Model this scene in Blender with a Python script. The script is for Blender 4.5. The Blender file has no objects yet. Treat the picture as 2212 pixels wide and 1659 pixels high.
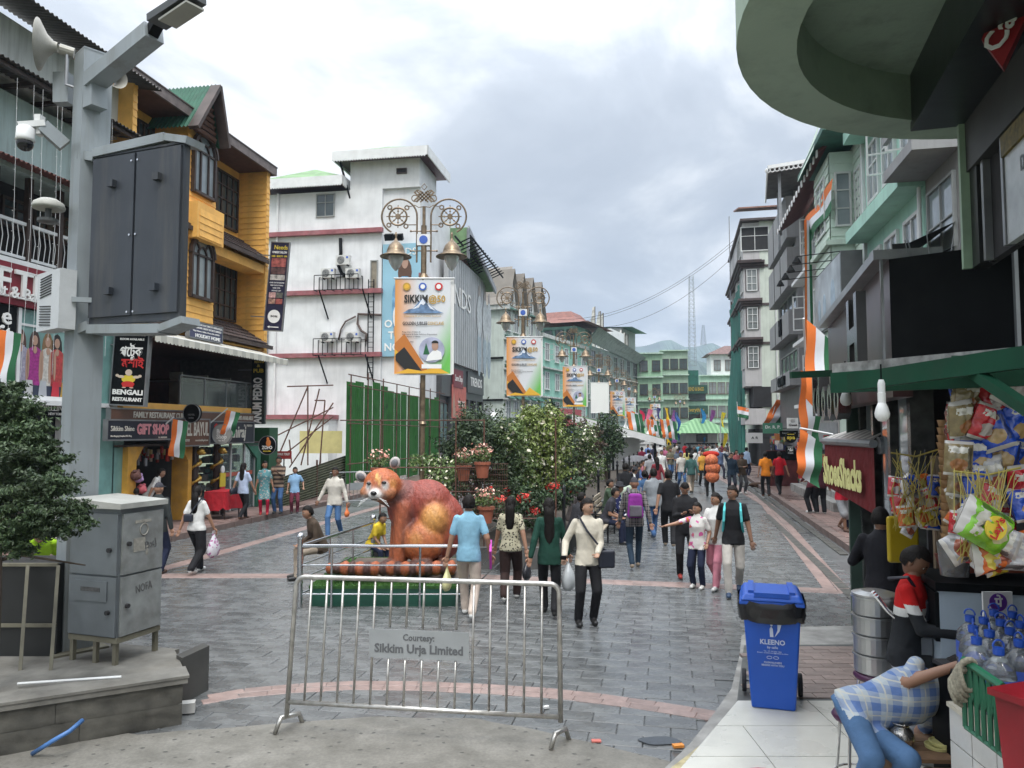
import bpy,math,random
import numpy as np
from mathutils import Vector,Matrix,noise as mnoise
from math import sin,cos,pi,atan,radians as R
SC=bpy.context.scene
COL=SC.collection
random.seed(7);np.random.seed(7)
F,U0,V0,CH=1630.0,1106.0,829.5,2.6
PITCH=atan(100.5/F)
cam_d=bpy.data.cameras.new('camera');cam=bpy.data.objects.new('camera',cam_d);COL.objects.link(cam)
cam_d.sensor_width=36;cam_d.lens=F/2212*36;cam_d.clip_start=.05;cam_d.clip_end=9000
cam.location=(0,0,CH);cam.rotation_euler=(pi/2+PITCH,0,0)
SC.camera=cam
W=bpy.data.worlds.new('World');SC.world=W;W.use_nodes=True
def build_world():
 nt=W.node_tree;N=nt.nodes;L=nt.links;N.clear()
 def n(t,**k):
  x=N.new(t)
  for a,b in k.items():setattr(x,a,b)
  return x
 out=n('ShaderNodeOutputWorld')
 sky=n('ShaderNodeTexSky');sky.sky_type='NISHITA';sky.sun_disc=False
 sky.sun_elevation=R(58);sky.sun_rotation=R(200);sky.air_density=1.2;sky.dust_density=2
 bg1=n('ShaderNodeBackground');bg1.inputs[1].default_value=.13
 L.new(sky.outputs[0],bg1.inputs[0])
 tc=n('ShaderNodeTexCoord')
 sep=n('ShaderNodeSeparateXYZ');L.new(tc.outputs['Generated'],sep.inputs[0])
 mz=n('ShaderNodeMath',operation='MAXIMUM');L.new(sep.outputs[2],mz.inputs[0]);mz.inputs[1].default_value=0.0
 ad=n('ShaderNodeMath',operation='ADD');L.new(mz.outputs[0],ad.inputs[0]);ad.inputs[1].default_value=.38
 dx=n('ShaderNodeMath',operation='DIVIDE');L.new(sep.outputs[0],dx.inputs[0]);L.new(ad.outputs[0],dx.inputs[1])
 dy=n('ShaderNodeMath',operation='DIVIDE');L.new(sep.outputs[1],dy.inputs[0]);L.new(ad.outputs[0],dy.inputs[1])
 cmb=n('ShaderNodeCombineXYZ');L.new(dx.outputs[0],cmb.inputs[0]);L.new(dy.outputs[0],cmb.inputs[1]);L.new(sep.outputs[2],cmb.inputs[2])
 no=n('ShaderNodeTexNoise');no.inputs['Scale'].default_value=2.1;no.inputs['Detail'].default_value=9;no.inputs['Roughness'].default_value=.56
 no.inputs['Distortion'].default_value=.35
 L.new(cmb.outputs[0],no.inputs['Vector'])
 no2=n('ShaderNodeTexNoise');no2.inputs['Scale'].default_value=.8;no2.inputs['Detail'].default_value=3
 mp=n('ShaderNodeMapping');mp.inputs['Location'].default_value=(3.1,1.7,.4);L.new(cmb.outputs[0],mp.inputs[0]);L.new(mp.outputs[0],no2.inputs['Vector'])
 r1=n('ShaderNodeValToRGB');L.new(no.outputs[0],r1.inputs[0])
 e=r1.color_ramp;e.elements[0].position=.38;e.elements[0].color=(.54,.58,.635,1)
 e.elements[1].position=.60;e.elements[1].color=(1.16,1.15,1.14,1)
 m=e.elements.new(.47);m.color=(.64,.68,.73,1)
 m=e.elements.new(.52);m.color=(.80,.83,.86,1)
 r2=n('ShaderNodeValToRGB');L.new(no2.outputs[0],r2.inputs[0])
 r2.color_ramp.elements[0].position=.35;r2.color_ramp.elements[0].color=(.82,.84,.87,1)
 r2.color_ramp.elements[1].position=.62;r2.color_ramp.elements[1].color=(1.08,1.07,1.05,1)
 mx=n('ShaderNodeMix',data_type='RGBA',blend_type='MULTIPLY');mx.inputs[0].default_value=1
 L.new(r1.outputs[0],mx.inputs[6]);L.new(r2.outputs[0],mx.inputs[7])
 sq=n('ShaderNodeMath',operation='POWER');L.new(mz.outputs[0],sq.inputs[0]);sq.inputs[1].default_value=3
 el=n('ShaderNodeMath',operation='MULTIPLY_ADD');L.new(sq.outputs[0],el.inputs[0]);el.inputs[1].default_value=5.5;el.inputs[2].default_value=.86
 mz2=n('ShaderNodeMix',data_type='RGBA',blend_type='MULTIPLY');mz2.inputs[0].default_value=1;L.new(mx.outputs[2],mz2.inputs[6]);L.new(el.outputs[0],mz2.inputs[7])
 bg2=n('ShaderNodeBackground');L.new(mz2.outputs[2],bg2.inputs[0]);bg2.inputs[1].default_value=.70
 mixs=n('ShaderNodeMixShader');mixs.inputs[0].default_value=.93
 L.new(bg1.outputs[0],mixs.inputs[1]);L.new(bg2.outputs[0],mixs.inputs[2]);L.new(mixs.outputs[0],out.inputs[0])
build_world()
sun_d=bpy.data.lights.new('sun','SUN');sun_d.energy=1.5;sun_d.angle=R(16);sun_d.color=(1,.965,.92)
sun=bpy.data.objects.new('sun',sun_d);COL.objects.link(sun);sun.rotation_euler=(R(32),R(-6),R(20))
SC.view_settings.view_transform='Standard';SC.view_settings.look='None'
SC.view_settings.gamma=1;SC.view_settings.use_curve_mapping=False;SC.view_settings.exposure=0.6
SC.cycles.max_bounces=6;SC.cycles.diffuse_bounces=3;SC.cycles.glossy_bounces=3;SC.cycles.transmission_bounces=5
SC.cycles.transparent_max_bounces=12;SC.cycles.use_denoising=True;SC.cycles.caustics_reflective=False;SC.cycles.caustics_refractive=False
def ray(u,v):
 x=(u-U0)/F;y=(V0-v)/F
 return Vector((x,cos(PITCH)-y*sin(PITCH),sin(PITCH)+y*cos(PITCH)))
def at(u,v,Y):
 d=ray(u,v);t=Y/d.y
 return Vector((d.x*t,Y,CH+d.z*t))
def gp(u,v,z=0.0):
 d=ray(u,v);t=(z-CH)/d.z
 return Vector((d.x*t,d.y*t,z))
def Zat(v,Y):return at(U0,v,Y).z
MC={}
def nodes(name):
 m=bpy.data.materials.new(name);m.use_nodes=True
 nt=m.node_tree
 return m,nt,nt.nodes,nt.links,nt.nodes['Principled BSDF']
def mat(name,c,rough=.6,metal=0.,var=.12,scale=3.,bump=.0,bscale=40.,dirt=0.,dirtc=(.05,.045,.04),streak=False,spec=.5,emit=None,alpha=None,trans=0.,rvar=.0,island=0.,coat=0.):
 if name in MC:return MC[name]
 m,nt,N,L,P=nodes(name);MC[name]=m
 P.inputs['Roughness'].default_value=rough;P.inputs['Metallic'].default_value=metal
 P.inputs['Specular IOR Level'].default_value=spec
 if coat:P.inputs['Coat Weight'].default_value=coat
 if trans:P.inputs['Transmission Weight'].default_value=trans
 if alpha is not None:P.inputs['Alpha'].default_value=alpha
 c=tuple(c)+(1,)
 src=None
 if var or dirt or bump:
  tc=N.new('ShaderNodeTexCoord')
 if var:
  no=N.new('ShaderNodeTexNoise');no.inputs['Scale'].default_value=scale;no.inputs['Detail'].default_value=5
  L.new(tc.outputs['Object'],no.inputs['Vector'])
  r=N.new('ShaderNodeValToRGB');L.new(no.outputs[0],r.inputs[0])
  r.color_ramp.elements[0].position=.3;r.color_ramp.elements[1].position=.7
  r.color_ramp.elements[0].color=tuple(x*(1-var)for x in c[:3])+(1,)
  r.color_ramp.elements[1].color=tuple(min(1,x*(1+var))for x in c[:3])+(1,)
  src=r.outputs[0]
  if rvar:
   mr=N.new('ShaderNodeMapRange');L.new(no.outputs[0],mr.inputs[0]);mr.inputs[1].default_value=.3;mr.inputs[2].default_value=.7
   mr.inputs[3].default_value=max(.02,rough-rvar);mr.inputs[4].default_value=rough+rvar;L.new(mr.outputs[0],P.inputs['Roughness'])
 if island:
  g=N.new('ShaderNodeNewGeometry');oi=N.new('ShaderNodeObjectInfo')
  a=N.new('ShaderNodeMath');a.operation='ADD';L.new(g.outputs['Random Per Island'],a.inputs[0]);L.new(oi.outputs['Random'],a.inputs[1])
  fr=N.new('ShaderNodeMath');fr.operation='FRACT';L.new(a.outputs[0],fr.inputs[0])
  mr=N.new('ShaderNodeMapRange');L.new(fr.outputs[0],mr.inputs[0]);mr.inputs[3].default_value=1-island;mr.inputs[4].default_value=1+island
  mu=N.new('ShaderNodeMix');mu.data_type='RGBA';mu.blend_type='MULTIPLY';mu.inputs[0].default_value=1
  if src:L.new(src,mu.inputs[6])
  else:mu.inputs[6].default_value=c
  L.new(mr.outputs[0],mu.inputs[7]);src=mu.outputs[2]
 if dirt:
  n2=N.new('ShaderNodeTexNoise');n2.inputs['Scale'].default_value=1.6 if not streak else 2.2;n2.inputs['Detail'].default_value=8;n2.inputs['Roughness'].default_value=.7
  if streak:
   mp=N.new('ShaderNodeMapping');mp.inputs['Scale'].default_value=(1.6,1.6,.13);L.new(tc.outputs['Object'],mp.inputs[0]);L.new(mp.outputs[0],n2.inputs['Vector'])
  else:L.new(tc.outputs['Object'],n2.inputs['Vector'])
  mr=N.new('ShaderNodeMapRange');L.new(n2.outputs[0],mr.inputs[0]);mr.inputs[1].default_value=.48;mr.inputs[2].default_value=.75;mr.inputs[3].default_value=0;mr.inputs[4].default_value=dirt
  mu=N.new('ShaderNodeMix');mu.data_type='RGBA';L.new(mr.outputs[0],mu.inputs[0])
  if src:L.new(src,mu.inputs[6])
  else:mu.inputs[6].default_value=c
  mu.inputs[7].default_value=tuple(dirtc)+(1,);src=mu.outputs[2]
 if src:L.new(src,P.inputs['Base Color'])
 else:P.inputs['Base Color'].default_value=c
 if bump:
  n3=N.new('ShaderNodeTexNoise');n3.inputs['Scale'].default_value=bscale;n3.inputs['Detail'].default_value=4
  L.new(tc.outputs['Object'],n3.inputs['Vector'])
  b=N.new('ShaderNodeBump');b.inputs['Strength'].default_value=bump;b.inputs['Distance'].default_value=.01
  L.new(n3.outputs[0],b.inputs['Height']);L.new(b.outputs[0],P.inputs['Normal'])
 if emit:P.inputs['Emission Color'].default_value=tuple(emit[:3])+(1,);P.inputs['Emission Strength'].default_value=emit[3]
 return m
def glassy(name,c=(.06,.08,.085),rough=.06):
 return mat(name,c,rough=rough,var=.35,scale=.9,spec=.8)
def waves(name,c1,c2,axis,sc,rough=.6,bump=0.,metal=0,duty=.5,coord='Object'):
 0
 if name in MC:return MC[name]
 m,nt,N,L,P=nodes(name);MC[name]=m
 tc=N.new('ShaderNodeTexCoord');s=N.new('ShaderNodeSeparateXYZ');L.new(tc.outputs[coord],s.inputs[0])
 mu=N.new('ShaderNodeMath');mu.operation='MULTIPLY';L.new(s.outputs[axis],mu.inputs[0]);mu.inputs[1].default_value=sc
 fr=N.new('ShaderNodeMath');fr.operation='FRACT';L.new(mu.outputs[0],fr.inputs[0])
 g=N.new('ShaderNodeMath');g.operation='GREATER_THAN';L.new(fr.outputs[0],g.inputs[0]);g.inputs[1].default_value=duty
 mx=N.new('ShaderNodeMix');mx.data_type='RGBA';L.new(g.outputs[0],mx.inputs[0]);mx.inputs[6].default_value=tuple(c1)+(1,);mx.inputs[7].default_value=tuple(c2)+(1,)
 L.new(mx.outputs[2],P.inputs['Base Color']);P.inputs['Roughness'].default_value=rough;P.inputs['Metallic'].default_value=metal
 return m
def cloth_pattern(name,kind,c1,c2,c3=None,sc=12.,ax=2):
 if name in MC:return MC[name]
 m,nt,N,L,P=nodes(name);MC[name]=m;P.inputs['Roughness'].default_value=.85
 P.inputs['Specular IOR Level'].default_value=.25
 tc=N.new('ShaderNodeTexCoord')
 def band(axis,s,duty,off=0.):
  sp=N.new('ShaderNodeSeparateXYZ');L.new(tc.outputs['Object'],sp.inputs[0])
  mu=N.new('ShaderNodeMath');mu.operation='MULTIPLY_ADD';L.new(sp.outputs[axis],mu.inputs[0]);mu.inputs[1].default_value=s;mu.inputs[2].default_value=off
  fr=N.new('ShaderNodeMath');fr.operation='FRACT';L.new(mu.outputs[0],fr.inputs[0])
  g=N.new('ShaderNodeMath');g.operation='LESS_THAN';L.new(fr.outputs[0],g.inputs[0]);g.inputs[1].default_value=duty
  return g.outputs[0]
 def mixc(f,a,b):
  mx=N.new('ShaderNodeMix');mx.data_type='RGBA';L.new(f,mx.inputs[0])
  for i,x in((6,a),(7,b)):
   if isinstance(x,tuple):mx.inputs[i].default_value=x[:3]+(1,)
   else:L.new(x,mx.inputs[i])
  return mx.outputs[2]
 if kind=='plaid':
  a=band(0,sc,.45);b=band(ax,sc,.45);c=band(0,sc,.07,.3);d=band(ax,sc,.07,.3)
  s=N.new('ShaderNodeMath');s.operation='ADD';L.new(a,s.inputs[0]);L.new(b,s.inputs[1])
  h=N.new('ShaderNodeMath');h.operation='MULTIPLY';L.new(s.outputs[0],h.inputs[0]);h.inputs[1].default_value=.5
  col=mixc(h.outputs[0],c1,c2);col=mixc(c,col,c3 or c1);col=mixc(d,col,c3 or c1)
 elif kind=='stripe':
  col=mixc(band(2,sc,.5),c1,c2)
  if c3:col=mixc(band(2,sc/2.,.2,.1),col,c3)
 elif kind=='flower':
  vo=N.new('ShaderNodeTexVoronoi');vo.inputs['Scale'].default_value=sc;L.new(tc.outputs['Object'],vo.inputs['Vector'])
  no=N.new('ShaderNodeTexNoise');no.inputs['Scale'].default_value=sc*1.6;L.new(tc.outputs['Object'],no.inputs['Vector'])
  ad=N.new('ShaderNodeMath');ad.operation='ADD';L.new(vo.outputs['Distance'],ad.inputs[0]);L.new(no.outputs[0],ad.inputs[1])
  g=N.new('ShaderNodeMath');g.operation='LESS_THAN';L.new(ad.outputs[0],g.inputs[0]);g.inputs[1].default_value=.86
  col=mixc(g.outputs[0],c1,c2)
  if c3:
   g2=N.new('ShaderNodeMath');g2.operation='LESS_THAN';L.new(ad.outputs[0],g2.inputs[0]);g2.inputs[1].default_value=.7;col=mixc(g2.outputs[0],col,c3)
 L.new(col,P.inputs['Base Color'])
 n3=N.new('ShaderNodeTexNoise');n3.inputs['Scale'].default_value=9;n3.inputs['Detail'].default_value=3;L.new(tc.outputs['Object'],n3.inputs['Vector'])
 b=N.new('ShaderNodeBump');b.inputs['Strength'].default_value=.5;b.inputs['Distance'].default_value=.03;L.new(n3.outputs[0],b.inputs['Height']);L.new(b.outputs[0],P.inputs['Normal'])
 return m
def cloth(c,tag='',rough=.85):
 nm='cloth_%s%s'%('_'.join('%02d'%int(x*99)for x in c),tag)
 if nm in MC:return MC[nm]
 m=mat(nm,c,rough=rough,var=.18,scale=6,bump=.55,bscale=8,spec=.25)
 for n in m.node_tree.nodes:
  if n.type=='BUMP':n.inputs['Distance'].default_value=.035
 return m
class MB:
 def __init__(s):s.v=[];s.f=[];s.m=[];s.M=None;s.mi=0;s.n=0
 def add(s,vs,fs,mi=None):
  if s.M is not None:vs=[s.M@Vector(p)for p in vs]
  s.v.extend([tuple(p)for p in vs]);k=s.n;s.n+=len(vs)
  s.f.extend([tuple(i+k for i in f)for f in fs]);s.m.extend([s.mi if mi is None else mi]*len(fs));return s
 def box(s,c,d,rz=0,rx=0,ry=0,mi=None,tap=1.):
  x,y,z=d[0]/2,d[1]/2,d[2]/2
  vs=[Vector((a*x*(tap if e>0 else 1),b*y*(tap if e>0 else 1),e*z))for e in(-1,1)for b in(-1,1)for a in(-1,1)]
  if rz or rx or ry:
   Rm=Matrix.Rotation(rz,3,'Z')@Matrix.Rotation(ry,3,'Y')@Matrix.Rotation(rx,3,'X');vs=[Rm@p for p in vs]
  c=Vector(c)
  return s.add([p+c for p in vs],[(0,2,3,1),(4,5,7,6),(0,1,5,4),(2,6,7,3),(0,4,6,2),(1,3,7,5)],mi)
 def bb(s,a,b,mi=None):
  return s.box([(p+q)/2 for p,q in zip(a,b)],[abs(q-p)for p,q in zip(a,b)],mi=mi)
 def bar(s,p,q,w,h=None,mi=None,up=None):
  0
  p,q=Vector(p),Vector(q);h=h or w;d=(q-p).normalized()
  up=Vector(up)if up else(Vector((0,0,1))if abs(d.z)<.95 else Vector((0,1,0)))
  a=d.cross(up).normalized()*w/2;b=a.cross(d).normalized()*h/2
  vs=[c+i*a+j*b for c in(p,q)for i,j in((-1,-1),(1,-1),(1,1),(-1,1))]
  return s.add(vs,[(0,1,2,3),(7,6,5,4),(0,4,5,1),(1,5,6,2),(2,6,7,3),(3,7,4,0)],mi)
 def tube(s,pts,r,n=8,mi=None,closed=False,cap=True):
  pts=[Vector(p)for p in pts];k=len(pts);rs=r if isinstance(r,(list,tuple))else[r]*k
  vs=[];fs=[];prev=None
  for i,p in enumerate(pts):
   if closed:t=pts[(i+1)%k]-pts[i-1]
   else:t=pts[min(i+1,k-1)]-pts[max(i-1,0)]
   t=t.normalized()if t.length>1e-9 else Vector((0,0,1))
   if prev is None:a=t.cross(Vector((0,0,1))if abs(t.z)<.9 else Vector((1,0,0))).normalized()
   else:
    a=prev-t*prev.dot(t);a=a.normalized()if a.length>1e-6 else t.orthogonal().normalized()
   prev=a;b=t.cross(a)
   vs+=[p+rs[i]*(cos(2*pi*j/n)*a+sin(2*pi*j/n)*b)for j in range(n)]
  for i in range(k if closed else k-1):
   o,q=i*n,((i+1)%k)*n
   fs+=[(o+j,o+(j+1)%n,q+(j+1)%n,q+j)for j in range(n)]
  if not closed and cap:fs+=[tuple(range(n))[::-1],tuple(range((k-1)*n,k*n))]
  return s.add(vs,fs,mi)
 def cyl(s,p,q,r,r2=None,n=12,mi=None):return s.tube([p,q],[r,r if r2 is None else r2],n,mi)
 def lathe(s,prof,c=(0,0,0),n=16,mi=None,ax='Z',cap=True,sx=1,sy=1):
  vs=[];k=len(prof)
  for r,z in prof:
   for j in range(n):
    a=2*pi*j/n;p=(r*cos(a)*sx,r*sin(a)*sy,z)
    if ax=='Y':p=(p[0],p[2],p[1])
    if ax=='X':p=(p[2],p[0],p[1])
    vs.append((p[0]+c[0],p[1]+c[1],p[2]+c[2]))
  fs=[(i*n+j,i*n+(j+1)%n,(i+1)*n+(j+1)%n,(i+1)*n+j)for i in range(k-1)for j in range(n)]
  if cap:fs+=[tuple(range(n))[::-1],tuple(range((k-1)*n,k*n))]
  return s.add(vs,fs,mi)
 def ball(s,c,r,n=12,m=8,mi=None):
  r=r if isinstance(r,(list,tuple))else(r,r,r)
  T=Matrix.Translation(Vector(c))@Matrix.Diagonal((r[0],r[1],r[2],1));o=s.M;s.M=T if o is None else o@T
  s.lathe([(sin(pi*i/m)+1e-4,-cos(pi*i/m))for i in range(m+1)],(0,0,0),n,mi);s.M=o;return s
 def prism(s,poly,z0,z1,mi=None,plane='XY'):
  0
  def P(p,z):return{'XY':(p[0],p[1],z),'XZ':(p[0],z,p[1]),'YZ':(z,p[0],p[1])}[plane]
  n=len(poly);vs=[P(p,z0)for p in poly]+[P(p,z1)for p in poly]
  return s.add(vs,[tuple(range(n))[::-1],tuple(range(n,2*n))]+[(i,(i+1)%n,n+(i+1)%n,n+i)for i in range(n)],mi)
 def quad(s,a,b,c,d,mi=None):return s.add([a,b,c,d],[(0,1,2,3)],mi)
 def text(s,t,size,M,mi=None,ext=.004,width=None,bold=0.,sx=1.,sh=0.,align='CENTER'):
  vs,fs=text_geo(t,bold,ext/size if size else 0,sh,align)
  if not vs:return s
  k=size*sx
  if width:
   xs=[p[0]for p in vs];k=width/max(1e-6,(max(xs)-min(xs)))
  S=M@Matrix.Diagonal((k,size,size,1));o=s.M
  s.M=S if o is None else o@S
  s.add(vs,fs,mi);s.M=o;return s
 def build(s,name,mats,parent=None,loc=None,rz=None,smooth=False,fix=True):
  me=bpy.data.meshes.new(name);me.from_pydata(s.v,[],s.f)
  if not isinstance(mats,(list,tuple)):mats=[mats]
  for x in mats:
   if x:me.materials.append(x)
  if len(mats)>1:me.polygons.foreach_set('material_index',s.m)
  me.update()
  if fix:fixn(me)
  if smooth:me.polygons.foreach_set('use_smooth',[True]*len(me.polygons))
  return link(name,me,parent,loc,rz)
import bmesh
def fixn(me):
 b=bmesh.new();b.from_mesh(me);bmesh.ops.recalc_face_normals(b,faces=b.faces);b.to_mesh(me);b.free()
def link(name,data,parent=None,loc=None,rz=None,rot=None):
 o=bpy.data.objects.new(name,data);COL.objects.link(o)
 if parent is not None:o.parent=parent
 if loc is not None:o.location=loc
 if rz is not None:o.rotation_euler=(0,0,rz)
 if rot is not None:o.rotation_euler=rot
 return o
def tag(o,label,cat,group=None,kind=None):
 o['label']=label;o['category']=cat
 if group:o['group']=group
 if kind:o['kind']=kind
 return o
def thing(name,label,cat,loc=(0,0,0),rz=0,group=None):
 return tag(link(name,None,None,loc,rz),label,cat,group)
def struct(o):o['kind']='structure';return o
def copy_tree(o,parent=None):
 c=o.copy();COL.objects.link(c);c.parent=parent
 for ch in list(o.children):copy_tree(ch,c)
 return c
def dup(root,loc,rz,label,scale=None):
 c=copy_tree(root);c.location=loc;c.rotation_euler=(0,0,rz);c['label']=label
 if scale:c.scale=(scale,)*3
 return c
TG={}
def text_geo(t,bold,ext,sh,align):
 k=(t,bold,round(ext,4),sh,align)
 if k in TG:return TG[k]
 cu=bpy.data.curves.new('t','FONT');cu.body=t;cu.size=1;cu.align_x=align;cu.align_y='CENTER';cu.offset=bold;cu.extrude=ext/2
 cu.resolution_u=2;cu.shear=sh
 ob=bpy.data.objects.new('t',cu)
 me=bpy.data.meshes.new_from_object(ob)
 vs=[tuple(v.co)for v in me.vertices];fs=[tuple(p.vertices)for p in me.polygons]
 bpy.data.objects.remove(ob);bpy.data.meshes.remove(me);bpy.data.curves.remove(cu)
 TG[k]=(vs,fs);return TG[k]
def TX(loc,face='S',tilt=0.):
 0
 B={'S':Matrix.Rotation(pi/2,4,'X'),'E':Matrix.Rotation(pi/2,4,'Z')@Matrix.Rotation(pi/2,4,'X'),'W':Matrix.Rotation(-pi/2,4,'Z')@Matrix.Rotation(pi/2,4,'X')}[face]
 return Matrix.Translation(Vector(loc))@B@Matrix.Rotation(tilt,4,'Z')
def rnd(a,b):return random.uniform(a,b)
def jit(c,k=.15):return tuple(min(.95,max(.01,x*rnd(1-k,1+k)))for x in c)
AL,AR,AS=atan(.176),atan(.22),atan(.205)
def XL(Y):return-9.0+.176*(Y-22.4)
def XR(Y):return 11.0+.22*(Y-23.5)
def KL(Y):return-8.1+.176*(Y-17.3)
def KR(Y):return 7.1+.22*(Y-15.7)
def Lf(u):
 k=(u-U0)/F;return(-9.0-.176*22.4)/(k-.176)
def Rf(u):
 k=(u-U0)/F;return(11.0-.22*23.5)/(k-.22)
NEAR=[(-14,7.6),(-5,7.2),(-3.2,6.62),(-1.3,7.02),(-.3,6.98),(.6,6.5),(1.37,6.0),(1.6,5.7),(9,5.5)]
RIGHT=[(4,1.2),(6.35,1.45),(7.15,1.97),(9.1,2.8),(9.5,4.4),(10.5,5.9)]
def lerp(T,x):
 for(a,b),(c,d)in zip(T,T[1:]):
  if x<=c:return b+(d-b)*max(0,(x-a))/(c-a)
 return T[-1][1]
slate=mat('slate',(.112,.117,.118),rough=.27,var=.22,scale=5,bump=.3,bscale=22,dirt=.3,dirtc=(.17,.17,.16),spec=.6,rvar=.1,island=.19)
pinkm=mat('pink_stone',(.26,.185,.165),rough=.42,var=.2,scale=8,bump=.3,bscale=30,dirt=.4,dirtc=(.2,.19,.18),island=.15)
paver=mat('red_paver',(.23,.15,.13),rough=.6,var=.25,scale=5,bump=.3,bscale=50,dirt=.5,dirtc=(.12,.1,.09),island=.2)
grout=mat('grout',(.075,.08,.078),rough=.6,var=.3,scale=9,bump=.4,bscale=60)
kerbm=mat('kerb_stone',(.17,.12,.105),rough=.6,var=.25,scale=6,bump=.4,bscale=30,dirt=.4)
grate=mat('drain_metal',(.07,.068,.06),rough=.6,var=.3,scale=8,bump=.3)
def far_bricks(name,c1,c2,mort,sx,sy,rz):
 m,nt,N,L,P=nodes(name)
 tc=N.new('ShaderNodeTexCoord');mp=N.new('ShaderNodeMapping');mp.inputs['Rotation'].default_value=(0,0,rz);L.new(tc.outputs['Object'],mp.inputs[0])
 b=N.new('ShaderNodeTexBrick');L.new(mp.outputs[0],b.inputs['Vector']);b.inputs['Scale'].default_value=1;b.inputs['Brick Width'].default_value=sx;b.inputs['Row Height'].default_value=sy
 b.inputs['Mortar Size'].default_value=.008;b.inputs['Color1'].default_value=c1+(1,);b.inputs['Color2'].default_value=c2+(1,);b.inputs['Mortar'].default_value=mort+(1,)
 no=N.new('ShaderNodeTexNoise');no.inputs['Scale'].default_value=.6;no.inputs['Detail'].default_value=8;L.new(tc.outputs['Object'],no.inputs['Vector'])
 r=N.new('ShaderNodeMapRange');L.new(no.outputs[0],r.inputs[0]);r.inputs[1].default_value=.35;r.inputs[2].default_value=.7;r.inputs[3].default_value=.75;r.inputs[4].default_value=1.3
 mu=N.new('ShaderNodeMix');mu.data_type='RGBA';mu.blend_type='MULTIPLY';mu.inputs[0].default_value=1;L.new(b.outputs[0],mu.inputs[6]);L.new(r.outputs[0],mu.inputs[7])
 L.new(mu.outputs[2],P.inputs['Base Color'])
 r2=N.new('ShaderNodeMapRange');L.new(no.outputs[0],r2.inputs[0]);r2.inputs[1].default_value=.35;r2.inputs[2].default_value=.7;r2.inputs[3].default_value=.24;r2.inputs[4].default_value=.42
 L.new(r2.outputs[0],P.inputs['Roughness']);P.inputs['Specular IOR Level'].default_value=.6
 return m
def sheet(name,poly,z0,z1,m,label=None):
 o=MB().prism(poly,z0,z1).build(name,m);return struct(o)
earth=mat('earth',(.10,.12,.07),rough=.9,var=.3,scale=.05)
struct(MB().box((0,1500,-.3),(9000,9000,.3)).build('ground',earth))
sfar=far_bricks('slate_far',(.105,.110,.112),(.128,.133,.134),(.07,.075,.075),.45,.25,AS)
street_poly=[(-14,-3),(-14,7.5),(KL(7.5)-3,7.5),(KL(14),14),(KL(60),60),(KL(135),135),(KR(135),135),(KR(60),60),(KR(9),9),(6,-3)]
street=sheet('street',street_poly,-.14,-.012,sfar)
def tile_mesh(w,d,h=.03,gap=.008,ch=.005):
 mb=MB();x,y=w/2-gap,d/2-gap;X,Y=w/2-gap+ch,d/2-gap+ch
 vs=[(-X,-Y,-h),(X,-Y,-h),(X,Y,-h),(-X,Y,-h),(-X,-Y,-ch),(X,-Y,-ch),(X,Y,-ch),(-X,Y,-ch),(-x,-y,0),(x,-y,0),(x,y,0),(-x,y,0)]
 fs=[(i,(i+1)%4,4+(i+1)%4,4+i)for i in range(4)]+[(4+i,4+(i+1)%4,8+(i+1)%4,8+i)for i in range(4)]+[(8,9,10,11)]
 mb.add(vs,fs);return mb
def tiles(name,test,w,d,ang,m,parent,n_single,zoff=0.,box=(-14,16,5,24),bond=.5,tilt=.006,zj=.0025):
 A=Vector((cos(ang),-sin(ang),0));D=Vector((sin(ang),cos(ang),0));T=[]
 r=40
 for j in range(-60,int(60/d)):
  for i in range(int(-r/w),int(r/w)):
   c=A*((i+(j%2)*bond)*w)+D*(j*d)
   if box[0]<c.x<box[1]and box[2]<c.y<box[3]and test(c.x,c.y)and abs(c.x/c.y)<.8:T.append(c)
 T.sort(key=lambda c:c.length)
 tm=tile_mesh(w,d);one=tm.build(name,m,parent,fix=True)
 me=one.data;bpy.data.objects.remove(one)
 mb=MB()
 for k,c in enumerate(T):
  M=Matrix.Translation(c+Vector((0,0,zoff+rnd(-zj,zj))))@Matrix.Rotation(-ang,4,'Z')@Matrix.Rotation(rnd(-tilt,tilt),4,'X')@Matrix.Rotation(rnd(-tilt,tilt),4,'Y')
  if k<n_single:
   o=bpy.data.objects.new(name,me);COL.objects.link(o);o.parent=parent;o.matrix_local=M
  else:
   mb.M=M;mb.add(tm.v,tm.f)
 if mb.n:
  o=mb.build(name+'s_beyond',m,parent);o['kind']='stuff'
def in_st(x,y):
 return y>lerp(NEAR,x)-.15 and x>KL(y)-.1 and x<(KR(y)-.62 if y>10.5 else lerp(RIGHT,y))
tiles('paving_tile',in_st,.46,.235,AS,slate,street,300)
def course(pts,w,l):
 mb=MB();tm=tile_mesh(l,w,gap=.005)
 for p,q in zip(pts,pts[1:]):
  p=Vector(p).to_3d();q=Vector(q).to_3d();d=q-p;n=max(1,round(d.length/l));a=math.atan2(d.y,d.x)
  for i in range(n):
   c=p+d*((i+.5)/n);c.z=.006+rnd(-.001,.001)
   mb.M=Matrix.Translation(c)@Matrix.Rotation(a,4,'Z')@Matrix.Diagonal((d.length/n/l,1,1,1));mb.add(tm.v,tm.f)
 o=mb.build('pink_course',pinkm,street);o['kind']='stuff';return o
arc=[gp(u,v).xy for u,v in((440,1514),(520,1500),(640,1489),(760,1483),(900,1484),(1040,1490),(1180,1499),(1300,1512),(1420,1529),(1585,1556))]
course([(p.x,p.y+.1)for p in arc],.13,.3);course([(p.x,p.y-.045)for p in arc],.13,.3)
for dy in(0,.2):course([gp(200,1246).xy+Vector((0,dy)),gp(1000,1247).xy+Vector((0,dy)),gp(1815,1280).xy+Vector((0,dy))],.19,.3)
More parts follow.
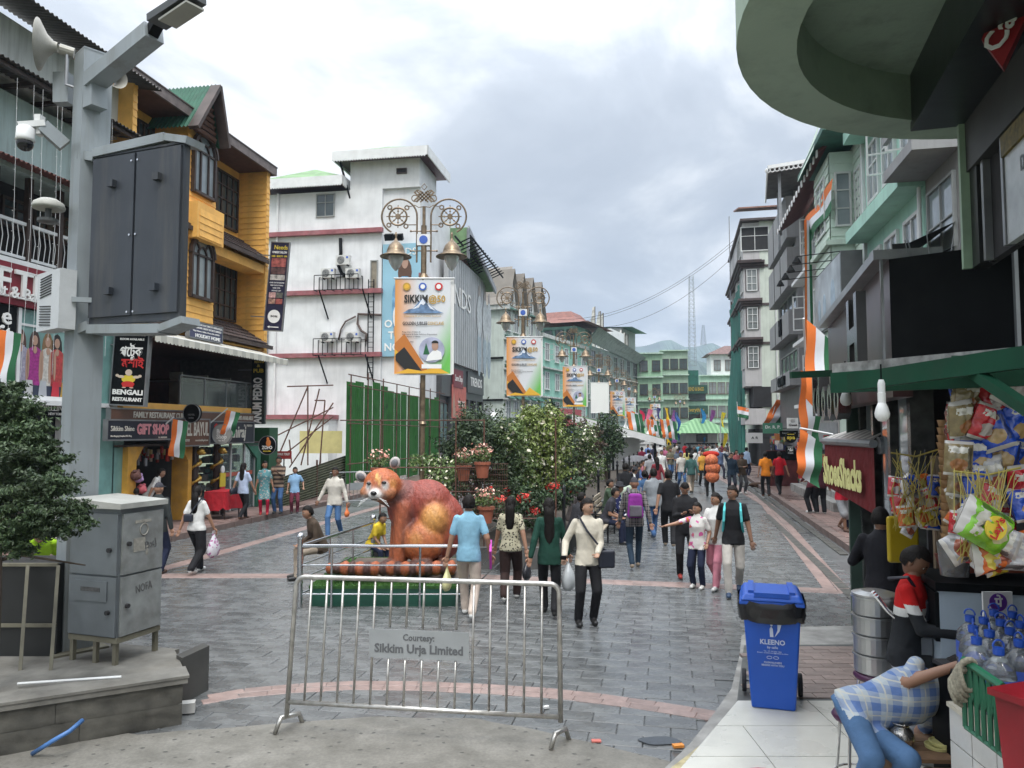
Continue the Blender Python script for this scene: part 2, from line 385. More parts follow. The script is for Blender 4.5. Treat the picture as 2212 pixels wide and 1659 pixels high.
for dx in(.15,):course([(KL(9)+1.9+dx,9),(KL(26)+1.9+dx,26),(KL(60)+1.9+dx,60)],.3,.45)
for dx in(0,.22):course([gp(1800,1282).xy+Vector((dx,0)),gp(1650,1090).xy+Vector((dx,0)),(KR(60)-2.4+dx,60)],.2,.45)
def apron_mat():
 m,nt,N,L,P=nodes('tooled_concrete')
 tc=N.new('ShaderNodeTexCoord');mp=N.new('ShaderNodeMapping');mp.inputs['Rotation'].default_value=(0,0,.35);mp.inputs['Scale'].default_value=(1,1.25,1);L.new(tc.outputs['Object'],mp.inputs[0])
 vo=N.new('ShaderNodeTexVoronoi');vo.inputs['Scale'].default_value=7.5;vo.inputs['Randomness'].default_value=.55;L.new(mp.outputs[0],vo.inputs['Vector'])
 no=N.new('ShaderNodeTexNoise');no.inputs['Scale'].default_value=2.5;no.inputs['Detail'].default_value=10;no.inputs['Roughness'].default_value=.7;L.new(tc.outputs['Object'],no.inputs['Vector'])
 nf=N.new('ShaderNodeTexNoise');nf.inputs['Scale'].default_value=45;nf.inputs['Detail'].default_value=5;L.new(tc.outputs['Object'],nf.inputs['Vector'])
 sc=N.new('ShaderNodeMath');sc.operation='MULTIPLY_ADD';L.new(nf.outputs[0],sc.inputs[0]);sc.inputs[1].default_value=.22;L.new(vo.outputs['Distance'],sc.inputs[2])
 pit=N.new('ShaderNodeMapRange');L.new(sc.outputs[0],pit.inputs[0]);pit.inputs[1].default_value=.2;pit.inputs[2].default_value=.27;pit.inputs[3].default_value=0;pit.inputs[4].default_value=1
 r=N.new('ShaderNodeValToRGB');L.new(no.outputs[0],r.inputs[0]);r.color_ramp.elements[0].position=.3;r.color_ramp.elements[1].position=.72
 r.color_ramp.elements[0].color=(.10,.095,.08,1);r.color_ramp.elements[1].color=(.22,.21,.185,1)
 mu=N.new('ShaderNodeMix');mu.data_type='RGBA';L.new(pit.outputs[0],mu.inputs[0]);mu.inputs[6].default_value=(.07,.068,.06,1);L.new(r.outputs[0],mu.inputs[7])
 m2=N.new('ShaderNodeMix');m2.data_type='RGBA';m2.blend_type='OVERLAY';m2.inputs[0].default_value=.35;L.new(mu.outputs[2],m2.inputs[6]);L.new(nf.outputs[0],m2.inputs[7])
 L.new(m2.outputs[2],P.inputs['Base Color']);P.inputs['Roughness'].default_value=.62
 ad=N.new('ShaderNodeMath');ad.operation='MULTIPLY_ADD';L.new(nf.outputs[0],ad.inputs[0]);ad.inputs[1].default_value=.35;L.new(pit.outputs[0],ad.inputs[2])
 b=N.new('ShaderNodeBump');b.inputs['Strength'].default_value=.7;b.inputs['Distance'].default_value=.006;L.new(ad.outputs[0],b.inputs['Height']);L.new(b.outputs[0],P.inputs['Normal'])
 return m
edge=[]
for a,b in zip(NEAR[:-1],NEAR[1:]):
 n=max(2,int(abs(b[0]-a[0])/.12))
 for i in range(n):
  x=a[0]+(b[0]-a[0])*i/n
  if x<3:edge.append((x,lerp(NEAR,x)+mnoise.noise(Vector((x*3,0,0)))*.035))
apron=struct(MB().prism([(-14,-3)]+[(3,-3)]+edge[::-1],-.1,.008).build('road',apron_mat()))
conc=mat('old_concrete',(.27,.265,.25),rough=.7,var=.3,scale=4,bump=.4,bscale=30,dirt=.5)
struct(MB().prism([gp(u,v).xy for u,v in((1418,1680),(1490,1610),(1545,1540),(1580,1490),(1597,1420),(1602,1375),(1640,1358),(1900,1352),(2300,1352),(2300,1400),(1640,1420),(1640,1560),(1500,1700))],-.1,.012).build('road',conc))
struct(MB().prism([gp(u,v).xy for u,v in((1480,1640),(1455,1659),(1400,1700),(1500,1700),(1530,1600))],-.1,.018).build('road',mat('yellow_line',(.42,.36,.2),var=.3,scale=15,dirt=.8,dirtc=(.2,.19,.17))))
PZ=.11
strip=[gp(u,v,PZ).xy for u,v in((1607,1392),(1592,1512),(2300,1512),(2300,1386))]
brown=struct(MB().prism(strip,-.1,PZ-.01).build('pavement',grout))
yb0,yb1=strip[1].y,strip[0].y
def in_br(x,y):return yb0+.07<y<yb1-.07 and x>2.1+(y-yb0)/(yb1-yb0)*.62+.1
tiles('pavement_tile',in_br,.3,.13,.0,mat('brown_paver',(.225,.175,.155),rough=.55,var=.2,scale=9,bump=.25,bscale=50,dirt=.4,dirtc=(.13,.11,.1),island=.16),brown,300,zoff=PZ,box=(1.9,5,6.9,9.3))
wt=mat('cream_tile',(.56,.555,.5),rough=.28,var=.09,scale=2.2,bump=.05,dirt=.35,dirtc=(.33,.32,.28),rvar=.08)
platform=struct(MB().prism([gp(u,v,PZ).xy for u,v in((1594,1513),(1470,1659),(1385,1800),(2600,1800),(2500,1513))],-.1,PZ-.006).build('pavement',mat('joint_grey',(.14,.13,.12),var=.1)))
pw,pd=.6,.6
gx0=gp(1594,1513,PZ);
for j in range(5):
 y1=gx0.y-j*pd-.004;y0=y1-pd+.008
 def xe(y):return gx0.x-(gx0.y-y)*(gx0.x-gp(1470,1659,PZ).x)/(gx0.y-gp(1470,1659,PZ).y)
 xs=[None]+[1.17+.78*k+(0 if j%2 else .0)for k in range(8)]
 for k in range(len(xs)-1):
  a0,a1=(xe(y0),xe(y1))if xs[k]is None else(xs[k]+.004,)*2
  b=xs[k+1]-.004 if xs[k+1]is not None else None
  if k==0:
   b=next(q for q in xs[1:]if q>max(a0,a1)+.1)-.004
  elif xs[k]<max(xe(y0),xe(y1))+.1:continue
  MB().prism([(a0,y0),(b,y0),(b,y1),(a1,y1)],PZ-.02,PZ).build('floor_tile',wt,platform)
def walk(side,y0,y1,far):
 K,X=(KL,XL)if side=='L' else(KR,XR);s=-1 if side=='L' else 1
 base=struct(MB().prism([(K(y0)+s*.15,y0),(X(y0)+s*4,y0),(X(far)+s*4,far),(K(far)+s*.15,far)],-.1,.118).build('sidewalk',far_bricks('paver_far_'+side,(.22,.145,.125),(.19,.13,.115),(.1,.085,.08),.22,.11,AL)))
 a=AL if side=='L' else AR
 tiles('sidewalk_paver',(lambda x,y:(K(y)+.2<x<X(y)+.6)if side=='R' else(X(y)-.6<x<K(y)-.2)),.24,.12,a+.0,paver,base,150,zoff=.128,box=(-16,18,y0,y1),tilt=.004)
 n=int((far-y0)/.9)
 me=None
 for i in range(min(n,60)):
  yc=y0+.9*(i+.5)
  if me is None:o=MB().box((0,0,0),(.2,.88,.26)).build('kerb_stone',kerbm,base);me=o.data
  else:o=link('kerb_stone',me,base)
  o.location=(K(yc)+s*.08,yc,.008+rnd(-.003,.003));o.rotation_euler=(0,0,-a)
 return base
wl=walk('L',8,25,130);wr=walk('R',9.6,27,130)
for x0,ya,yb in((-.20,16,60),(-.50,19.5,60),(-.95,9.6,24)):
 mb=MB();L_=int((yb-ya)/.5)
 for i in range(L_):
  y=ya+i*.5;mb.add([(KR(y)+x0-.09,y,.009),(KR(y)+x0+.09,y,.009),(KR(y+.47)+x0+.09,y+.47,.009),(KR(y+.47)+x0-.09,y+.47,.009)],[(0,1,2,3)]);mb.box((KR(y+.23)+x0,y+.235,-.02),(.16,.44,.05),rz=-AR)
 o=mb.build('drain_cover',grate);o['kind']='structure'
water=mat('puddle_water',(.03,.035,.04),rough=.03,var=0,spec=1)
struct(MB().prism([gp(1425+45*cos(t)+6*sin(3*t),1602+9*sin(t)).xy for t in[i*pi/9 for i in range(18)]],0,.0105).build('puddle_water',water))
def litter(u,v,c,cat,label,d=(.06,.03,.02),rz=0.):
 p=gp(u,v);o=MB().box((0,0,d[2]/2),d).build(cat.replace(' ','_'),mat('litter_%d'%u,c,var=.2),loc=(p.x,p.y,.01),rz=rz);tag(o,label,cat)
litter(1465,1616,(.75,.28,.05),'wrapper','small orange wrapper lying at the edge of the concrete apron',(.09,.05,.02),.2)
litter(1288,1604,(.55,.15,.12),'wrapper','flat red scrap on the concrete right of the barrier foot',(.08,.05,.01),0)
litter(1180,1532,(.8,.8,.78),'paper scrap','crumpled white paper scrap behind the barrier lower rail',(.05,.03,.02),.5)
litter(405,1540,(.5,.49,.46),'stone','pale broken stone chunk beside the corner of the planter wall',(.13,.1,.09),.3)
WM=mat('white_frame',(.62,.63,.62),rough=.45,var=.08)
DW=mat('dark_wood_frame',(.045,.028,.022),rough=.5,var=.25,scale=8)
GL=glassy('window_glass');GL2=glassy('pale_curtained_glass',(.2,.22,.22),.2);GL3=glassy('painted_sky_glass',(.28,.32,.34),.04)  # GL3: sky reflection painted in as a paler base colour
DK=mat('dark_interior',(.018,.018,.02),rough=.8,var=.3)  # near black; also paints the shade of recesses and rooms into their walls
BLK=mat('black_panel',(.008,.009,.010),spec=.05,rough=.5,var=.3,scale=2,dirt=.2,dirtc=(.035,.035,.034))
METAL=mat('grey_metal',(.3,.31,.32),rough=.4,metal=.7,var=.15,dirt=.3)
RUST=mat('rusty_tube',(.10,.045,.03),rough=.7,var=.4,scale=12)
WH=mat('white_paint',(.72,.73,.73),rough=.55,var=.06,dirt=.25,dirtc=(.35,.34,.31))
LW=mat('lettering_white',(.82,.82,.80),rough=.5,var=0)
LB=mat('lettering_black',(.015,.015,.015),rough=.5,var=0)
LR=mat('lettering_red',(.55,.03,.03),rough=.5,var=0)
LY=mat('lettering_yellow',(.78,.6,.06),rough=.5,var=0)
LBL=mat('lettering_blue',(.05,.12,.45),rough=.5,var=0)
WC={}
def win_mesh(w,h,cols,rows,fw,dep,arch,sill,fm,gm):
 k=(round(w,2),round(h,2),cols,rows,fw,dep,arch,sill,fm.name,gm.name)
 if k in WC:return WC[k]
 f=MB();g=MB();r=w/2
 if arch:
  n=10;z0=h-r;P=[(r*cos(pi*i/n),z0+r*sin(pi*i/n))for i in range(n+1)]
  for(a,b),(c,d)in zip(P,P[1:]):f.bar((a,0,b),(c,0,d),fw*1.3,dep,up=(0,1,0))
  for s in(-1,1):f.box((s*r,0,z0/2),(fw,dep,z0))
  f.box((0,0,fw/2),(w,dep,fw))
  for s in(-1,1):f.box((s*r*.38,0,z0/2+.02),(fw*.7,dep*.7,z0))
  f.box((0,0,z0),(w,dep*.7,fw*.7));Q=[(r*.42*cos(pi*i/6),z0*.99+r*.5*sin(pi*i/6))for i in range(7)]
  for(a,b),(c,d)in zip(Q,Q[1:]):f.bar((a,0,b),(c,0,d),fw*.6,dep*.7,up=(0,1,0))
  for a in(.28,.72):f.bar((r*.45*cos(pi*a),0,z0+r*.5*sin(pi*a)),(r*cos(pi*a),0,z0+r*sin(pi*a)),fw*.6,dep*.6,up=(0,1,0))
  g.prism([(-r,0),(r,0)]+P[1:-1]+[(-r,z0)],.005,.02,plane='XZ')
 else:
  for s in(-1,1):f.box((s*(w/2-fw/2),0,h/2),(fw,dep,h-2*fw))
  f.box((0,0,fw/2),(w,dep,fw));f.box((0,0,h-fw/2),(w,dep,fw))
  for i in range(1,cols):f.box((-w/2+w*i/cols,-.002,h/2),(fw*.7,dep*.7,h-2*fw))
  for j in range(1,rows):f.box((0,-.004,h*j/rows+(.12*h if rows==2 else 0)),(w-2*fw,dep*.6,fw*.6))
  g.box((0,.012,h/2),(w-fw,.01,h-fw))
 if sill:f.box((0,-dep*.6,-.03),(w+.12,dep*1.8,.06))
 WC[k]=[]
 for nm,mb,m in(('window',f,fm),('pane',g,gm)):
  o=mb.build(nm,m);WC[k].append(o.data);bpy.data.objects.remove(o)
 return WC[k]
def win(parent,loc,face,w,h,cols=2,rows=1,fm=None,gm=None,fw=.06,dep=.1,arch=False,sill=False,opened=0):
 a,b=win_mesh(w,h,cols,rows,fw,dep,arch,sill,fm or WM,gm or GL)
 rz={'S':0,'E':pi/2,'W':-pi/2}[face]
 o=link('window',a,parent,loc,rz);link('pane',b,o)
 if opened:
  mb=MB();ww=w/cols
  for s in((-1,1)if opened==2 else(opened,)):
   M=Matrix.Translation((s*(w/2-.02),-dep/2,0))@Matrix.Rotation(s*(R(75)),4,'Z')
   mb.M=M
   for x in(0,-s*ww):mb.box((x,0,h/2),(.05,.04,h-.1))
   for z in(.07,h*.35,h*.65,h-.07):mb.box((-s*ww/2,0,z),(ww,.035,.045))
  mb.build('casement',fm or WM,o)
 return o
def corrug(L,W_,pitch=.12,amp=.025,n=None):
 0
 mb=MB();n=int(L/(pitch/4));vs=[]
 for i in range(n+1):
  y=L*i/n;z=amp*sin(2*pi*y/pitch);vs+=[(0,y,z),(W_,y,z)]
 mb.add(vs,[(2*i,2*i+1,2*i+3,2*i+2)for i in range(n)]);return mb
def placed(mb,name,m,parent,M):
 mb.v=[tuple(M@Vector(p))for p in mb.v];return mb.build(name,m,parent)
def rotM(loc,rz=0,rx=0,ry=0):return Matrix.Translation(Vector(loc))@Matrix.Rotation(rz,4,'Z')@Matrix.Rotation(ry,4,'Y')@Matrix.Rotation(rx,4,'X')
class House:
 def __init__(s,name,label,side,Y0,X=None,ang=None):
  s.side=side;s.A=ang if ang is not None else(AL if side=='L' else AR);s.Y0=Y0
  x=X if X is not None else(XL(Y0)if side=='L' else XR(Y0));s.o=Vector((x,Y0,0))
  s.root=thing(name,label,'building',s.o,-s.A);s.out=1 if side=='L' else-1
  s.face='E' if side=='L' else 'W';s.Mi=s.root.matrix_basis.inverted()
  s.Mi=(Matrix.Translation(s.o)@Matrix.Rotation(-s.A,4,'Z')).inverted()
 def hit(s,u,v,x=0.):
  0
  d=s.Mi.to_3x3()@ray(u,v);c=s.Mi@Vector((0,0,CH));t=(x-c.x)/d.x;return c+d*t
 def hity(s,u,v,y=0.):
  d=s.Mi.to_3x3()@ray(u,v);c=s.Mi@Vector((0,0,CH));t=(y-c.y)/d.y;return c+d*t
 def box(s,name,a,b,m,parent=None):return MB().bb(a,b).build(name,m,parent or s.root)
 def win(s,y,z,w,h,x=0.,**k):return win(s.root,(x+s.out*.03,y,z),s.face,w,h,**k)
 def wins(s,x,z,w,h,y=0.,**k):return win(s.root,(x,y-.03,z),'S',w,h,**k)
def painted(name,c,dirt=.45,streak=True,dc=(.1,.1,.085),**k):
 return mat(name,c,rough=.75,var=.1,scale=1.2,bump=.25,bscale=25,dirt=dirt,dirtc=dc,streak=streak,**k)
def siding(parent,name,a,b,axis,m,pitch=.16,d=.02,hole=None):
 0
 n=int((b[2]-a[2])/pitch);me=None
 for i in range(n):
  z=a[2]+pitch*i
  if axis=='x':v=[(a[0],a[1],z),(a[0]+d,a[1],z),(a[0]+.003,a[1],z+pitch+.01),(a[0],b[1],z),(a[0]+d,b[1],z),(a[0]+.003,b[1],z+pitch+.01)]
  else:v=[(a[0],a[1],z),(a[0],a[1]-d,z),(a[0],a[1]-.003,z+pitch+.01),(b[0],a[1],z),(b[0],a[1]-d,z),(b[0],a[1]-.003,z+pitch+.01)]
  if me is None:
   o=MB().add([(p[0],p[1],p[2]-z)for p in v],[(0,1,2),(3,5,4),(0,3,4,1),(1,4,5,2),(0,2,5,3)]).build(name,m,parent);me=o.data;o.location.z=z
  else:link(name,me,parent,(0,0,z))
def far_left():
 H=House('shop_building','pale teal building behind the grey post with a maroon restaurant sign and poster window','L',11.2)
 r=H.root;ye=H.hit(266,500).y;teal=painted('weathered_teal',(.42,.53,.52),.6);wht=painted('weathered_white',(.58,.6,.58),.6)
 z1=H.hit(100,90).z;z2=H.hit(100,176,.9).z;z2b=H.hit(100,243).z;z3=H.hit(60,352,.6).z;z3b=H.hit(0,553).z;z4=H.hit(0,564).z;z5=H.hit(0,655).z
 H.box('wall',(-5,0,z2+.12),(0,ye,z1),wht)
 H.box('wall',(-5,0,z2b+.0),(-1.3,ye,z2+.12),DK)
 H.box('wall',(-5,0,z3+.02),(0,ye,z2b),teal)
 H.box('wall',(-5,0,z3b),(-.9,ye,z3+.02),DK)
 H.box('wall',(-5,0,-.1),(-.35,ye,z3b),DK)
 tin=mat('old_dark_tin',(.075,.07,.065),rough=.6,var=.35,dirt=.5);rt=mat('red_brown_tin',(.17,.07,.06),rough=.6,var=.3,dirt=.5)
 placed(corrug(ye,1.1),'roof_sheet',tin,r,rotM((-.1,0,z1+.2),ry=.18));placed(corrug(ye,1.1),'roof_sheet',tin,r,rotM((-.15,0,z2+.22),ry=.2))
 placed(corrug(ye,.8),'roof_sheet',rt,r,rotM((-.1,0,z3+.16),ry=.25))
 H.box('beam',(.72,0,z2-.1),(.82,ye,z2-.02),DW);H.box('fascia',(-.05,0,z3b-.1),(.12,ye,z3b),WH)
 for i in range(9):
  y=.4+i*.86
  if y>ye-.2:break
  H.box('roof_beam',(-1.25,y,z2-.06),(.8,y+.09,z2+.02),DW)
  w=win(r,(-.82,y+.35,z3b+.9),'E',.8,z3-z3b-1.2,2,3,fm=DW,gm=GL)
  if i%2==0:MB().box((.03,0,.95),(.02,.36,.42)).build('curtain',WH,w,rz=0)
  H.box('post',(-.2,y-.1,z3b),(-.08,y+.02,z3),DW)
 mb=MB();mb.box((-.14,ye/2,z3b+.85),(.06,ye,.07));mb.box((-.14,ye/2,z3b+.12),(.06,ye,.06))
 for i in range(int(ye/.14)):mb.tube([(-.14,.07+i*.14,z3b+.1),(-.14,.12+i*.14,z3b+.5),(-.14,.05+i*.14,z3b+.85)],.012,4)
 mb.build('railing',WH,r)
 s=thing('restaurant_sign','maroon restaurant sign with white serif letters behind the louvred box','sign',(0,0,0));s.matrix_basis=H.root.matrix_basis.copy();s.location=H.o;s.rotation_euler=(0,0,-H.A)
 yy=[H.hit(u,600,.15).y for u in(-30,22,67,118,150)]
 MB().bb((-.02,0,z5),(.12,ye-1.2,z4)).build('board',mat('maroon_board',(.19,.018,.03),rough=.35,var=.1),s)
 mb=MB();zc=z4-.42
 for t,u in(('L O F T',-12),):
  pass
 yF=H.hit(8,600,.15).y;yT=H.hit(52,600,.15).y;yI=H.hit(78,600,.15).y
 for t,y in(('F',yF),('T',yT),('I',yI)):
  mb.text(t,.75,TX((.15,y,zc),'E'),bold=.015,ext=.05)
  for dz,wd in((-.27,.3),(.27,.38)):mb.box((.15,y,zc+dz),(.05,wd if not(t=='F' and dz<0)else .25,.035))
 mb.text('nt & Bar',.34,TX((.15,H.hit(42,600,.15).y,z5+.24),'E'),bold=.012,ext=.05)
 mb.build('lettering',LW,s)
 p=thing('poster_window','shop window poster of four women with shopping bags under the maroon sign','poster',H.o,-H.A)
 ya,yb=H.hit(46,700,.05).y,H.hit(150,700,.05).y+.4;za,zb=H.hit(100,866,.05).z,z5-.02
 MB().bb((-.3,ya,za),(.0,yb,zb)).build('backing',mat('aqua_glass',(.2,.34,.32),rough=.12,var=.3,scale=.8),p)
 cols=[((.30,.28,.36),(.08,.04,.03)),((.3,.03,.2),(.06,.035,.03)),((.5,.48,.44),(.2,.12,.06)),((.4,.05,.05),(.02,.02,.02))]
 skin=mat('printed_skin',(.42,.26,.19),rough=.5,var=.05)
 for i,(cc,hc)in enumerate(cols):
  y=H.hit((48,79,107,127)[i],750,.05).y;z=H.hit(78,735,.05).z;k=.92
  mb=MB();mats=[skin,mat('printed_top_%d'%i,cc,var=.3,scale=20),mat('printed_hair_%d'%i,hc),mat('printed_jeans',(.03,.04,.07)),mat('printed_bag_%d'%i,[(.5,.5,.5),(.4,.42,.45),(.5,.03,.05),(.45,.28,.06)][i])]
  def blob(py,pz,a,b,mi,x):mb.prism([(y+py+a*cos(t*pi/6),z+pz+b*sin(t*pi/6))for t in range(12)],x,x+.004,mi,'YZ')
  blob(0,-.12,.15,.33,2,.002);blob(0,0,.075,.11,0,.007);mb.prism([(y-.16,z-.95),(y+.16,z-.95),(y+.17,z-.2),(y+.05,z-.13),(y-.05,z-.13),(y-.17,z-.2)],.011,.015,1,'YZ')
  blob(0,-.2,.05,.08,0,.016);mb.prism([(y-.16,za+.08),(y+.16,za+.08),(y+.15,z-.95),(y-.15,z-.95)],.011,.015,3,'YZ')
  blob(-.2,-.55,.035,.35,0,.017);blob(.2,-.5,.035,.33,0,.017)
  mb.prism([(y+.12,z-1.25),(y+.36,z-1.25),(y+.33,z-.85),(y+.16,z-.85)],.019,.022,4,'YZ')
  mb.build('printed_figure',mats,p,fix=True)
 MB().bb((-.02,ya,za),(.03,yb,za+.1)).bb((-.02,ya-.08,za),(.06,ya,zb)).bb((-.02,ya,zb-.35),(.02,yb,zb-.3)).build('frame',WH,p)
 H.box('ledge',(-.1,ya-.6,za-.1),(.25,ye,za),WH)
 m=thing('cosmetics_sign','narrow black cosmetics sign with white letters below the poster of women','sign',H.o,-H.A);yc=H.hit(106,884,.1).y
 MB().bb((-.1,yc-.9,H.hit(106,903,.1).z),(.08,yc+1.2,za-.12)).build('board',BLK,m)
 MB().text('MAYBELLINE',.2,TX((.09,yc,H.hit(106,881,.1).z),'E'),width=.95,ext=.01).text('NEW YORK',.08,TX((.09,yc+.2,H.hit(106,894,.1).z),'E'),width=.4,ext=.01).build('lettering',LW,m)
 b=thing('letter_sign','black vertical sign with large lowercase letters at the picture edge','sign',H.o,-H.A);y0=H.hit(14,700,.1).y
 MB().bb((0,y0-.5,H.hit(10,830,.1).z),(.08,y0+.27,z5-.02)).build('board',BLK,b)
 MB().text('e',.5,TX((.1,y0,H.hit(10,683,.1).z),'E'),ext=.04,bold=.01).text('it',.55,TX((.1,y0,H.hit(10,723,.1).z),'E'),ext=.04,bold=.01).text('c',.5,TX((.1,y0-.1,H.hit(10,800,.1).z),'E'),ext=.04,bold=.01).build('lettering',LW,b)
 MB().text('u',.55,TX((.1,y0,H.hit(10,762,.1).z),'E'),ext=.04,bold=.02).build('lettering',mat('aqua_letter',(.2,.45,.48)),b)
 tf=mat('teal_fin',(.17,.34,.32),rough=.3,var=.15,dirt=.3)
 H.box('fin_wall',(-.3,ye-1.5,.1),(.2,ye,z3b-1.2),tf);H.box('pier',(-.3,ye-1.62,.1),(.25,ye-1.5,z3b),WH)
 for y in(1.5,3.2):H.box('pier',(-.2,y,.1),(.1,y+.4,z5),teal)
 f=thing('fairy_lights','strings of tiny fairy lights hanging down the pale teal front','fairy lights',H.o,-H.A)
 for i,u in enumerate((28,65,85,118,128,215,238)):
  y=H.hit(u,400,.9).y;zt=H.hit(u,150+u*.45,.9).z;zb_=zt-rnd(4.6,6)
  mb=MB().tube([(.9,y,zt),(.93,y+.02,(zt+zb_)/2),(.9,y+rnd(-.05,.05),zb_)],.003,3)
  for k in range(14):mb.box((.9,y+.01,zt+(zb_-zt)*(k+.5)/14),(.006,.012,.012))
  mb.build('light_string',WH,f)
 return H
far_left()
def yellow():
 H=House('yellow_building','orange yellow timber clad hotel building with arched windows and tiled awnings','L',18.2);r=H.root
 Y=mat('orange_paint',(.92,.49,.12),rough=.6,var=.12,scale=2,dirt=.25,dirtc=(.25,.13,.04));YD=mat('orange_board',(.90,.48,.115),rough=.6,var=.14,scale=3,dirt=.3,dirtc=(.22,.12,.05),island=.06)
 RF=mat('brown_roof',(.06,.042,.036),rough=.6,var=.3);BR=mat('brown_soffit',(.105,.05,.032),rough=.7,var=.2,scale=6);TL=mat('brown_tile',(.075,.052,.048),rough=.65,var=.25,scale=8,island=.25)
 ze=H.hit(605,385,.5).z+.05;yF=H.hit(574,500,.4).y;L=yF+.2;xr,xf=-.6,.4
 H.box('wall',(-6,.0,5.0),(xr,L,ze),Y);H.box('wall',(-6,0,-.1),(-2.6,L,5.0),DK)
 H.box('floor_slab',(-2.6,0,3.05),(xf,L,3.3),Y);H.box('floor_slab',(-2.6,0,4.92),(xf-.02,L,5.2),BR)
 for a,b in((yF,L),(0,.16)):
  z0=3.3 if a else 5.2
  H.box('fin_wall',(xr,a,z0),(xf,b,ze),Y)
 siding(r,'board',(xr+.01,yF-.002,5.9),(xf,0,ze-.05),'y',YD,pitch=.19)
 siding(r,'board',(xf+.002,yF,5.2),(xf+.02,L,ze),'x',YD,pitch=.19)
 siding(r,'board',(xf+.002,.0,5.2),(xf+.02,.16,ze),'x',YD,pitch=.19)
 b0,b1=H.hit(404,370,.4).y,H.hit(467,370,.4).y
 H.box('bay',(xr,b0,5.3),(xf,b1,ze),Y)
 siding(r,'board',(xr+.01,b0-.002,8.5),(xf,0,ze-.05),'y',YD,pitch=.19);siding(r,'board',(xf+.002,b0,5.3),(xf+.02,b1,ze),'x',YD,pitch=.19)
 siding(r,'board',(xr+.01,b0-.002,5.4),(xf,0,8.0),'y',YD,pitch=.19)
 yb=(b0+b1)/2
 for z,h in((H.hit(435,425,xf).z,1.75),(H.hit(432,648,xf).z,1.75)):
  w=win(r,(xf+.06,yb,z),'E',1.02,h,arch=True,fm=DW,gm=GL3,dep=.14,fw=.08)
  mb=MB();rr=.56;n=10;z0=h-.51
  P=[(rr*cos(pi*i/n),z0+rr*sin(pi*i/n))for i in range(n+1)]
  for(a,b),(c,d)in zip(P,P[1:]):mb.bar((a,-.04,b),(c,-.04,d),.07,.12,up=(0,1,0))
  mb.build('arch_hood',DW,w)
 zt=H.hit(435,438,xf+.3).z
 H.box('balcony_front',(xf,b0+.05,zt-1.0),(xf+.32,b1-.05,zt),Y);siding(r,'board',(xf+.322,b0+.15,zt-.95),(xf,b1-.15,zt-.12),'x',YD,pitch=.19)
 zA=H.hit(490,530,xr).z
 aw1=H.hit(580,561,.62).z;aw2=H.hit(566,742,.62).z
 for a,b in((.3,b0-.1),(b1+.1,yF-.1)):
  for z0,z1 in((aw1+.95,ze-.35),(aw2+.75,aw1-.15)):
   n=2;ww=(b-a)/n
   for i in range(n):win(r,(xr+.04,a+ww*(i+.5),z0),'E',ww-.06,z1-z0,4,4,fm=DW,gm=GL,fw=.07)
 for zl,dz in((aw1,.85),(aw2,.75)):
  for a,b,x0,x1 in((b1+.02,yF,xr,.55),(.16,b0,xr,.55),(b0-.15,b1+.1,xf,.55)):
   d2=dz*(x1-x0)/1.22
   MB().add([(x0,a,zl+d2),(x1,a,zl),(x1,b,zl),(x0,b,zl+d2),(x0,a,zl+d2-.05),(x1,a,zl-.05),(x1,b,zl-.05),(x0,b,zl+d2-.05)],[(0,1,2,3),(4,7,6,5),(0,4,5,1),(1,5,6,2),(2,6,7,3),(3,7,4,0)]).build('awning',RF,r)
   rows=max(1,int((x1-x0)/.2));mb=MB();nn=int((b-a)/.17)
   for i in range(rows):
    for j in range(nn):
     f=(i+.5)/rows;mb.box((x0+(x1-x0)*f,a+(b-a)*(j+.5)/nn,zl+d2*(1-f)+.03),((x1-x0)/rows*1.2,.145,.035),ry=math.atan2(d2,x1-x0)*.8)
   o=mb.build('awning_tile',TL,r);o['kind']='stuff'
  H.box('fascia',(.54,0,zl-.12),(.6,L+.08,zl+.0),RF)
  H.box('beam',(xr+.3,0,zl-.42),(xf-.02,L,zl-.14),Y)
 H.box('soffit',(xr,-.2,ze-.06),(.5,L+.1,ze),BR)
 H.box('fascia',(.5,-.25,ze-.1),(.56,L+.12,ze+.16),mat('grey_fascia',(.16,.13,.12),var=.3,scale=5));H.box('fascia',(-1,L+.13,ze-.1),(.56,L+.18,ze+.16),RF)
 MB().add([(.58,-.3,ze+.16),(.58,L+.2,ze+.16),(-4,L+.2,ze+1.6),(-4,-.3,ze+1.6),(.58,-.3,ze+.2),(.58,L+.2,ze+.2),(-4,L+.2,ze+1.64),(-4,-.3,ze+1.64)],[(3,2,1,0),(4,5,6,7),(0,1,5,4),(1,2,6,5),(2,3,7,6),(3,0,4,7)]).build('roof',RF,r)
 ap=H.hit(475,190,.95);gl=H.hit(431,265,.95);gr=H.hit(488,311,.95);GR=mat('green_tin',(.03,.105,.068),spec=.2,rough=.6,var=.2,dirt=.35,dirtc=(.08,.12,.09))
 gz=min(gl.z,gr.z)+.05;c=ap.y
 MB().prism([(gl.y,gz),(gr.y+.05,gz),(c,ap.z)],.55,.62,plane='YZ').build('gable',BR,r)
 n=9
 for i in range(n):
  z=gz+(ap.z-gz)*i/n;f=1-i/n-.06
  MB().box((.66,c+((gl.y+gr.y)/2-c)*f,z+.05),(.05,max(.05,(gr.y-gl.y)*f*.96),.09),ry=.5).build('louvre_slat',BR,r)
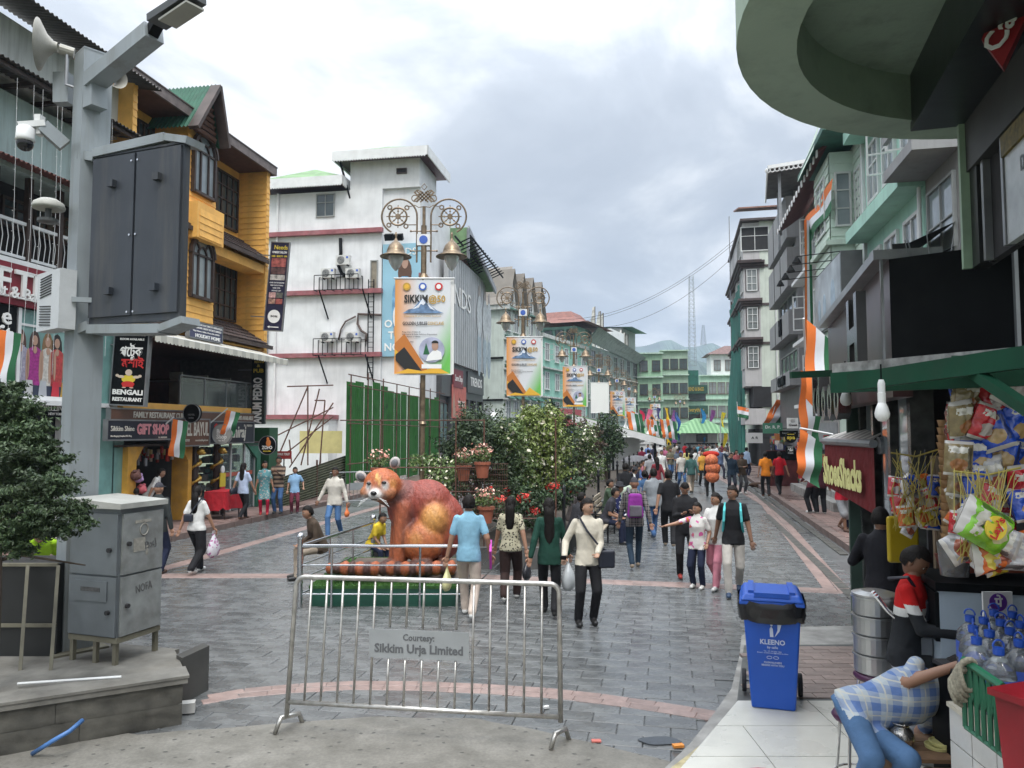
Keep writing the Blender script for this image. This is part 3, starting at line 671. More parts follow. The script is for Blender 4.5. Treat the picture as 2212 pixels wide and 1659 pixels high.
 for e in(gl.y-.1,gr.y+.15):
  MB().bar((.85,e,gz-.12),(.85,c,ap.z+.05),.3,.1).build('barge_board',RF,r)
  L2=((ap.z-gz+.2)**2+(c-e)**2)**.5;s=1 if e>c else-1
  mb=corrug(4.2,L2);ang=math.atan2(ap.z-gz+.15,abs(c-e))
  M=Matrix.Translation((-3.3,c,ap.z+.1))@Matrix.Rotation(-pi/2 if True else 0,4,'Z')if s>0 else Matrix.Translation((.9,c,ap.z+.1))@Matrix.Rotation(pi/2,4,'Z')
  vs=[];
  for p in mb.v:
   x=-3.3+p[1];vs.append((x,c+s*p[0]*cos(ang),ap.z+.1-p[0]*sin(ang)+p[2]))
  mb.v=vs;mb.build('roof_sheet',GR,r)
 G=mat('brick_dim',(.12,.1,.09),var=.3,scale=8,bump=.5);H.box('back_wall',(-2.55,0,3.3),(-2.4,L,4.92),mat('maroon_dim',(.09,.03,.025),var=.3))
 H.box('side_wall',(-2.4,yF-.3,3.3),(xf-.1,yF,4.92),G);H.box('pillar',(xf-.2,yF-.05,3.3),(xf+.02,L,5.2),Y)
 gp_=mat('rail_glass',(.5,.6,.6),rough=.05,var=0,trans=.85,spec=.6)
 for i in range(4):
  a=2.3+i*1.15;H.box('glass_panel',(xf-.06,a+.02,3.3),(xf-.045,a+1.12,4.05),gp_);H.box('post',(xf-.08,a-.02,3.3),(xf-.03,a+.02,4.1),METAL)
 H.box('handrail',(xf-.08,2.3,4.08),(xf-.02,6.95,4.12),METAL)
 for i in range(3):
  a=2.8+i*1.3;H.box('dining_table',(-1.2,a,4.0),(-.3,a+.8,4.05),DW);H.box('chair_back',(-.9,a+.85,3.4),(-.5,a+.9,4.3),mat('beige_chair',(.35,.32,.27),var=.2))
 A=thing('retractable_awning','cream striped awning with scalloped edge above the first floor restaurant','awning',H.o,-H.A)
 x1=1.5;e1=H.hit(622,783,x1);e0=H.hit(335,716,x1);zz=(e0.z+e1.z)/2
 cr=waves('cream_stripes',(.62,.6,.52),(.47,.46,.40),1,2.2)
 MB().add([(xf-.3,e0.y+.2,zz+.42),(xf-.3,e1.y,zz+.42),(x1,e1.y,zz),(x1,e0.y,zz),(xf-.3,e0.y+.2,zz+.4),(xf-.3,e1.y,zz+.4),(x1,e1.y,zz-.02),(x1,e0.y,zz-.02)],[(0,1,2,3),(7,6,5,4),(0,3,7,4),(1,5,6,2),(3,2,6,7)]).build('canvas',cr,A)
 n=46;P=[(e0.y,zz+.01)]
 for i in range(n*4+1):y=e1.y+(e0.y-e1.y)*i/(n*4);P.append((y,zz-.14-.035*abs(sin(pi*i/4))))
 P=[(e1.y,zz+.01)]+P[1:]+[(e0.y,zz+.01)]
 MB().prism(P,x1+.003,x1+.012,plane='YZ').build('valance',cr,A);MB().tube([(x1-.02,e0.y,zz),(x1-.02,e1.y,zz)],.03,8).build('front_bar',WH,A)
 for y in(e0.y+.6,e1.y-.4):MB().tube([(xf-.2,y,zz+.1),(x1-.05,y,zz-.02)],.02,6).build('arm',WH,A)
 def sgn(name,label,u0,u1,v0,v1,x,m,texts,cat='sign',vr=0.):
  0
  t=thing(name,label,cat,H.o,-H.A);um=(u0+u1)/2
  a,b=H.hit(u0,v0,x).y,H.hit(u1,v0,x).y;zt,zb=H.hit(um,v0,x).z,H.hit(um,v1,x).z
  MB().bb((x-.1,a,zb),(x,b,zt)).build('board',m,t)
  fr=MB()
  for z in(zb,zt):fr.bb((x-.1,a-.02,z-.018),(x+.012,b+.02,z+.018))
  for y in(a,b):fr.bb((x-.1,y-.02,zb),(x+.012,y+.02,zt))
  fr.build('frame',METAL,t)
  for(s,fa,fz,hh,wd,lm,bo,sh)in texts:
   MB().text(s,(zt-zb)*hh,TX((x+.004,a+(b-a)*fa,zb+(zt-zb)*fz),'E'),width=(b-a)*wd,bold=bo,sh=sh,ext=.012).build('lettering',lm,t)
  return t
 bb_=mat('brown_board',(.135,.065,.042),rough=.45,var=.12);nv=mat('navy_board',(.02,.022,.035),rough=.3,var=.15)
 cream=mat('lettering_cream',(.6,.57,.5),var=0);pk=mat('lettering_pink',(.62,.25,.27),var=0)
 sgn('restaurant_sign','brown family restaurant fascia board above the hotel sign',238,555,888,911,.5,bb_,[('FAMILY RESTAURANT CUM BAR',.3,.5,.72,.36,cream,.02,0),('ROOMS AVAILABLE',.88,.5,.62,.17,cream,.02,0)])
 sgn('gift_shop_sign','navy gift shop sign with pink capital letters',232,371,908,950,.62,nv,[('Sikkim Shine',.22,.56,.36,.34,cream,0,0),('GIFT SHOP',.69,.52,.72,.52,pk,.045,0),('New Shopping Complex, M.G. Marg',.2,.2,.12,.3,cream,0,0),('M : 7407089890',.85,.1,.13,.14,cream,0,0)])
 sgn('hotel_sign','brown hotel sign with tall cream letters between two dark shop signs',373,453,905,963,.56,bb_,[('HOTEL BAYUL',.52,.6,.72,.9,cream,.02,0),('M.G. MARG, GANGTOK',.25,.2,.12,.4,cream,0,0),('www.hotelbayul.com',.78,.2,.12,.36,cream,0,0)])
 sgn('shop_sign','dark shop sign with red and cream script letters at the end of the hotel front',454,549,911,957,.55,nv,[('C',.1,.5,.95,.09,LR,.04,.2),('Ahiraj',.6,.5,.78,.4,cream,.02,.15),('M : 7407010',.85,.82,.16,.2,cream,0,0)])
 sgn('holiday_home_sign','navy and white holiday home board over the cream awning',409,481,700,735,1.0,mat('slate_blue_board',(.06,.065,.12),rough=.4,var=.1),[('BENGAL STATE ELECTRICITY EMPLOYEES',.5,.86,.17,.95,LW,0,0),('COOPERATIVE CREDIT SOCIETY LIMITED',.5,.66,.17,.9,LW,0,0),('Vijay House, Sabha, Phone No. 03592',.5,.46,.13,.8,LW,0,0),('HOLIDAY HOME',.55,.18,.3,.75,LW,.02,0)])
 fl=.14
 H.box('yellow_pier',(-.2,.3,fl),(.35,.62,2.2),mat('shop_yellow',(.62,.33,.05),rough=.6,var=.2,dirt=.5,dirtc=(.3,.2,.12)));ys=[.3,3.05,3.85,4.4,5.6,6.75]
 for a in(2.85,):H.box('yellow_pier',(-.2,a,fl),(.3,a+.18,2.2),MC['shop_yellow'])
 H.box('shop_ceiling',(-2.6,0,2.2),(.35,L,2.25),DW);H.box('side_wall',(-2.6,-.05,fl),(.2,.0,3.05),DK)
 for a,b in((.62,.95),(2.5,2.85)):MB().add([(.3,.62 if a<1 else 2.85,1.75),(.3,.62 if a<1 else 2.85,2.2),(.3,b if a<1 else a,2.2),(.22,.62 if a<1 else 2.85,1.75),(.22,.62 if a<1 else 2.85,2.2),(.22,b if a<1 else a,2.2)],[(0,1,2),(3,5,4),(0,2,5,3),(0,3,4,1),(1,4,5,2)]).build('arch_bracket',MC['shop_yellow'],r)
 goods=[mat('goods_%d'%i,c,rough=.4,var=.25,scale=15)for i,c in enumerate([(.4,.03,.03),(.04,.12,.06),(.35,.27,.1),(.25,.25,.27),(.05,.07,.2),(.5,.45,.4),(.03,.03,.03),(.3,.1,.02)])]
 shelf=thing('goods_display','crowded display of souvenirs on shelves inside the gift shop','goods',H.o,-H.A)
 for k,(x,ya,yb_,n)in enumerate(((-1.6,.7,2.8,240),(-.9,.66,1.2,60))):
  mb=MB()
  for i in range(n):
   z=.3+(i%8)*.25;w=rnd(.04,.12);h=rnd(.06,.22)
   mb.box((x+rnd(-.08,.12),rnd(ya,yb_),z+h/2),(w,w*rnd(.7,1.5),h),rz=rnd(0,1),mi=random.randrange(8))
  for j in range(8):mb.box((x,(ya+yb_)/2,.28+j*.25),(.3,yb_-ya,.02),mi=6)
  for i in range(40):mb.box((rnd(-1.2,.1),rnd(.7,2.8),rnd(1.75,2.15)),(.04,.08,rnd(.08,.22)),mi=random.choice((0,0,2,3,5)))
  o=mb.build('souvenirs',goods,shelf);o['kind']='stuff'
 gold=mat('gold_paint',(.45,.27,.05),rough=.35,metal=.4,var=.3,scale=9)
 for k,(y,lab)in enumerate(((3.25,'golden dragon column next to the gift shop opening'),(4.35,'golden dragon column beside the glass shop door with a lion mask on top'))):
  d=thing('dragon_column',lab,'column',H.o+Matrix.Rotation(-H.A,3,'Z')@Vector((.25,y,0)),-H.A)
  MB().cyl((0,0,fl),(0,0,2.2),.1,.1,12).build('shaft',DW,d)
  MB().tube([(.14*cos(t*.55),.14*sin(t*.55),.35+1.55*t/40)for t in range(41)],[.05+.02*sin(t*1.7)for t in range(41)],8).build('dragon',gold,d,smooth=True)
  MB().ball((.16,0,2.0),(.12,.1,.1)).ball((.26,0,1.96),(.06,.06,.05)).build('head',gold,d,smooth=True)
 H.box('door',(-.5,3.5,fl),(-.42,4.15,2.15),mat('red_brown_door',(.09,.03,.02),var=.3))
 for i in range(5):H.box('door_panel',(-.42,3.6,fl+.12+i*.39),(-.39,4.05,fl+.42+i*.39),mat('door_panel_brown',(.05,.018,.014),var=.2))
 gs=mat('shop_glass',(.45,.55,.55),rough=.05,var=0,trans=.8);st=mat('aqua_goods',(.3,.5,.5),rough=.5,var=.5,scale=6)
 for k,(a,b)in enumerate(((4.55,5.15),(5.2,5.95),(6.0,6.6))):
  H.box('shop_window',(.18,a,fl),(.2,b,2.15),gs);H.box('window_post',(.15,b,fl),(.23,b+.05,2.2),WH)
 mb=MB()
 for i in range(200):
  h=rnd(.08,.24);mb.box((rnd(-.9,-.3),rnd(4.55,6.6),.25+(i%7)*.27+h/2),(.15,rnd(.08,.2),h),mi=random.choice((0,0,1,2,3)))
 d=thing('baby_goods','pale blue packets stacked behind the glass of the baby shop','goods',H.o,-H.A);o=mb.build('packets',[st,WH,goods[5],goods[3]],d);o['kind']='stuff'
 H.box('red_strip',(.2,4.6,1.2),(.205,6.5,1.32),mat('red_film',(.5,.12,.08),var=.1))
 gg=mat('green_frame',(.03,.15,.09),rough=.5,var=.2);H.box('green_post',(.1,6.62,fl),(.3,6.85,2.2),gg);MB().add([(.3,5.9,2.2),(.3,6.62,1.7),(.3,6.62,2.2),(.22,5.9,2.2),(.22,6.62,1.7),(.22,6.62,2.2)],[(0,1,2),(3,5,4),(0,3,4,1),(1,4,5,2),(2,5,3,0)]).build('green_bracket',gg,r)
 t=thing('standee','small yellow and red cut-out board on a stand at the hotel door','cut-out board',H.o+Matrix.Rotation(-H.A,3,'Z')@Vector((.45,4.35,0)),-H.A)
 MB().box((0,0,1.15),(.03,.28,.4)).build('torso',mat('flat_yellow',(.7,.55,.05),var=.05),t);MB().box((0,0,.87),(.03,.24,.16)).build('legs',LR,t);MB().ball((0,0,1.45),(.03,.1,.12)).build('head',LW,t);MB().box((0,0,.45),(.05,.08,.7)).build('stand',DW,t)
 tt=thing('display_table','small display table under a red cloth at the kerb of the gift shop','table',H.o+Matrix.Rotation(-H.A,3,'Z')@Vector((.95,3.6,0)),-H.A)
 MB().box((0,0,.88),(.6,.9,.03)).build('table_top',METAL,tt);mb=MB()
 n=24;top=[(.32*(1 if cos(2*pi*i/n)>0 else-1)*min(1,abs(cos(2*pi*i/n))*1.4),.47*(1 if sin(2*pi*i/n)>0 else-1)*min(1,abs(sin(2*pi*i/n))*1.4))for i in range(n)]
 mb.add([(x,y,.905)for x,y in top]+[(x*1.12+rnd(-.03,.03),y*1.06+rnd(-.03,.03),.38+rnd(-.03,.1))for x,y in top],[tuple(range(n))]+[(i,(i+1)%n,n+(i+1)%n,n+i)for i in range(n)]);mb.build('red_cloth',cloth((.4,.02,.03)),tt,smooth=False)
 for sx in(-.25,.25):
  for sy in(-.38,.38):MB().box((sx,sy,.51),(.03,.03,.75)).build('leg',DW,tt)
 for i,(z,c,rr,lab)in enumerate(((1.5,(.14,.07,.06),.13,'brown round plush toy hanging by the yellow pier'),(1.42,(.42,.28,.5),.11,'lilac plush toy hanging below the brown one by the yellow pier'),(1.15,(.5,.12,.14),.12,'red and pink plush toy hanging lowest by the yellow pier'))):
  o=MB().ball((0,0,0),rr).ball((.02,rr*.7,rr*.8),rr*.35).ball((.02,-rr*.7,rr*.8),rr*.35).ball((rr*.7,0,-.03),rr*.45).build('plush_toy',cloth(c),loc=H.o+Matrix.Rotation(-H.A,3,'Z')@Vector((.42,.5+.12*i,z)),smooth=True);tag(o,lab,'toy')
 return H
HY=yellow()
def cross_sign(name,label,H,u0,u1,v0,v1,xg,m,texts,lean=0.,frame=True,th=.1):
 0
 pm=H.hit((u0+u1)/2,(v0+v1)/2,xg);P=[H.hity(u,v,pm.y)for u,v in((u0,v1),(u1,v0))]
 t=thing(name,label,'sign',H.root.location.copy(),-H.A);w=P[1].x-P[0].x;h=P[1].z-P[0].z
 c=Vector(((P[0].x+P[1].x)/2,pm.y,(P[0].z+P[1].z)/2));M=Matrix.Translation(c)@Matrix.Rotation(lean,4,'Y')
 mb=MB();mb.M=M;mb.box((0,0,0),(w,th,h));mb.build('board',m,t)
 if frame:
  mb=MB();mb.M=M
  for s in(-1,1):mb.box((s*w/2,0,0),(.03,th+.03,h+.03));mb.box((0,0,s*h/2),(w-.03,th+.03,.03))
  mb.build('frame',METAL,t)
 mb=MB();mb.M=M;mb.bar((-w/2,0,h*.35),(-w/2-.5,0,h*.35),.03).bar((-w/2,0,-h*.35),(-w/2-.5,0,-h*.35),.03);mb.build('bracket',METAL,t)
 for(s,fx,fz,size,wd,lm,bo,rot)in texts:
  mb=MB();mb.text(s,size*h,M@TX((fx*w,-th/2-.004,fz*h),'S',rot),width=wd*(h if rot else w)if wd else None,bold=bo,ext=.008);mb.build('lettering',lm,t)
 t['dims']=[c.x,c.y,c.z,w,h];return t,M,w,h
t,M,w,h=cross_sign('restaurant_sign','tall black Bengali restaurant sign with a painted man in yellow and red',HY,243,322,722,876,.75,BLK,[('COLOURFUL',.05,.49,.03,.7,LW,.02,0),('ROOM AVAILABLE',.02,.43,.04,.7,LW,.01,0),('পেটুক',.02,.25,.2,.66,LW,.02,0),('মশাই',.08,.09,.17,.66,LR,.02,0),('BENGALI',0,-.32,.095,.88,LW,.04,0),('RESTAURANT',0,-.42,.07,.86,LW,.035,0)],lean=.05)
mb=MB();mb.M=M
def blob2(x,z,a,b,mi,y=-.056,n=14):mb.prism([(x+a*cos(2*pi*i/n),z+b*sin(2*pi*i/n))for i in range(n)],y-.004,y,mi,'XZ')
blob2(0,-.04*h,.1*w,.045*h,0,-.062);blob2(-.0,-.13*h,.2*w,.06*h,1);blob2(0,-.2*h,.19*w,.04*h,2,-.06)
for s in(-1,1):blob2(s*.22*w,-.1*h,.1*w,.02*h,0,-.058);blob2(s*.33*w,-.085*h,.05*w,.02*h,0,-.06);blob2(s*.1*w,-.23*h,.06*w,.022*h,2,-.062);blob2(s*.11*w,-.252*h,.06*w,.008*h,0,-.064)
mb.build('painted_man',[mat('flat_skin',(.62,.5,.4),var=0),MC['flat_yellow'],LR],t)
cross_sign('pub_sign','narrow black pub sign with vertical white letters on the corner of the yellow house',HY,543,575,778,916,.62,mat('black_green_panel',(.012,.022,.02),rough=.3,var=.2),[('RESTO',.05,.47,.05,.7,LY,.02,0),('&',0,.41,.06,.25,LY,.02,0),('PUB',0,.33,.085,.75,LY,.03,0),('ANUM PEDRO',0,-.13,.2,.72,LW,.04,pi/2)],frame=False)
t,M,w,h=cross_sign('salon_sign','leaning dark salon banner with photo squares and a white discount disc',HY,577,620,523,715,1.3,mat('navy_banner',(.02,.02,.05),rough=.4,var=.1),[('Needs',.05,.44,.07,.72,LY,0,0),('UNISEX SALON',0,.385,.035,.8,LW,.02,0),('HAIR · BEAUTY · SPA',0,.34,.03,.85,LY,.01,0),('HAIR EXTENSIONS',0,.04,.022,.8,LW,0,0),('HAIR SMOOTHING',0,.01,.022,.7,LW,0,0),('NAIL SPA',0,-.02,.022,.4,LW,0,0),('MAKE UP',0,-.05,.022,.5,LW,0,0)],lean=.075,frame=True,th=.05)
mb=MB();mb.M=M;cc=[mat('photo_%d'%i,c,var=.7,scale=9)for i,c in enumerate(((.3,.08,.07),(.1,.05,.05),(.4,.38,.36),(.5,.3,.28),(.12,.12,.1),(.35,.2,.15)))]+[LW,LB]
for i,(x,z,a,b)in enumerate(((0,.27,.8,.1),(0,.175,.8,.075),(0,.1,.8,.06),(-.2,-.1,.36,.06),(.2,-.1,.36,.06),(-.2,-.17,.36,.06),(.2,-.17,.36,.06))):mb.box((x*w,-.03,z*h),(a*w,.01,b*h),mi=i%6)
n=24;mb.prism([(.34*w*cos(2*pi*i/n),-.34*h+.34*w*sin(2*pi*i/n))for i in range(n)],-.035,-.026,6,'XZ');mb.text('30%',.03*h,M.inverted()@M@TX((0,-.037,-.34*h),'S'),width=.4*w,bold=.03,mi=7)
mb.prism([(-.32*w,-.46*h),(-.2*w,-.445*h),(-.2*w,-.455*h),(.3*w,-.455*h),(.3*w,-.465*h),(-.2*w,-.465*h),(-.2*w,-.475*h)],-.035,-.026,6,'XZ');mb.build('printed_pictures',cc,t)
def disc_sign(label,H,u,v,rp,xg,m,texts,name='round_sign',rim=None):
 p=H.hit(u,v,xg);rr=rp*p.length/F if False else rp*(Matrix.Translation(H.o)@Matrix.Rotation(-H.A,4,'Z')@p).y/F
 t=thing(name,label,'sign',H.o,-H.A);MB().lathe([(.001,-.05),(rr,-.05),(rr,.05),(.001,.05)],p,28,ax='Y').build('disc',m,t)
 MB().tube([(p.x+rr*cos(2*pi*i/28),p.y-.05,p.z+rr*sin(2*pi*i/28))for i in range(28)],.012,6,closed=True).build('rim',rim or METAL,t)
 MB().bar((p.x-rr,p.y,p.z),(p.x-rr-.35,p.y,p.z),.03).build('bracket',METAL,t)
 for s,fz,size,wd,lm in texts:MB().text(s,size*rr,TX((p.x,p.y-.056,p.z+fz*rr),'S'),width=wd*rr,bold=.03,ext=.008).build('lettering',lm,t)
 return t,p,rr
disc_sign('grey round baby shop sign hanging over the shop door under a small flag',HY,481,938,22,.85,mat('pale_grey_disc',(.36,.36,.34),rough=.4,var=.1),[('Baby',.25,.6,1.1,LW),('Shop',-.25,.6,1.1,LW),('Opp. M.G.',-.62,.2,.7,LW)])
disc_sign('black oval hotel emblem disc on the brown restaurant fascia',HY,416,893,20,.75,BLK,[('HOTEL',-.15,.25,.8,METAL),('BAYUL',-.5,.2,.6,METAL)])
t,p,rr=disc_sign('black round food sign with an orange figure beside the green sheet fence',HY,579,962,20,1.1,BLK,[('ZOPO',-.25,.5,1.2,LW),('ROLLS & GRILL',-.62,.16,.9,LY)])
MB().ball((p.x+.04,p.y-.06,p.z+.25*rr),(.28*rr,.01,.4*rr)).ball((p.x+.02,p.y-.06,p.z+.7*rr),(.16*rr,.01,.16*rr)).build('orange_figure',mat('flat_orange',(.6,.2,.05),var=0),t)
HY.box('end_sheet',(-.4,7.4,.1),(.3,8.0,2.7),mat('green_sheet_dark',(.02,.09,.04),rough=.4,var=.2))
def white_house():
 H=House('white_building','tall white building with maroon ledges, air conditioners and green tin roofs','L',43.0);r=H.root
 W_=painted('white_wall',(.72,.73,.74),.22,dc=(.3,.31,.31));MR=mat('maroon_band',(.28,.09,.1),rough=.6,var=.25,scale=3,dirt=.4,dirtc=(.35,.3,.3));GR=mat('pale_green_roof',(.16,.27,.13),rough=.7,var=.25,scale=2)
 hx=lambda u,v:H.hity(u,v)
 zr=hx(690,415).z;x0=hx(590,700).x;xt=hx(755,500).x;xb=hx(825,500).x;zt=hx(830,345).z
 H.box('wall',(x0-1,0,-.2),(xb,8,zr),W_);H.box('wall',(xb,.25,-.2),(0,8,zr),W_)
 H.box('tower',(xt,0.02,zr),(0,3.6,zt),W_)
 for v in(504,633,768):z=hx(700,v).z;H.box('ledge',(x0-1,-.3,z-.13),(xb+.1,0,z+.13),MR)
 z=hx(650,902).z;H.box('ledge',(x0-1,-1.4,z-.12),(xb-2.5,0,z+.14),MR);H.box('wall',(x0-1,-1.2,-.2),(xb-2.6,0,z-.12),W_)
 def roof(xa,xb_,z,rise,ov,depth):
  a,b,c,d=(xa-ov,-ov),(xb_+ov,-ov),(xb_+ov,depth),(xa-ov,depth);m1=((xa+xb_)/2-.3,depth*.35)
  MB().add([(a[0],a[1],z),(b[0],b[1],z),(c[0],c[1],z),(d[0],d[1],z),(m1[0],m1[1],z+rise),(m1[0],depth,z+rise)],[(0,1,4),(1,2,5,4),(3,0,4,5),(2,3,5),(3,2,1,0)]).build('roof',GR,r)
  e=MB().bb((a[0]-.02,a[1]-.06,z-.5),(b[0]+.05,a[1],z+.03)).bb((b[0],a[1]-.06,z-.5),(b[0]+.05,depth,z+.03)).bb((a[0]-.06,a[1]-.05,z-.5),(a[0]-.0,depth,z+.03))
  n=int((b[0]-a[0])/.16)
  for i in range(n):e.prism([(a[0]+i*.16,z-.5),(a[0]+i*.16+.16,z-.5),(a[0]+i*.16+.08,z-.6)],a[1]-.06,a[1]-.01,plane='XZ')
  for i in range(int((depth-a[1])/.2)):e.prism([(a[1]+i*.2,z-.5),(a[1]+i*.2+.2,z-.5),(a[1]+i*.2+.1,z-.6)],b[0],b[0]+.05,plane='YZ')
  e.build('eave_sheet',WH,r);MB().bb((xa-ov,-ov,z-.34),(xb_+ov,depth,z-.3)).build('soffit',mat('maroon_soffit',(.07,.025,.03)),r)
 roof(xt,-.05,zt+.35,1.0,.75,4.2);roof(x0-.1,xt-.9,hx(690,400).z+.25,1.5,.7,6)
 MB().bar((xt-.6,-.3,zt+.2),(xt,.05,zt-2.2),.1).build('roof_strut',BLK,r)
 a,b=hx(683,470),hx(724,418);w=H.wins((a.x+b.x)/2,a.z,b.x-a.x,b.z-a.z,cols=2,rows=2,gm=GL,fm=mat('grey_frame',(.3,.31,.3)));
 a,b=hx(857,376),hx(879,363);H.wins((a.x+b.x)/2,a.z,b.x-a.x,b.z-a.z,y=0,cols=1,fm=DW,gm=DK)
 a,b=hx(800,633),hx(817,562);H.wins((a.x+b.x)/2,a.z,b.x-a.x,b.z-a.z,cols=1,fm=MC['grey_frame'],gm=mat('brown_shutter',(.24,.21,.16),var=.3))
 MB().tube([(x0+.2,-.1,zr),(x0+.2,-.1,2)],.07,8).build('drain_pipe',WH,r);MB().tube([(x0-.3,-.1,9),(x0-.3,-.1,2)],.06,8).build('drain_pipe',METAL,r)
 acm=mat('ac_white',(.62,.62,.6),rough=.5,var=.08,dirt=.3);fan=mat('ac_fan',(.09,.095,.1),rough=.6)
 racks=[]
 for(uu0,uu1,vt,vb,ac,lab)in((690,784,597,632,((716,594),(769,594)),'upper'),(688,790,733,770,((714,730),(768,730)),'lower')):
  t=thing('metal_rack','thin %s metal rack carrying air conditioners on the white wall'%lab,'rack',H.o,-H.A);A,B=hx(uu0,vb),hx(uu1,vt);mb=MB()
  for y in(-.06,-.75):
   for z in(A.z,B.z):mb.bar((A.x,y,z),(B.x,y,z),.04)
   for i in range(6):x=A.x+(B.x-A.x)*i/5;mb.bar((x,y,A.z),(x,y,B.z),.035)
  for i in range(6):x=A.x+(B.x-A.x)*i/5;mb.bar((x,-.75,A.z),(x,-.06,A.z),.035)
  mb.build('rack_frame',BLK,t);s=MB()
  for x in(A.x+.3,B.x+.25):s.bar((x,-.7,A.z),(x+.3,-.05,A.z-1.6),.06)
  s.build('rack_strut',BLK,t)
  for k,(u,v)in enumerate(ac):racks.append((u,v,'%s air conditioner on the %s rack'%(('left-hand','right-hand')[k],lab)))
 racks.append((748,566,'air conditioner mounted alone above the upper rack'))
 first=None
 for u,v,lab in racks:
  p=hx(u,v);loc=Matrix.Translation(H.o)@Matrix.Rotation(-H.A,4,'Z')@Vector((p.x,-.42,p.z))
  if first is None:
   t=first=thing('air_conditioner','white '+lab,'air conditioner',loc,-H.A,'air conditioners on the white wall')
   MB().box((0,0,0),(.82,.34,.56)).build('casing',acm,t);MB().lathe([(.001,-.19),(.2,-.19),(.23,-.175)],(-.1,0,0),20,ax='Y').build('fan_guard',fan,t);g=MB()
   for rr in(.06,.11,.16,.2):g.tube([(-.1+rr*cos(2*pi*i/16),-.2,rr*sin(2*pi*i/16))for i in range(16)],.006,4,closed=True)
   g.build('grille',acm,t);MB().box((.29,-.175,.14),(.12,.01,.12)).build('badge',LBL,t);MB().box((-.28,0,-.31),(.06,.3,.06)).build('foot',BLK,t);MB().box((.28,0,-.31),(.06,.3,.06)).build('foot',BLK,t)
  else:dup(first,loc,-H.A,'white '+lab)
 def cable(name,label,pts,rr,m):
  P=[Matrix.Translation(H.o)@Matrix.Rotation(-H.A,4,'Z')@Vector((hx(u,v).x,-.12,hx(u,v).z))for u,v in pts]
  o=MB().tube(P,rr,8).build(name,m,smooth=True);tag(o,label,'cable')
 cable('cable_bundle','black cable bundle dropping from a wall hole to the upper air conditioners',[(737,516),(738,548),(733,575),(740,592),(757,600)],.1,BLK)
 cable('cable_bundle','dark pipe bundle bending down the wall to the right lower air conditioner',[(825,681),(775,679),(774,700),(782,715),(793,722),(792,738)],.07,mat('brown_lagging',(.1,.07,.06)))
 cable('cable_bundle','curving brown pipe down to the left lower air conditioner',[(770,684),(748,695),(738,712),(733,735)],.05,MC['brown_lagging'])
 t=thing('wall_ladder','thin black ladder fixed up the white wall beside the blue advert','ladder',H.o,-H.A);A,B=hx(797,822),hx(811,605);
 for x in(A.x,B.x):MB().box((x,-.25,(A.z+B.z)/2),(.05,.05,B.z-A.z)).build('rail',BLK,t)
 me=None
 for i in range(20):z=A.z+(B.z-A.z)*(i+.5)/20;MB().box(((A.x+B.x)/2,-.25,z),(B.x-A.x,.03,.03)).build('rung',BLK,t)
 A,B=hx(824,770),hx(905,524);t=thing('advert_banner','light blue clothing advert on the white wall with a printed woman in denim','advert',H.o,-H.A)
 MB().bb((A.x,.05,A.z),(B.x+.3,.2,B.z)).build('board',mat('sky_blue_print',(.28,.5,.62),rough=.4,var=.15,scale=.4),t)
 mb=MB();cx=A.x+1.35;zt2=B.z;sc=(B.z-A.z)
 def bl(x,z,a,b,mi,y):mb.prism([(cx+x+a*cos(i*pi/7),A.z+z*sc+b*sc*sin(i*pi/7))for i in range(14)],y-.006,y,mi,'XZ')
 bl(0,.74,.42,.13,3,.048);bl(0,.83,.2,.055,0,.04);bl(0,.55,.75,.16,1,.034);bl(-.6,.42,.16,.18,1,.03);bl(.62,.42,.16,.16,1,.03);bl(-.05,.58,.2,.09,2,.026);bl(-.45,.35,.25,.1,2,.022);bl(.0,.2,.5,.2,4,.044);bl(-.55,.22,.1,.05,0,.02)
 mb.build('printed_woman',[MC['printed_skin'],mat('denim_print',(.14,.33,.52),var=.3,scale=3),WH,mat('print_hair',(.1,.05,.03)),mat('pale_denim_print',(.3,.45,.58),var=.2)],t)
 mb=MB();
 for i,s in enumerate(('OWN','THE','NOW')):mb.text(s,.62,TX((A.x+.95,.035,A.z+.24*sc-i*.68+.3),'S'),bold=.02,ext=.01)
 mb.text('DS',.6,TX((B.x-.5,.035,B.z-.5),'S'),ext=.01);mb.build('lettering',LW,t)
 for k,(u,lab)in enumerate(((847,'left'),(867,'right'))):
  p=hx(u,517);t=tag(MB().box((p.x,-.5,p.z),(.5,.3,.35),rx=.5).bar((p.x,-.4,p.z),(p.x,.05,p.z+.3),.05).build('flood_light',BLK),'black flood light, the %s one above the blue advert'%lab,'flood light','flood lights above the blue advert');t.matrix_basis=Matrix.Translation(H.o)@Matrix.Rotation(-H.A,4,'Z')
 H.box('street_pier',(-.02,.25,2),(.02,3.5,zt-.4),W_)
 H.box('ledge',(0,.0,hx(860,600).z),(.25,3.6,hx(860,600).z+.25),MR)
 return H
HW=white_house()
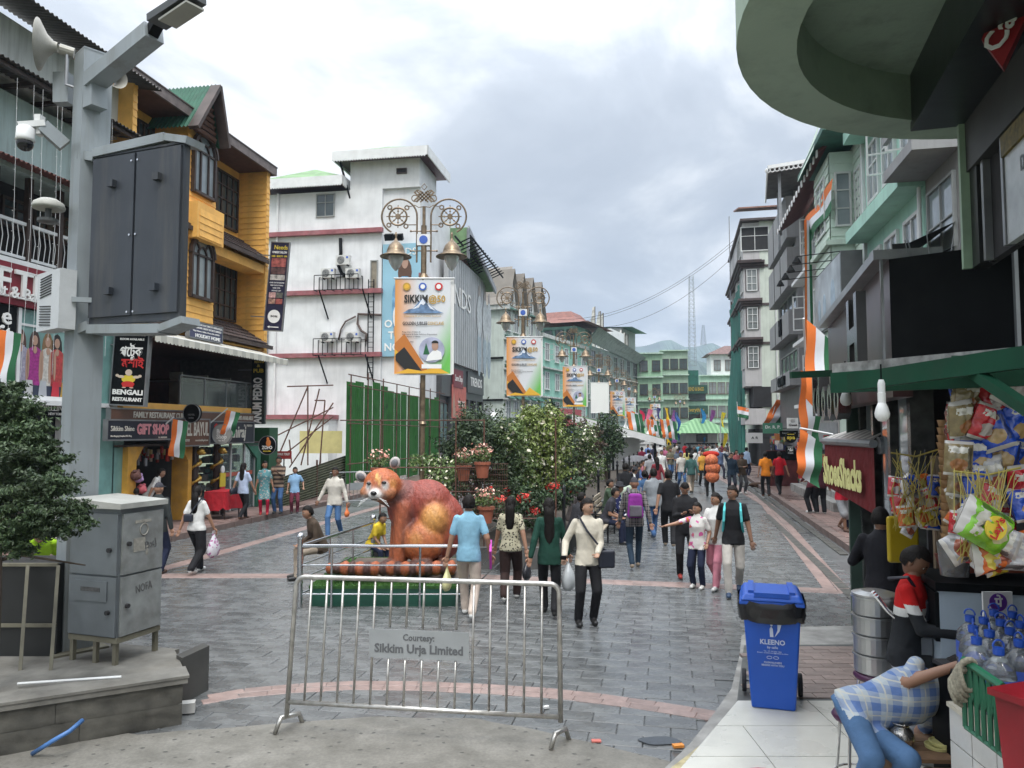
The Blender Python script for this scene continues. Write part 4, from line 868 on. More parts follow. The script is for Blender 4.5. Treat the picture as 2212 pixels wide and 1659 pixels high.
def billboard_house():
 H=House('billboard_building','gabled shop building with a huge silver billboard and dark shop windows below','L',46.8);r=H.root
 Wl=painted('grey_white_wall',(.5,.52,.52),.4);hit=H.hit;y1=hit(1050,700,.6).y
 zt,zb=hit(1050,612,.6).z,hit(1050,808,.6).z
 H.box('wall',(-9,0.3,-.1),(-.1,y1,zt+2),Wl)
 al=mat('silver_sheet',(.46,.47,.47),rough=.45,metal=.3,var=.2,scale=.6,dirt=.4,dirtc=(.25,.26,.27),streak=True)
 t=thing('billboard','huge silver clothing billboard along the house front with faded printed people','billboard',H.o,-H.A)
 MB().bb((.3,.5,zb),(.6,y1-.2,zt)).build('board',al,t)
 n=18;me=None
 for i in range(n):
  y=.5+(y1-.7)*(i+.5)/n;o=MB().box((.61,y,(zb+zt)/2),(.02,.05,zt-zb)).build('seam',METAL,t)
 MB().text('NDS',1.9,TX((.65,4.2,zb+(zt-zb)*.62),'E'),bold=0,ext=.02,sx=1.3).build('lettering',LW,t)
 mb=MB()
 for k,y in enumerate((9.5,11.5,13)):
  def bl(dy,z,a,b,mi,x):mb.prism([(y+dy+a*cos(i*pi/7),z+b*sin(i*pi/7))for i in range(14)],x,x+.006,mi,'YZ')
  bl(0,zt-1.2,.45,.55,1,.625);bl(0,zt-3,.9,1.6,0,.64);bl(0,zt-5.6,.7,1.9,2,.632)
 mb.build('printed_people',[mat('faded_print',(.5,.53,.54),var=.2),mat('faded_skin',(.38,.34,.32)),mat('faded_denim',(.33,.4,.44),var=.2)],t)
 GR=MC['pale_green_roof'];ap=hit(1010,491,1.2);e0=3.2;e1=y1+.6;er=hit(1036,580,1.2)
 for e,z in((e0,er.z),(e1,er.z-.5)):
  MB().add([(1.2,ap.y,ap.z),(1.2,e,z),(-9,e,z),(-9,ap.y,ap.z),(1.2,ap.y,ap.z-.15),(1.2,e,z-.15),(-9,e,z-.15),(-9,ap.y,ap.z-.15)],[(0,1,2,3),(7,6,5,4),(0,4,5,1),(1,5,6,2),(2,6,7,3)]).build('roof',GR,r)
  MB().bar((1.25,e,z-.1),(1.25,ap.y,ap.z-.1),.12,.45).build('barge_board',METAL,r)
 MB().prism([(e0+1,er.z-.2),(e1-1,er.z-.5),(ap.y,ap.z-.3)],.0,.2,plane='YZ').build('gable',mat('maroon_gable',(.15,.05,.05),var=.2),r)
 mb=MB()
 for x in(.9,1.9):mb.bar((x,1,zt+.9),(x,y1+.2,zt+.45),.09)
 for i in range(16):y=1+(y1-1)*i/15;mb.bar((.6,y,zt+.2),(2.0,y,zt+.8),.07)
 mb.build('gantry',BLK,r)
 dg=mat('dark_grey_cladding',(.06,.062,.065),rough=.4,var=.15);H.box('cladding',(-.1,0,zb-2.2),(.35,y1,zb),dg)
 H.box('cladding',(-.1,0,1.2),(.1,y1,zb-2.2),dg)
 n=5
 for i in range(n):
  y=(y1)*(i+.5)/n;win(r,(.14,y,1.6),'E',y1/n-.5,zb-4.2,2,1,fm=DW,gm=glassy('aqua_shop_glass',(.13,.2,.2)))
  H.box('pier',(.1,y+y1/n/2-.2,0),(.4,y+y1/n/2+.2,zb-2.2),dg)
 s=thing('fashion_sign','dark grey fashion shop fascia with white letters under the billboard','sign',H.o,-H.A);a,b=hit(1012,830,.5).y,hit(1046,830,.5).y;z=hit(1030,831,.5).z
 MB().bb((.36,a,z-.7),(.46,b,z+.8)).build('board',dg,s);MB().text('TRENDS',.9,TX((.48,(a+b)/2,z+.1),'E'),width=(b-a)*.7,bold=.01,ext=.02).build('lettering',LW,s)
 s=thing('poster_panel','tall red fashion poster with a woman beside the dark shop windows','poster',H.o,-H.A);a,b=hit(977,860,.45).y,hit(1007,860,.45).y;z0,z1_=hit(990,904,.45).z,hit(990,833,.45).z
 MB().bb((.41,a,z0),(.45,b,z1_)).build('board',mat('coral_print',(.5,.13,.1),var=.15),s);MB().text('TRENDS',.5,TX((.46,a+(b-a)*.62,z0+(z1_-z0)*.45),'E'),width=(b-a)*.5,ext=.01).build('lettering',LW,s)
 mb=MB();mb.prism([(a+.1,z0+.1),(a+.9,z0+.1),(a+.7,z1_-1.2),(a+.45,z1_-.5),(a+.15,z1_-1.2)],.455,.46,plane='YZ');mb.build('printed_woman',MC['printed_skin'],s)
 s=thing('small_shop_sign','small dark red script shop sign under the corner of the billboard','sign',H.o,-H.A);a,b=hit(981,818,.5).y,hit(1001,818,.5).y;z=hit(990,818,.5).z
 MB().bb((.38,a,z-.6),(.48,b,z+.6)).build('board',mat('dark_red_board',(.2,.04,.05)),s);MB().text('Saree Shop',.6,TX((.5,(a+b)/2,z),'E'),width=(b-a)*.8,ext=.01,sh=.2).build('lettering',LW,s)
billboard_house()
AF=atan(.445)
def XF(Y):return-2.06+.445*(Y-61)
def YF(u):return 29.2/(.445-(u-U0)/F)
def row_house(name,label,u0,u1,vtop,wallc,floors,vis,roofk='flat',wins_=None,trim=None,shop=None,ang=AF,Y0=None,depth=9,front=True,fz=None,X0=None,awn=None,dirt=.45):
 0
 Ya=YF(u0)if Y0 is None else Y0;H=House(name,label,'L',Ya,X0 if X0 is not None else XF(Ya),ang);r=H.root;ye=H.hit(u1,800).y;um=(u0+u1)/2
 zt=H.hit(um,vtop).z if fz is None else fz;m=painted('wall_'+label[:26].replace(' ','_'),wallc,dirt);trim=trim or WH
 H.box('wall',(-depth,0,-.2),(0,ye,zt),m);fh=(zt-.3)/floors
 for i in range(1,floors):H.box('ledge',(0,-.03,i*fh+.1),(.35,ye+.03,i*fh+.24),trim);
 if wins_:
  wc,ww,whh,fm,gm=wins_
  for i in range(0 if shop is None else 1,floors):
   for k in range(wc):
    y=ye*(k+.5)/wc;w=H.win(y,i*fh+.95,ww,whh,cols=2,rows=2,fm=fm,gm=gm,sill=True,opened=(1 if(k+i)%3==0 else 0))
    if awn:MB().add([(.0,0,0),(.55,0,-.35),(.55,ww+.3,-.35),(0,ww+.3,0),(0,0,-.05),(.55,0,-.4),(.55,ww+.3,-.4),(0,ww+.3,-.05)],[(0,1,2,3),(7,6,5,4),(0,4,5,1),(1,5,6,2),(2,6,7,3)]).build('window_awning',awn,r,loc=(0,y-ww/2-.15,i*fh+.95+whh+.5))
 if shop is not None:
  H.box('shop_front',(0,.1,0.1),(.05,ye-.1,fh-.5),DK)
  for k in range(max(2,int(ye/2.5))):
   y=ye*(k+.5)/max(2,int(ye/2.5));win(r,(.1,y,.3),'E',1.9,fh-1.1,2,1,fm=MC['grey_frame'],gm=glassy('aqua_shop_glass'))
  H.box('fascia',(.06,.1,fh-.6),(.3,ye-.1,fh+.1),shop)
 if front:
  n=max(1,int(depth/3))
  for i in range(1,floors):
   H.box('ledge',(-depth,-.3,i*fh+.1),(0,-.03,i*fh+.22),trim)
   for k in range(n):H.wins(-depth*(k+.5)/n,i*fh+.95,1.0,1.2,cols=2,rows=2,fm=WM,gm=GL)
 if roofk=='flat':H.box('parapet',(-depth-.2,-.2,zt),(.25,ye+.1,zt+.35),trim)
 return H,ye,zt,fh
G5=mat('dark_green_trim',(.03,.12,.09),rough=.6,var=.25,dirt=.3,dirtc=(.15,.2,.16));TN=mat('weathered_tin',(.20,.18,.155),rough=.7,var=.15,scale=1)
DG=mat('dirty_white_trim',(.48,.5,.48),rough=.7,var=.15,dirt=.6,streak=True)
H,ye,zt,fh=row_house('gabled_house','mint white house with a row of grey gables and dark green window awnings',1088,1168,678,(.52,.58,.53),5,None,'none',(5,1.0,1.7,WM,GL2),DG,None,awn=G5,depth=6.5,front=False)
n=4
for i in range(n):
 y=ye*(i+.5)/n;hw=ye/n/2+.1
 MB().prism([(y-hw,zt),(y+hw,zt),(y,zt+3.2)],-.6,.25,plane='YZ').build('gable',DG,H.root)
 for s in(-1,1):MB().add([(.6,y,zt+3.5),(.6,y+s*(hw+.1),zt-.1),(-5,y+s*(hw+.1),zt-.1),(-5,y,zt+3.5)],[(0,1,2,3)]).build('roof',TN,H.root)
 H.win(y,zt+.3,.9,1.3,x=.25,cols=2,rows=1,fm=WM,gm=GL)
H.box('roof_fascia',(-6,-.4,zt-.2),(.6,0,zt+.3),DG);MB().add([(-6.5,-.5,zt+.2),(.6,-.5,zt+.2),(-.5,3,zt+4.2),(-6,3,zt+4.2)],[(0,1,2,3)]).build('roof',TN,H.root)
H.box('ledge',(-6.5,-.15,fh*2),(0,0,fh*2+.15),BLK);H.box('ledge',(-6.5,-.15,fh*3.4),(0,0,fh*3.4+.15),BLK)
H,ye,zt,fh=row_house('teal_house','turquoise house with a flared red pavilion roof above a red and blue shop front',1170,1268,742,(.26,.50,.42),4,None,'flat',(5,1.1,1.7,WM,GL2),DG,mat('blue_fascia',(.05,.07,.3),var=.3),depth=7)
pv=H.hit(1215,705,-2.5);pr=mat('red_tin_roof',(.20,.08,.06),rough=.6,var=.25);mb=MB();cx,cy=-2.5,pv.y
prof=[(0,2.5),(1.6,2.2),(2.2,1.5),(3.2,.9),(4.6,.55)]
for(a,za),(b,zb)in zip(prof,prof[1:]):
 A=[(cx+sx*a,cy+sy*a,zt+1.9+za)for sx,sy in((-1,-1),(1,-1),(1,1),(-1,1))];B=[(cx+sx*b,cy+sy*b,zt+1.9+zb)for sx,sy in((-1,-1),(1,-1),(1,1),(-1,1))]
 for i in range(4):mb.add([A[i],A[(i+1)%4],B[(i+1)%4],B[i]],[(0,1,2,3)])
mb.build('pavilion_roof',pr,H.root);H.box('pavilion',(cx-2.6,cy-2.6,zt+.35),(cx+2.6,cy+2.6,zt+2.3),painted('pavilion_teal',(.2,.38,.34)))
for k in range(4):win(H.root,(cx-2+k*1.3,cy-2.64,zt+.8),'S',1,1.2,fm=G5,gm=GL)
s=thing('red_shop_sign','wide red shop sign with pale letters on the turquoise house','sign',H.o,-H.A);MB().bb((.3,.3,fh+.2),(.5,ye*.75,fh+2.0)).build('board',mat('rose_red_board',(.35,.06,.07),var=.15),s)
mb=MB();[mb.text(q,.5,TX((.52,ye*.1+i*ye*.17,fh+1.4-(i%2)*.5),'E'),ext=.01)for i,q in enumerate(('Vishal','SAREES','Textiles','SILKS'))];mb.build('lettering',mat('lettering_pale_pink',(.6,.4,.4),var=0),s)
H,ye,zt,fh=row_house('grey_house','long grey green house with a mossy slanting parapet and dark glazing',1272,1376,762,(.2,.26,.24),4,None,'none',(7,1.5,1.9,MC['grey_frame'],GL),DG,DW,depth=8,front=False)
MB().add([(1.4,-.4,zt+1.9),(1.4,ye,zt+.3),(.2,ye,zt-.6),(.2,-.4,zt+.4),(1.2,-.4,zt+1.9),(1.2,ye,zt+.3),(0,ye,zt-.6),(0,-.4,zt+.4)],[(0,1,2,3),(7,6,5,4),(0,4,5,1),(1,5,6,2),(2,6,7,3),(3,7,4,0)]).build('parapet',painted('mossy_parapet',(.3,.36,.35),.8),H.root)
H.box('roof_room',(-7,ye*.5,zt),(-.5,ye*.78,zt+3.2),WH);H.box('roof_room',(-6,ye*.82,zt),(-1,ye+3,zt+4.2),painted('roof_grey',(.25,.27,.26)))
MB().add([(-7,ye*.8,zt+4.5),(.5,ye*.8,zt+4.2),(.5,ye+4,zt+4.2),(-7,ye+4,zt+4.5)],[(0,1,2,3)]).build('roof',G5,H.root)
def end_house(name,label,u0,u1,vt,Y,wallc,floors,cols,fm,gm,ww=1.1,wh=1.5,rz=.12,depth=8,dirt=.45,dk=False):
 p0,p1=gp(u0,1000),at(u0,900,Y);pr_=at(u1,900,Y+0);w=(pr_.x-p1.x)/cos(rz)*1.0;zt=at(u0,vt,Y).z
 r=thing(name,label,'building',(p1.x,Y,0),-rz);m=painted('wall_'+label[:24].replace(' ','_'),wallc,dirt);fh=(zt-.2)/floors
 MB().bb((0,0,-.2),(w,depth,zt)).build('wall',m,r)
 for i in range(1,floors+1):MB().bb((-.1,-.45,i*fh),(w+.1,0,i*fh+.16)).build('ledge',painted('mint_ledge',(.42,.55,.46),.7),r)
 for i in range(floors):
  for k in range(cols):win(r,(w*(k+.5)/cols,-.04,i*fh+.9),'S',ww,wh,2,2,fm=fm,gm=gm,sill=True)
 return r,w,zt,fh
BRF=mat('brown_shutter_frame',(.13,.08,.06),var=.2)
r,w,zt,fh=end_house('green_house','bright leaf green narrow house with open casements',1378,1431,762,104,(.28,.44,.30),4,2,DW,GL)
r,w,zt,fh=end_house('green_house','pale grey green house between the leaf green one and the dark shop signs',1428,1486,756,108,(.33,.44,.34),4,3,DW,GL)
r,w,zt,fh=end_house('dark_shop_house','mint house with dark green shop signs and netted roof terrace',1452,1522,832,114,(.33,.50,.40),3,2,DW,GL,2.6,2.2)
for i,(q,ss)in enumerate((('LEATHER TREND & BAGS',1),('Rachna Everything',0))):
 s=tag(link('shop_fascia',None,None,r.location.copy(),r.rotation_euler.z),('upper' if ss else 'lower')+' dark green fascia with golden letters on the mint house','sign')
 z=fh*(i*-1+3)-1.15;MB().bb((-.3,-1.2,z),(w+.2,-.5,z+1.3)).build('board',mat('bottle_green',(.012,.06,.04),var=.3),s);MB().text(q,.8,TX((w/2,-1.23,z+.65),'S'),width=w*.85,bold=.02).build('lettering',mat('lettering_gold',(.4,.28,.04),var=0),s)
MB().bb((-.2,-.3,zt),(w*.8,.2,zt+2.2)).build('terrace_net',mat('dark_green_net',(.015,.10,.075),rough=.8,var=.3,scale=2),r)
r,w,zt,fh=end_house('mint_house','large pale mint house closing the street under the steel mast',1512,1640,810,122,(.40,.58,.46),3,7,BRF,GL2,1.2,1.9,dirt=.6)
MB().bb((2,1,zt),(9.5,6,zt+3.4)).build('roof_room',WH,r);MB().add([(1.2,.2,zt+3.4),(10.4,.2,zt+3.4),(10.4,7,zt+3.4),(1.2,7,zt+3.4),(4.5,3,zt+5),(7.5,3,zt+5)],[(0,1,5,4),(1,2,5),(2,3,4,5),(3,0,4),(3,2,1,0)]).build('roof',mat('maroon_roof',(.13,.07,.06),var=.3),r)
for k in range(4):win(r,(3+k*1.8,.95,zt+.7),'S',1.1,1.8,2,2,fm=BRF,gm=GL2)
tk=mat('black_tank',(.02,.02,.022),rough=.5,var=.2)
for i,(u,v,Y,lab)in enumerate(((1417,779,116,'black water tank left of the steel mast'),(1434,776,116,'black ribbed water tank next to the mast foot'))):
 p=at(u,v,Y);tag(MB().lathe([(.75,-1),(.8,-.9),(.75,-.5),(.8,-.45),(.75,0),(.8,.1),(.75,.5),(.55,.9),(.2,1.05)],(0,0,0),14).build('water_tank',tk,loc=p,smooth=True),lab,'water tank')
def dish(u,v,Y,rr,label,rz=0.):
 p=at(u,v,Y);t=thing('satellite_dish',label,'satellite dish',p,rz);mb=MB();mb.M=Matrix.Rotation(R(60),4,'X')
 mb.lathe([(.001,0),(rr*.5,rr*.06),(rr,rr*.28)],n=18,cap=False);mb.build('reflector',METAL,t,smooth=True);MB().bar((0,0,-rr),(0,0,0),.05).bar((0,0,-.1),(0,-rr*.9,rr*.3),.03).build('bracket',BLK,t)
dish(1463,789,112,.75,'small satellite dish on the roof edge near the mast');dish(1056,897,40,.42,'satellite dish behind the hedge below the mint white house',.4)
def mast(u,v0,v1,Y,w0,w1,label,m):
 a,b=at(u,v0,Y),at(u,v1,Y);t=thing('steel_mast',label,'mast',(a.x,Y,0));leg=MB();br=MB();n=22
 def c(z):k=w0+(w1-w0)*(z-b.z)/(a.z-b.z);return[(sx*k,sy*k,z)for sx,sy in((-1,-1),(1,-1),(1,1),(-1,1))]
 for i in range(4):MB().bar(c(b.z)[i],c(a.z)[i],w0*.09).build('leg',m,t)
 for j in range(n):
  A=c(b.z+(a.z-b.z)*j/n);B=c(b.z+(a.z-b.z)*(j+1)/n)
  for i in range(4):br.bar(A[i],B[(i+1)%4],w0*.045).bar(A[i],A[(i+1)%4],w0*.045)
 br.build('bracing',m,t);return t
mast(1493,596,790,135,.6,.34,'tall slender lattice mast rising over the mint houses',mat('mast_grey',(.22,.25,.27),rough=.5,var=.2))
mast(1519,702,745,900,3,1,'tiny transmission mast far away on the hill crest',MC['mast_grey'])
pf=mat('faded_cloth',(.47,.47,.43),rough=.9,var=.15)
for i,(u,v0,v1,Y,k)in enumerate(((1286,662,775,92,0),(1298,672,775,93,1),(1304,676,770,94,2),(1344,712,790,100,3),(1351,718,790,101,4),(1357,722,785,102,5))):
 a,b=at(u,v0,Y),at(u,v1,Y);t=thing('prayer_flag',('%s white prayer flag on a tall pole of the %s roof cluster'%(('left','middle','right')[k%3],('nearer','farther')[k//3])),'flag',b,0)
 h=a.z-b.z;MB().tube([(0,0,0),(0,0,h)],.05,6).build('pole',DW,t);n=14
 L_=[(0,0,h*(1-.85*j/n))for j in range(n+1)];Rr=[(-(.25+.35*sin(pi*j/n))+rnd(-.05,.05),rnd(-.15,.15),h*(1-.85*j/n)-.1)for j in range(n+1)]
 MB().add(L_+Rr,[(j,j+1,n+2+j,n+1+j)for j in range(n)]).build('cloth',pf,t)
def hills(pts,Y,m,name='hills'):
 P=[at(u,v,Y)for u,v in pts];vs=[];fs=[];n=6;Q=[]
 for(a,b)in zip(P,P[1:]):
  for i in range(10):q=a.lerp(b,i/10);q.z+=mnoise.noise(q*.02)*10;Q.append(q)
 for q in Q:
  for j in range(n+1):f=j/n;vs.append((q.x,q.y-(1-f)*Y*.25+rnd(-8,8)*(1-f),q.z*f+(rnd(-4,4)if 0<j<n else 0)))
 for i in range(len(Q)-1):
  for j in range(n):a=i*(n+1)+j;fs.append((a,a+n+1,a+n+2,a+1))
 struct(MB().add(vs,fs).build(name,m))
hillm=mat('forest_hill',(.05,.09,.055),rough=.95,var=.5,scale=.02)
hills([(900,800),(1100,790),(1300,760),(1420,742),(1450,738),(1480,752),(1510,748),(1540,742),(1570,752),(1620,735),(1700,740),(2000,720),(2400,760)],1900,hillm)
hills([(1100,830),(1300,800),(1420,768),(1480,775),(1540,790),(1600,780),(1800,770)],1150,hillm)
for(a,b,sag,lab)in(((1170,697,70),(1615,500,60),2.2,'upper overhead wire slung across the sky to the tall right building'),((1205,690,70),(1620,488,60),2.0,'second overhead wire just above the first across the sky'),((1220,700,72),(1610,528,62),2.6,'lowest overhead wire slung across the sky')):
 A,B=at(*a),at(*b);tag(MB().tube([A.lerp(B,i/20)-Vector((0,0,sag*4*(i/20)*(1-i/20)))for i in range(21)],.014,4).build('overhead_wire',BLK),lab,'wire')
def flat_roof(H,a,b,z,m,t=.25):H.box('roof',(a[0],a[1],z),(b[0],b[1],z+t),m)
MINT=painted('mint_wall',(.38,.62,.52),.3,dc=(.12,.2,.17));PALE=painted('pale_mint_wall',(.55,.66,.57),.3);BRN=mat('brown_cornice',(.075,.055,.055),rough=.6,var=.2);GREYC=painted('grey_cladding',(.27,.27,.275),.3)
def right_tall():
 H=House('tall_building','tall pale building with stacked bay windows under stepped brown cornices','R',52);r=H.root;hy=lambda u,v:H.hity(u,v)
 zt=hy(1650,478).z;W_=painted('pale_cream_wall',(.56,.61,.54),.35);LG=painted('light_grey_panel',(.45,.44,.44),.3);L=13
 H.box('wall',(0,0,-.1),(9,L,zt),W_);H.box('roof',(-1.3,-.5,zt),(9,L,zt+.15),BRN)
 MB().add([(-1.4,-.7,zt+.9),(9,-.7,zt+.9),(9,4,zt+2),(-1.4,4,zt+2),(-1.4,-.7,zt+.8),(9,-.7,zt+.8),(9,4,zt+1.9),(-1.4,4,zt+1.9)],[(0,1,2,3),(7,6,5,4),(0,4,5,1),(3,7,4,0)]).build('roof_sheet',mat('rust_sheet',(.24,.12,.09),rough=.7,var=.4,scale=4),r)
 for k,(va,vb)in enumerate(((628,581),(711,664),(795,748))):
  z0,z1=hy(1640,va).z,hy(1640,vb).z
  for j in range(3):
   y=j*4.4
   H.box('bay',(-1.1,y,z0-1.25),(0,y+2.6,z1+.1),LG)
   for i in range(3):H.box('cornice',(-1.25-.13*i,y-.15-.13*i,z1+.1+.17*i),(.1+.0*i,y+2.75+.13*i,z1+.27+.17*i),BRN)
   win(r,(-.55,y-.04,z0),'S',.72,z1-z0,2,3,gm=GL2);win(r,(-1.14,y+1.3,z0),'W',1.8,z1-z0,3,2,gm=GL2)
   H.box('reveal',(-.98,y-.05,z0),(-.93,y,z1),BRN);H.box('reveal',(-.16,y-.05,z0),(-.11,y,z1),BRN)
  H.box('ledge',(0,-.08,z1+.15),(6,0,z1+.3),BRN)
 z0,z1=hy(1640,545).z,hy(1640,480).z
 H.box('top_room',(-1.1,0,z0-.6),(0,L,z1),LG);win(r,(-.3,-.04,z0+.1),'S',1.9,z1-z0-.4,2,2,gm=DK);win(r,(-1.14,3,z0+.1),'W',3,1.6,3,1,gm=DK)
 for i in range(3):H.box('cornice',(-1.3-.13*i,-.15-.13*i,z0-1.1+.17*i),(.3,L,z0-.95+.17*i),BRN)
 z=hy(1640,917).z;H.box('balcony_front',(-1.2,-.2,z),(.2,5,z+1.1),LG);H.box('recess_shade',(-.6,-.1,z+1.2),(.6,3,z+2.6),DK);H.box('shop_front',(-.2,-.05,0),(3,9,z-.3),DK)  # solid dark box over the balcony, its colour stands in for shade
 MB().tube([(1.0,-.1,2),(1.0,-.1,zt)],.06,8).build('drain_pipe',WM,r)
 H.box('fire_ladder',(-1.4,9,2),(-1.35,9.4,zt+3),METAL)
 return H
right_tall()
def right_grey():
 H=House('grey_slab_building','grey clad narrow building with slanting balcony slabs beside the tall pale one','R',36);r=H.root;hy=lambda u,v:H.hity(u,v)
 zt=hy(1720,425).z;H.box('wall',(.1,.3,0),(8,8,zt),mat('dark_grey_wall',(.12,.12,.125),rough=.5,var=.15));H.box('column',(0,0,0),(.6,.3,zt),GREYC)
 for i,(va,vb)in enumerate(((512,423),(617,533),(722,668),(832,800))):
  z0,z1=hy(1720,va).z,hy(1720,vb).z;H.box('balcony_slab',(-.45,-.05,z0),(.3,7.5,z1),GREYC);H.box('panel_joint',(-.47,2.4,z0),(-.45,2.44,z1),DK);H.box('panel_joint',(-.47,4.9,z0),(-.45,4.94,z1),DK)
  w=win(r,(.05,3.5,z1+.15),'W',6,1.0,4,1,fm=MC['grey_frame'],gm=GL)
 for i,(q,v)in enumerate((('H',695),('OLD INN',818))):
  MB().text(q,1.1-i*.5,TX((-.5,2.6,hy(1720,v).z),'W'),bold=.04,ext=.1).build('lettering',BLK,r)
 z=14.4;c=MB().add([(-1.6,-3.0,z),(3.5,-3.6,z+.3),(3.5,1.5,z+.1),(-1.2,1.4,z-.1),(-1.6,-3.0,z+.14),(3.5,-3.6,z+.44),(3.5,1.5,z+.24),(-1.2,1.4,z+.04)],[(3,2,1,0),(4,5,6,7),(0,1,5,4),(1,2,6,5),(2,3,7,6),(3,0,4,7)]).build('roof_canopy',mat('dim_tin',(.10,.10,.10),rough=.7,var=.3),r)
 lace=MB()
 for i in range(26):
  f=i/26;x,y=-1.6+5.1*f,-3.0-.6*f;lace.tube([(x+.1*cos(t*pi/4),y-.03,z-.1+.3*f+.1*sin(t*pi/4))for t in range(8)],.03,4,closed=True)
  x,y=-1.62+.4*f,-3+4.4*f;lace.tube([(x,y+.1*cos(t*pi/4),z-.12-.1*f+.1*sin(t*pi/4))for t in range(8)],.03,4,closed=True)
 lace.bar((-1.6,-3.05,z+.05),(3.5,-3.65,z+.35),.05,.16).build('lace_trim',WH,r)
 for x,y in((-1,-2.2),(1.5,-2.4),(-.7,.6),(.6,-.4)):H.box('post',(x-.06,y-.06,11.5),(x+.06,y+.06,z),METAL)
right_grey()
def right_row():
 H=House('maroon_eaved_house','narrow house under a maroon boarded eave with opened white casements','R',27.4);r=H.root;e=H.hit(1715,433,-1.1);L=7.2;z=e.z
 H.box('wall',(0,0,-.1),(8,L,z+.6),painted('maroon_white_wall',(.42,.40,.38),.5));MB().add([(-1.1,-3.5,z),(-1.1,L,z),(.2,L,z+.9),(.2,-3.5,z+.9),(-1.1,-3.5,z+.1),(-1.1,L,z+.1),(.2,L,z+1),(.2,-3.5,z+1)],[(0,1,2,3),(7,6,5,4),(0,4,5,1),(3,7,4,0)]).build('eave',mat('maroon_board_eave',(.11,.035,.035),var=.2),r)
 for i in range(34):MB().box((-1.13,-3.4+i*.31,z-.02),(.04,.17,.22)).build('fringe_tile',WH,r)if i%2==0 else None
 for k,zz in enumerate((3.6,6.4,9.2)):
  for j in range(3):H.win(1.2+j*2.3,zz+.5,1.3,1.6,opened=1 if(j+k)%2 else 0,rows=2,gm=GL3)
  H.box('ledge',(-.5,0,zz),(0,L,zz+.15),WH)
 H.box('red_panel',(-.05,1,4.2),(-.02,2,8.8),mat('faded_red',(.25,.06,.06),var=.3));H.box('shop_front',(-.05,.2,.1),(0,L,2.9),mat('grey_shutter',(.3,.31,.32),var=.15,rough=.5))
 H=House('boarded_green_house','pale green boarded house with white edged bay and round topped windows','R',22.8);r=H.root;L=4.6;zt=11.9
 H.box('wall',(0,0,-.1),(8,L,zt),PALE);siding(r,'board',(-.02,0,3.4),(0,L,zt),'x',PALE,pitch=.3,d=-.03)
 H.box('bay',(-.75,1.3,5.2),(0,3.9,zt-.2),PALE);siding(r,'board',(-.78,1.3,5.3),(0,3.9,zt-.3),'x',PALE,pitch=.3,d=-.03);siding(r,'board',(-.75,1.29,5.3),(0,0,zt-.3),'y',PALE,pitch=.3,d=.03)
 for zz in(6.0,9.2):
  win(r,(-.8,2.6,zz),'W',1.5,1.9,arch=(zz<7),gm=GL3);win(r,(-.37,1.24,zz),'S',.5,1.8,rows=3,cols=1,gm=GL3);H.win(.65,zz,.8,1.7,arch=(zz<7),gm=GL3)
  H.box('ledge',(-.95,1.1,zz-.6),(0,4.1,zz-.45),PALE)
 H.box('corner_board',(-.08,-.08,3.4),(.1,.1,zt),WH);MB().add([(-1.3,.9,zt-.2),(-1.3,4.3,zt-.2),(-.7,2.6,zt+1.6)],[(0,1,2)]).build('gable',PALE,r)
 H.box('roof',(-1.2,-.2,zt),(6,L+.2,zt+.2),G5)
 H=House('turquoise_house','turquoise house with sloping floor ledges and tall white casement windows on the right side','R',17.3);r=H.root;L=5.5;zt=14
 H.box('wall',(0,0,-.1),(8,L,zt),MINT);zl=H.hit(1953,393,-.55).z
 for z in(zl,zl+3.1):H.box('ledge',(-.6,-.05,z),(0,L+.05,z+.35),MINT)
 for zz,hh in((zl-2.45,2.0),(zl+1.0,1.75),(zl+4,1.6)):
  for j,y in enumerate((.95,2.75,4.4)):H.win(y,zz,1.25,hh,rows=2,gm=GL3,opened=(1 if zz>zl and j<2 else 0),fw=.09)
 H.box('shop_front',(-.05,.2,.1),(0,L,3.2),mat('grey_shutter',(.3,.31,.32)))
 MB().tube([(-.1,.1,3),(-.1,.1,zt)],.05,8).build('drain_pipe',WH,r)
 H=House('brick_house','unplastered grey brick house with a broken awning next to the turquoise one','R',15.1);r=H.root;L=2.2
 H.box('wall',(0,0,-.1),(8,L,14),painted('raw_grey_wall',(.22,.21,.2),.5));H.box('balcony_slab',(-.9,0,zl+.1),(0,L,zl+.35),GREYC);H.box('balcony_slab',(-.9,0,zl+1.0),(-.8,L,zl+1.5),GREYC)
 br=mat('grey_brick',(.17,.165,.16),rough=.8,var=.2,island=.25);mb=MB().box((0,0,0),(.03,.3,.1));o=mb.build('brick',br,r);me=o.data;bpy.data.objects.remove(o)
 for i in range(16):
  for j in range(6):link('brick',me,r,(-.015,.2+j*.33+(i%2)*.16,zl+1.6+i*.12))
 H.win(1.1,zl-2.6,1.7,2.3,rows=2,gm=GL3,fm=MC['grey_frame']);H.win(1.1,zl+3.6,1.4,1.6,gm=GL3)
 t=thing('canvas_awning','torn dark awning flaps over the window of the grey brick house','awning',H.o,-H.A)
 for z in(zl-1.5,zl-2.0):MB().add([(-.05,.2,z+.1),(-.05,2.6,z+.1),(-1.0,2.5,z-.2),(-.9,1.6,z-.32),(-1.1,.9,z-.15),(-.95,.2,z-.3)],[(0,1,2,3,4,5)]).build('flap',BLK,t)
 s=thing('board_sign','slanting grey board sign with white capitals below the grey brick house window','sign',H.o,-H.A);MB().bb((-.35,-.3,zl-3.5),(-.25,2.6,zl-2.85)).build('board',METAL,s);MB().text('MAACI',.5,TX((-.37,1.1,zl-3.15),'W'),width=1.7,bold=.02).build('lettering',LW,s)
right_row()
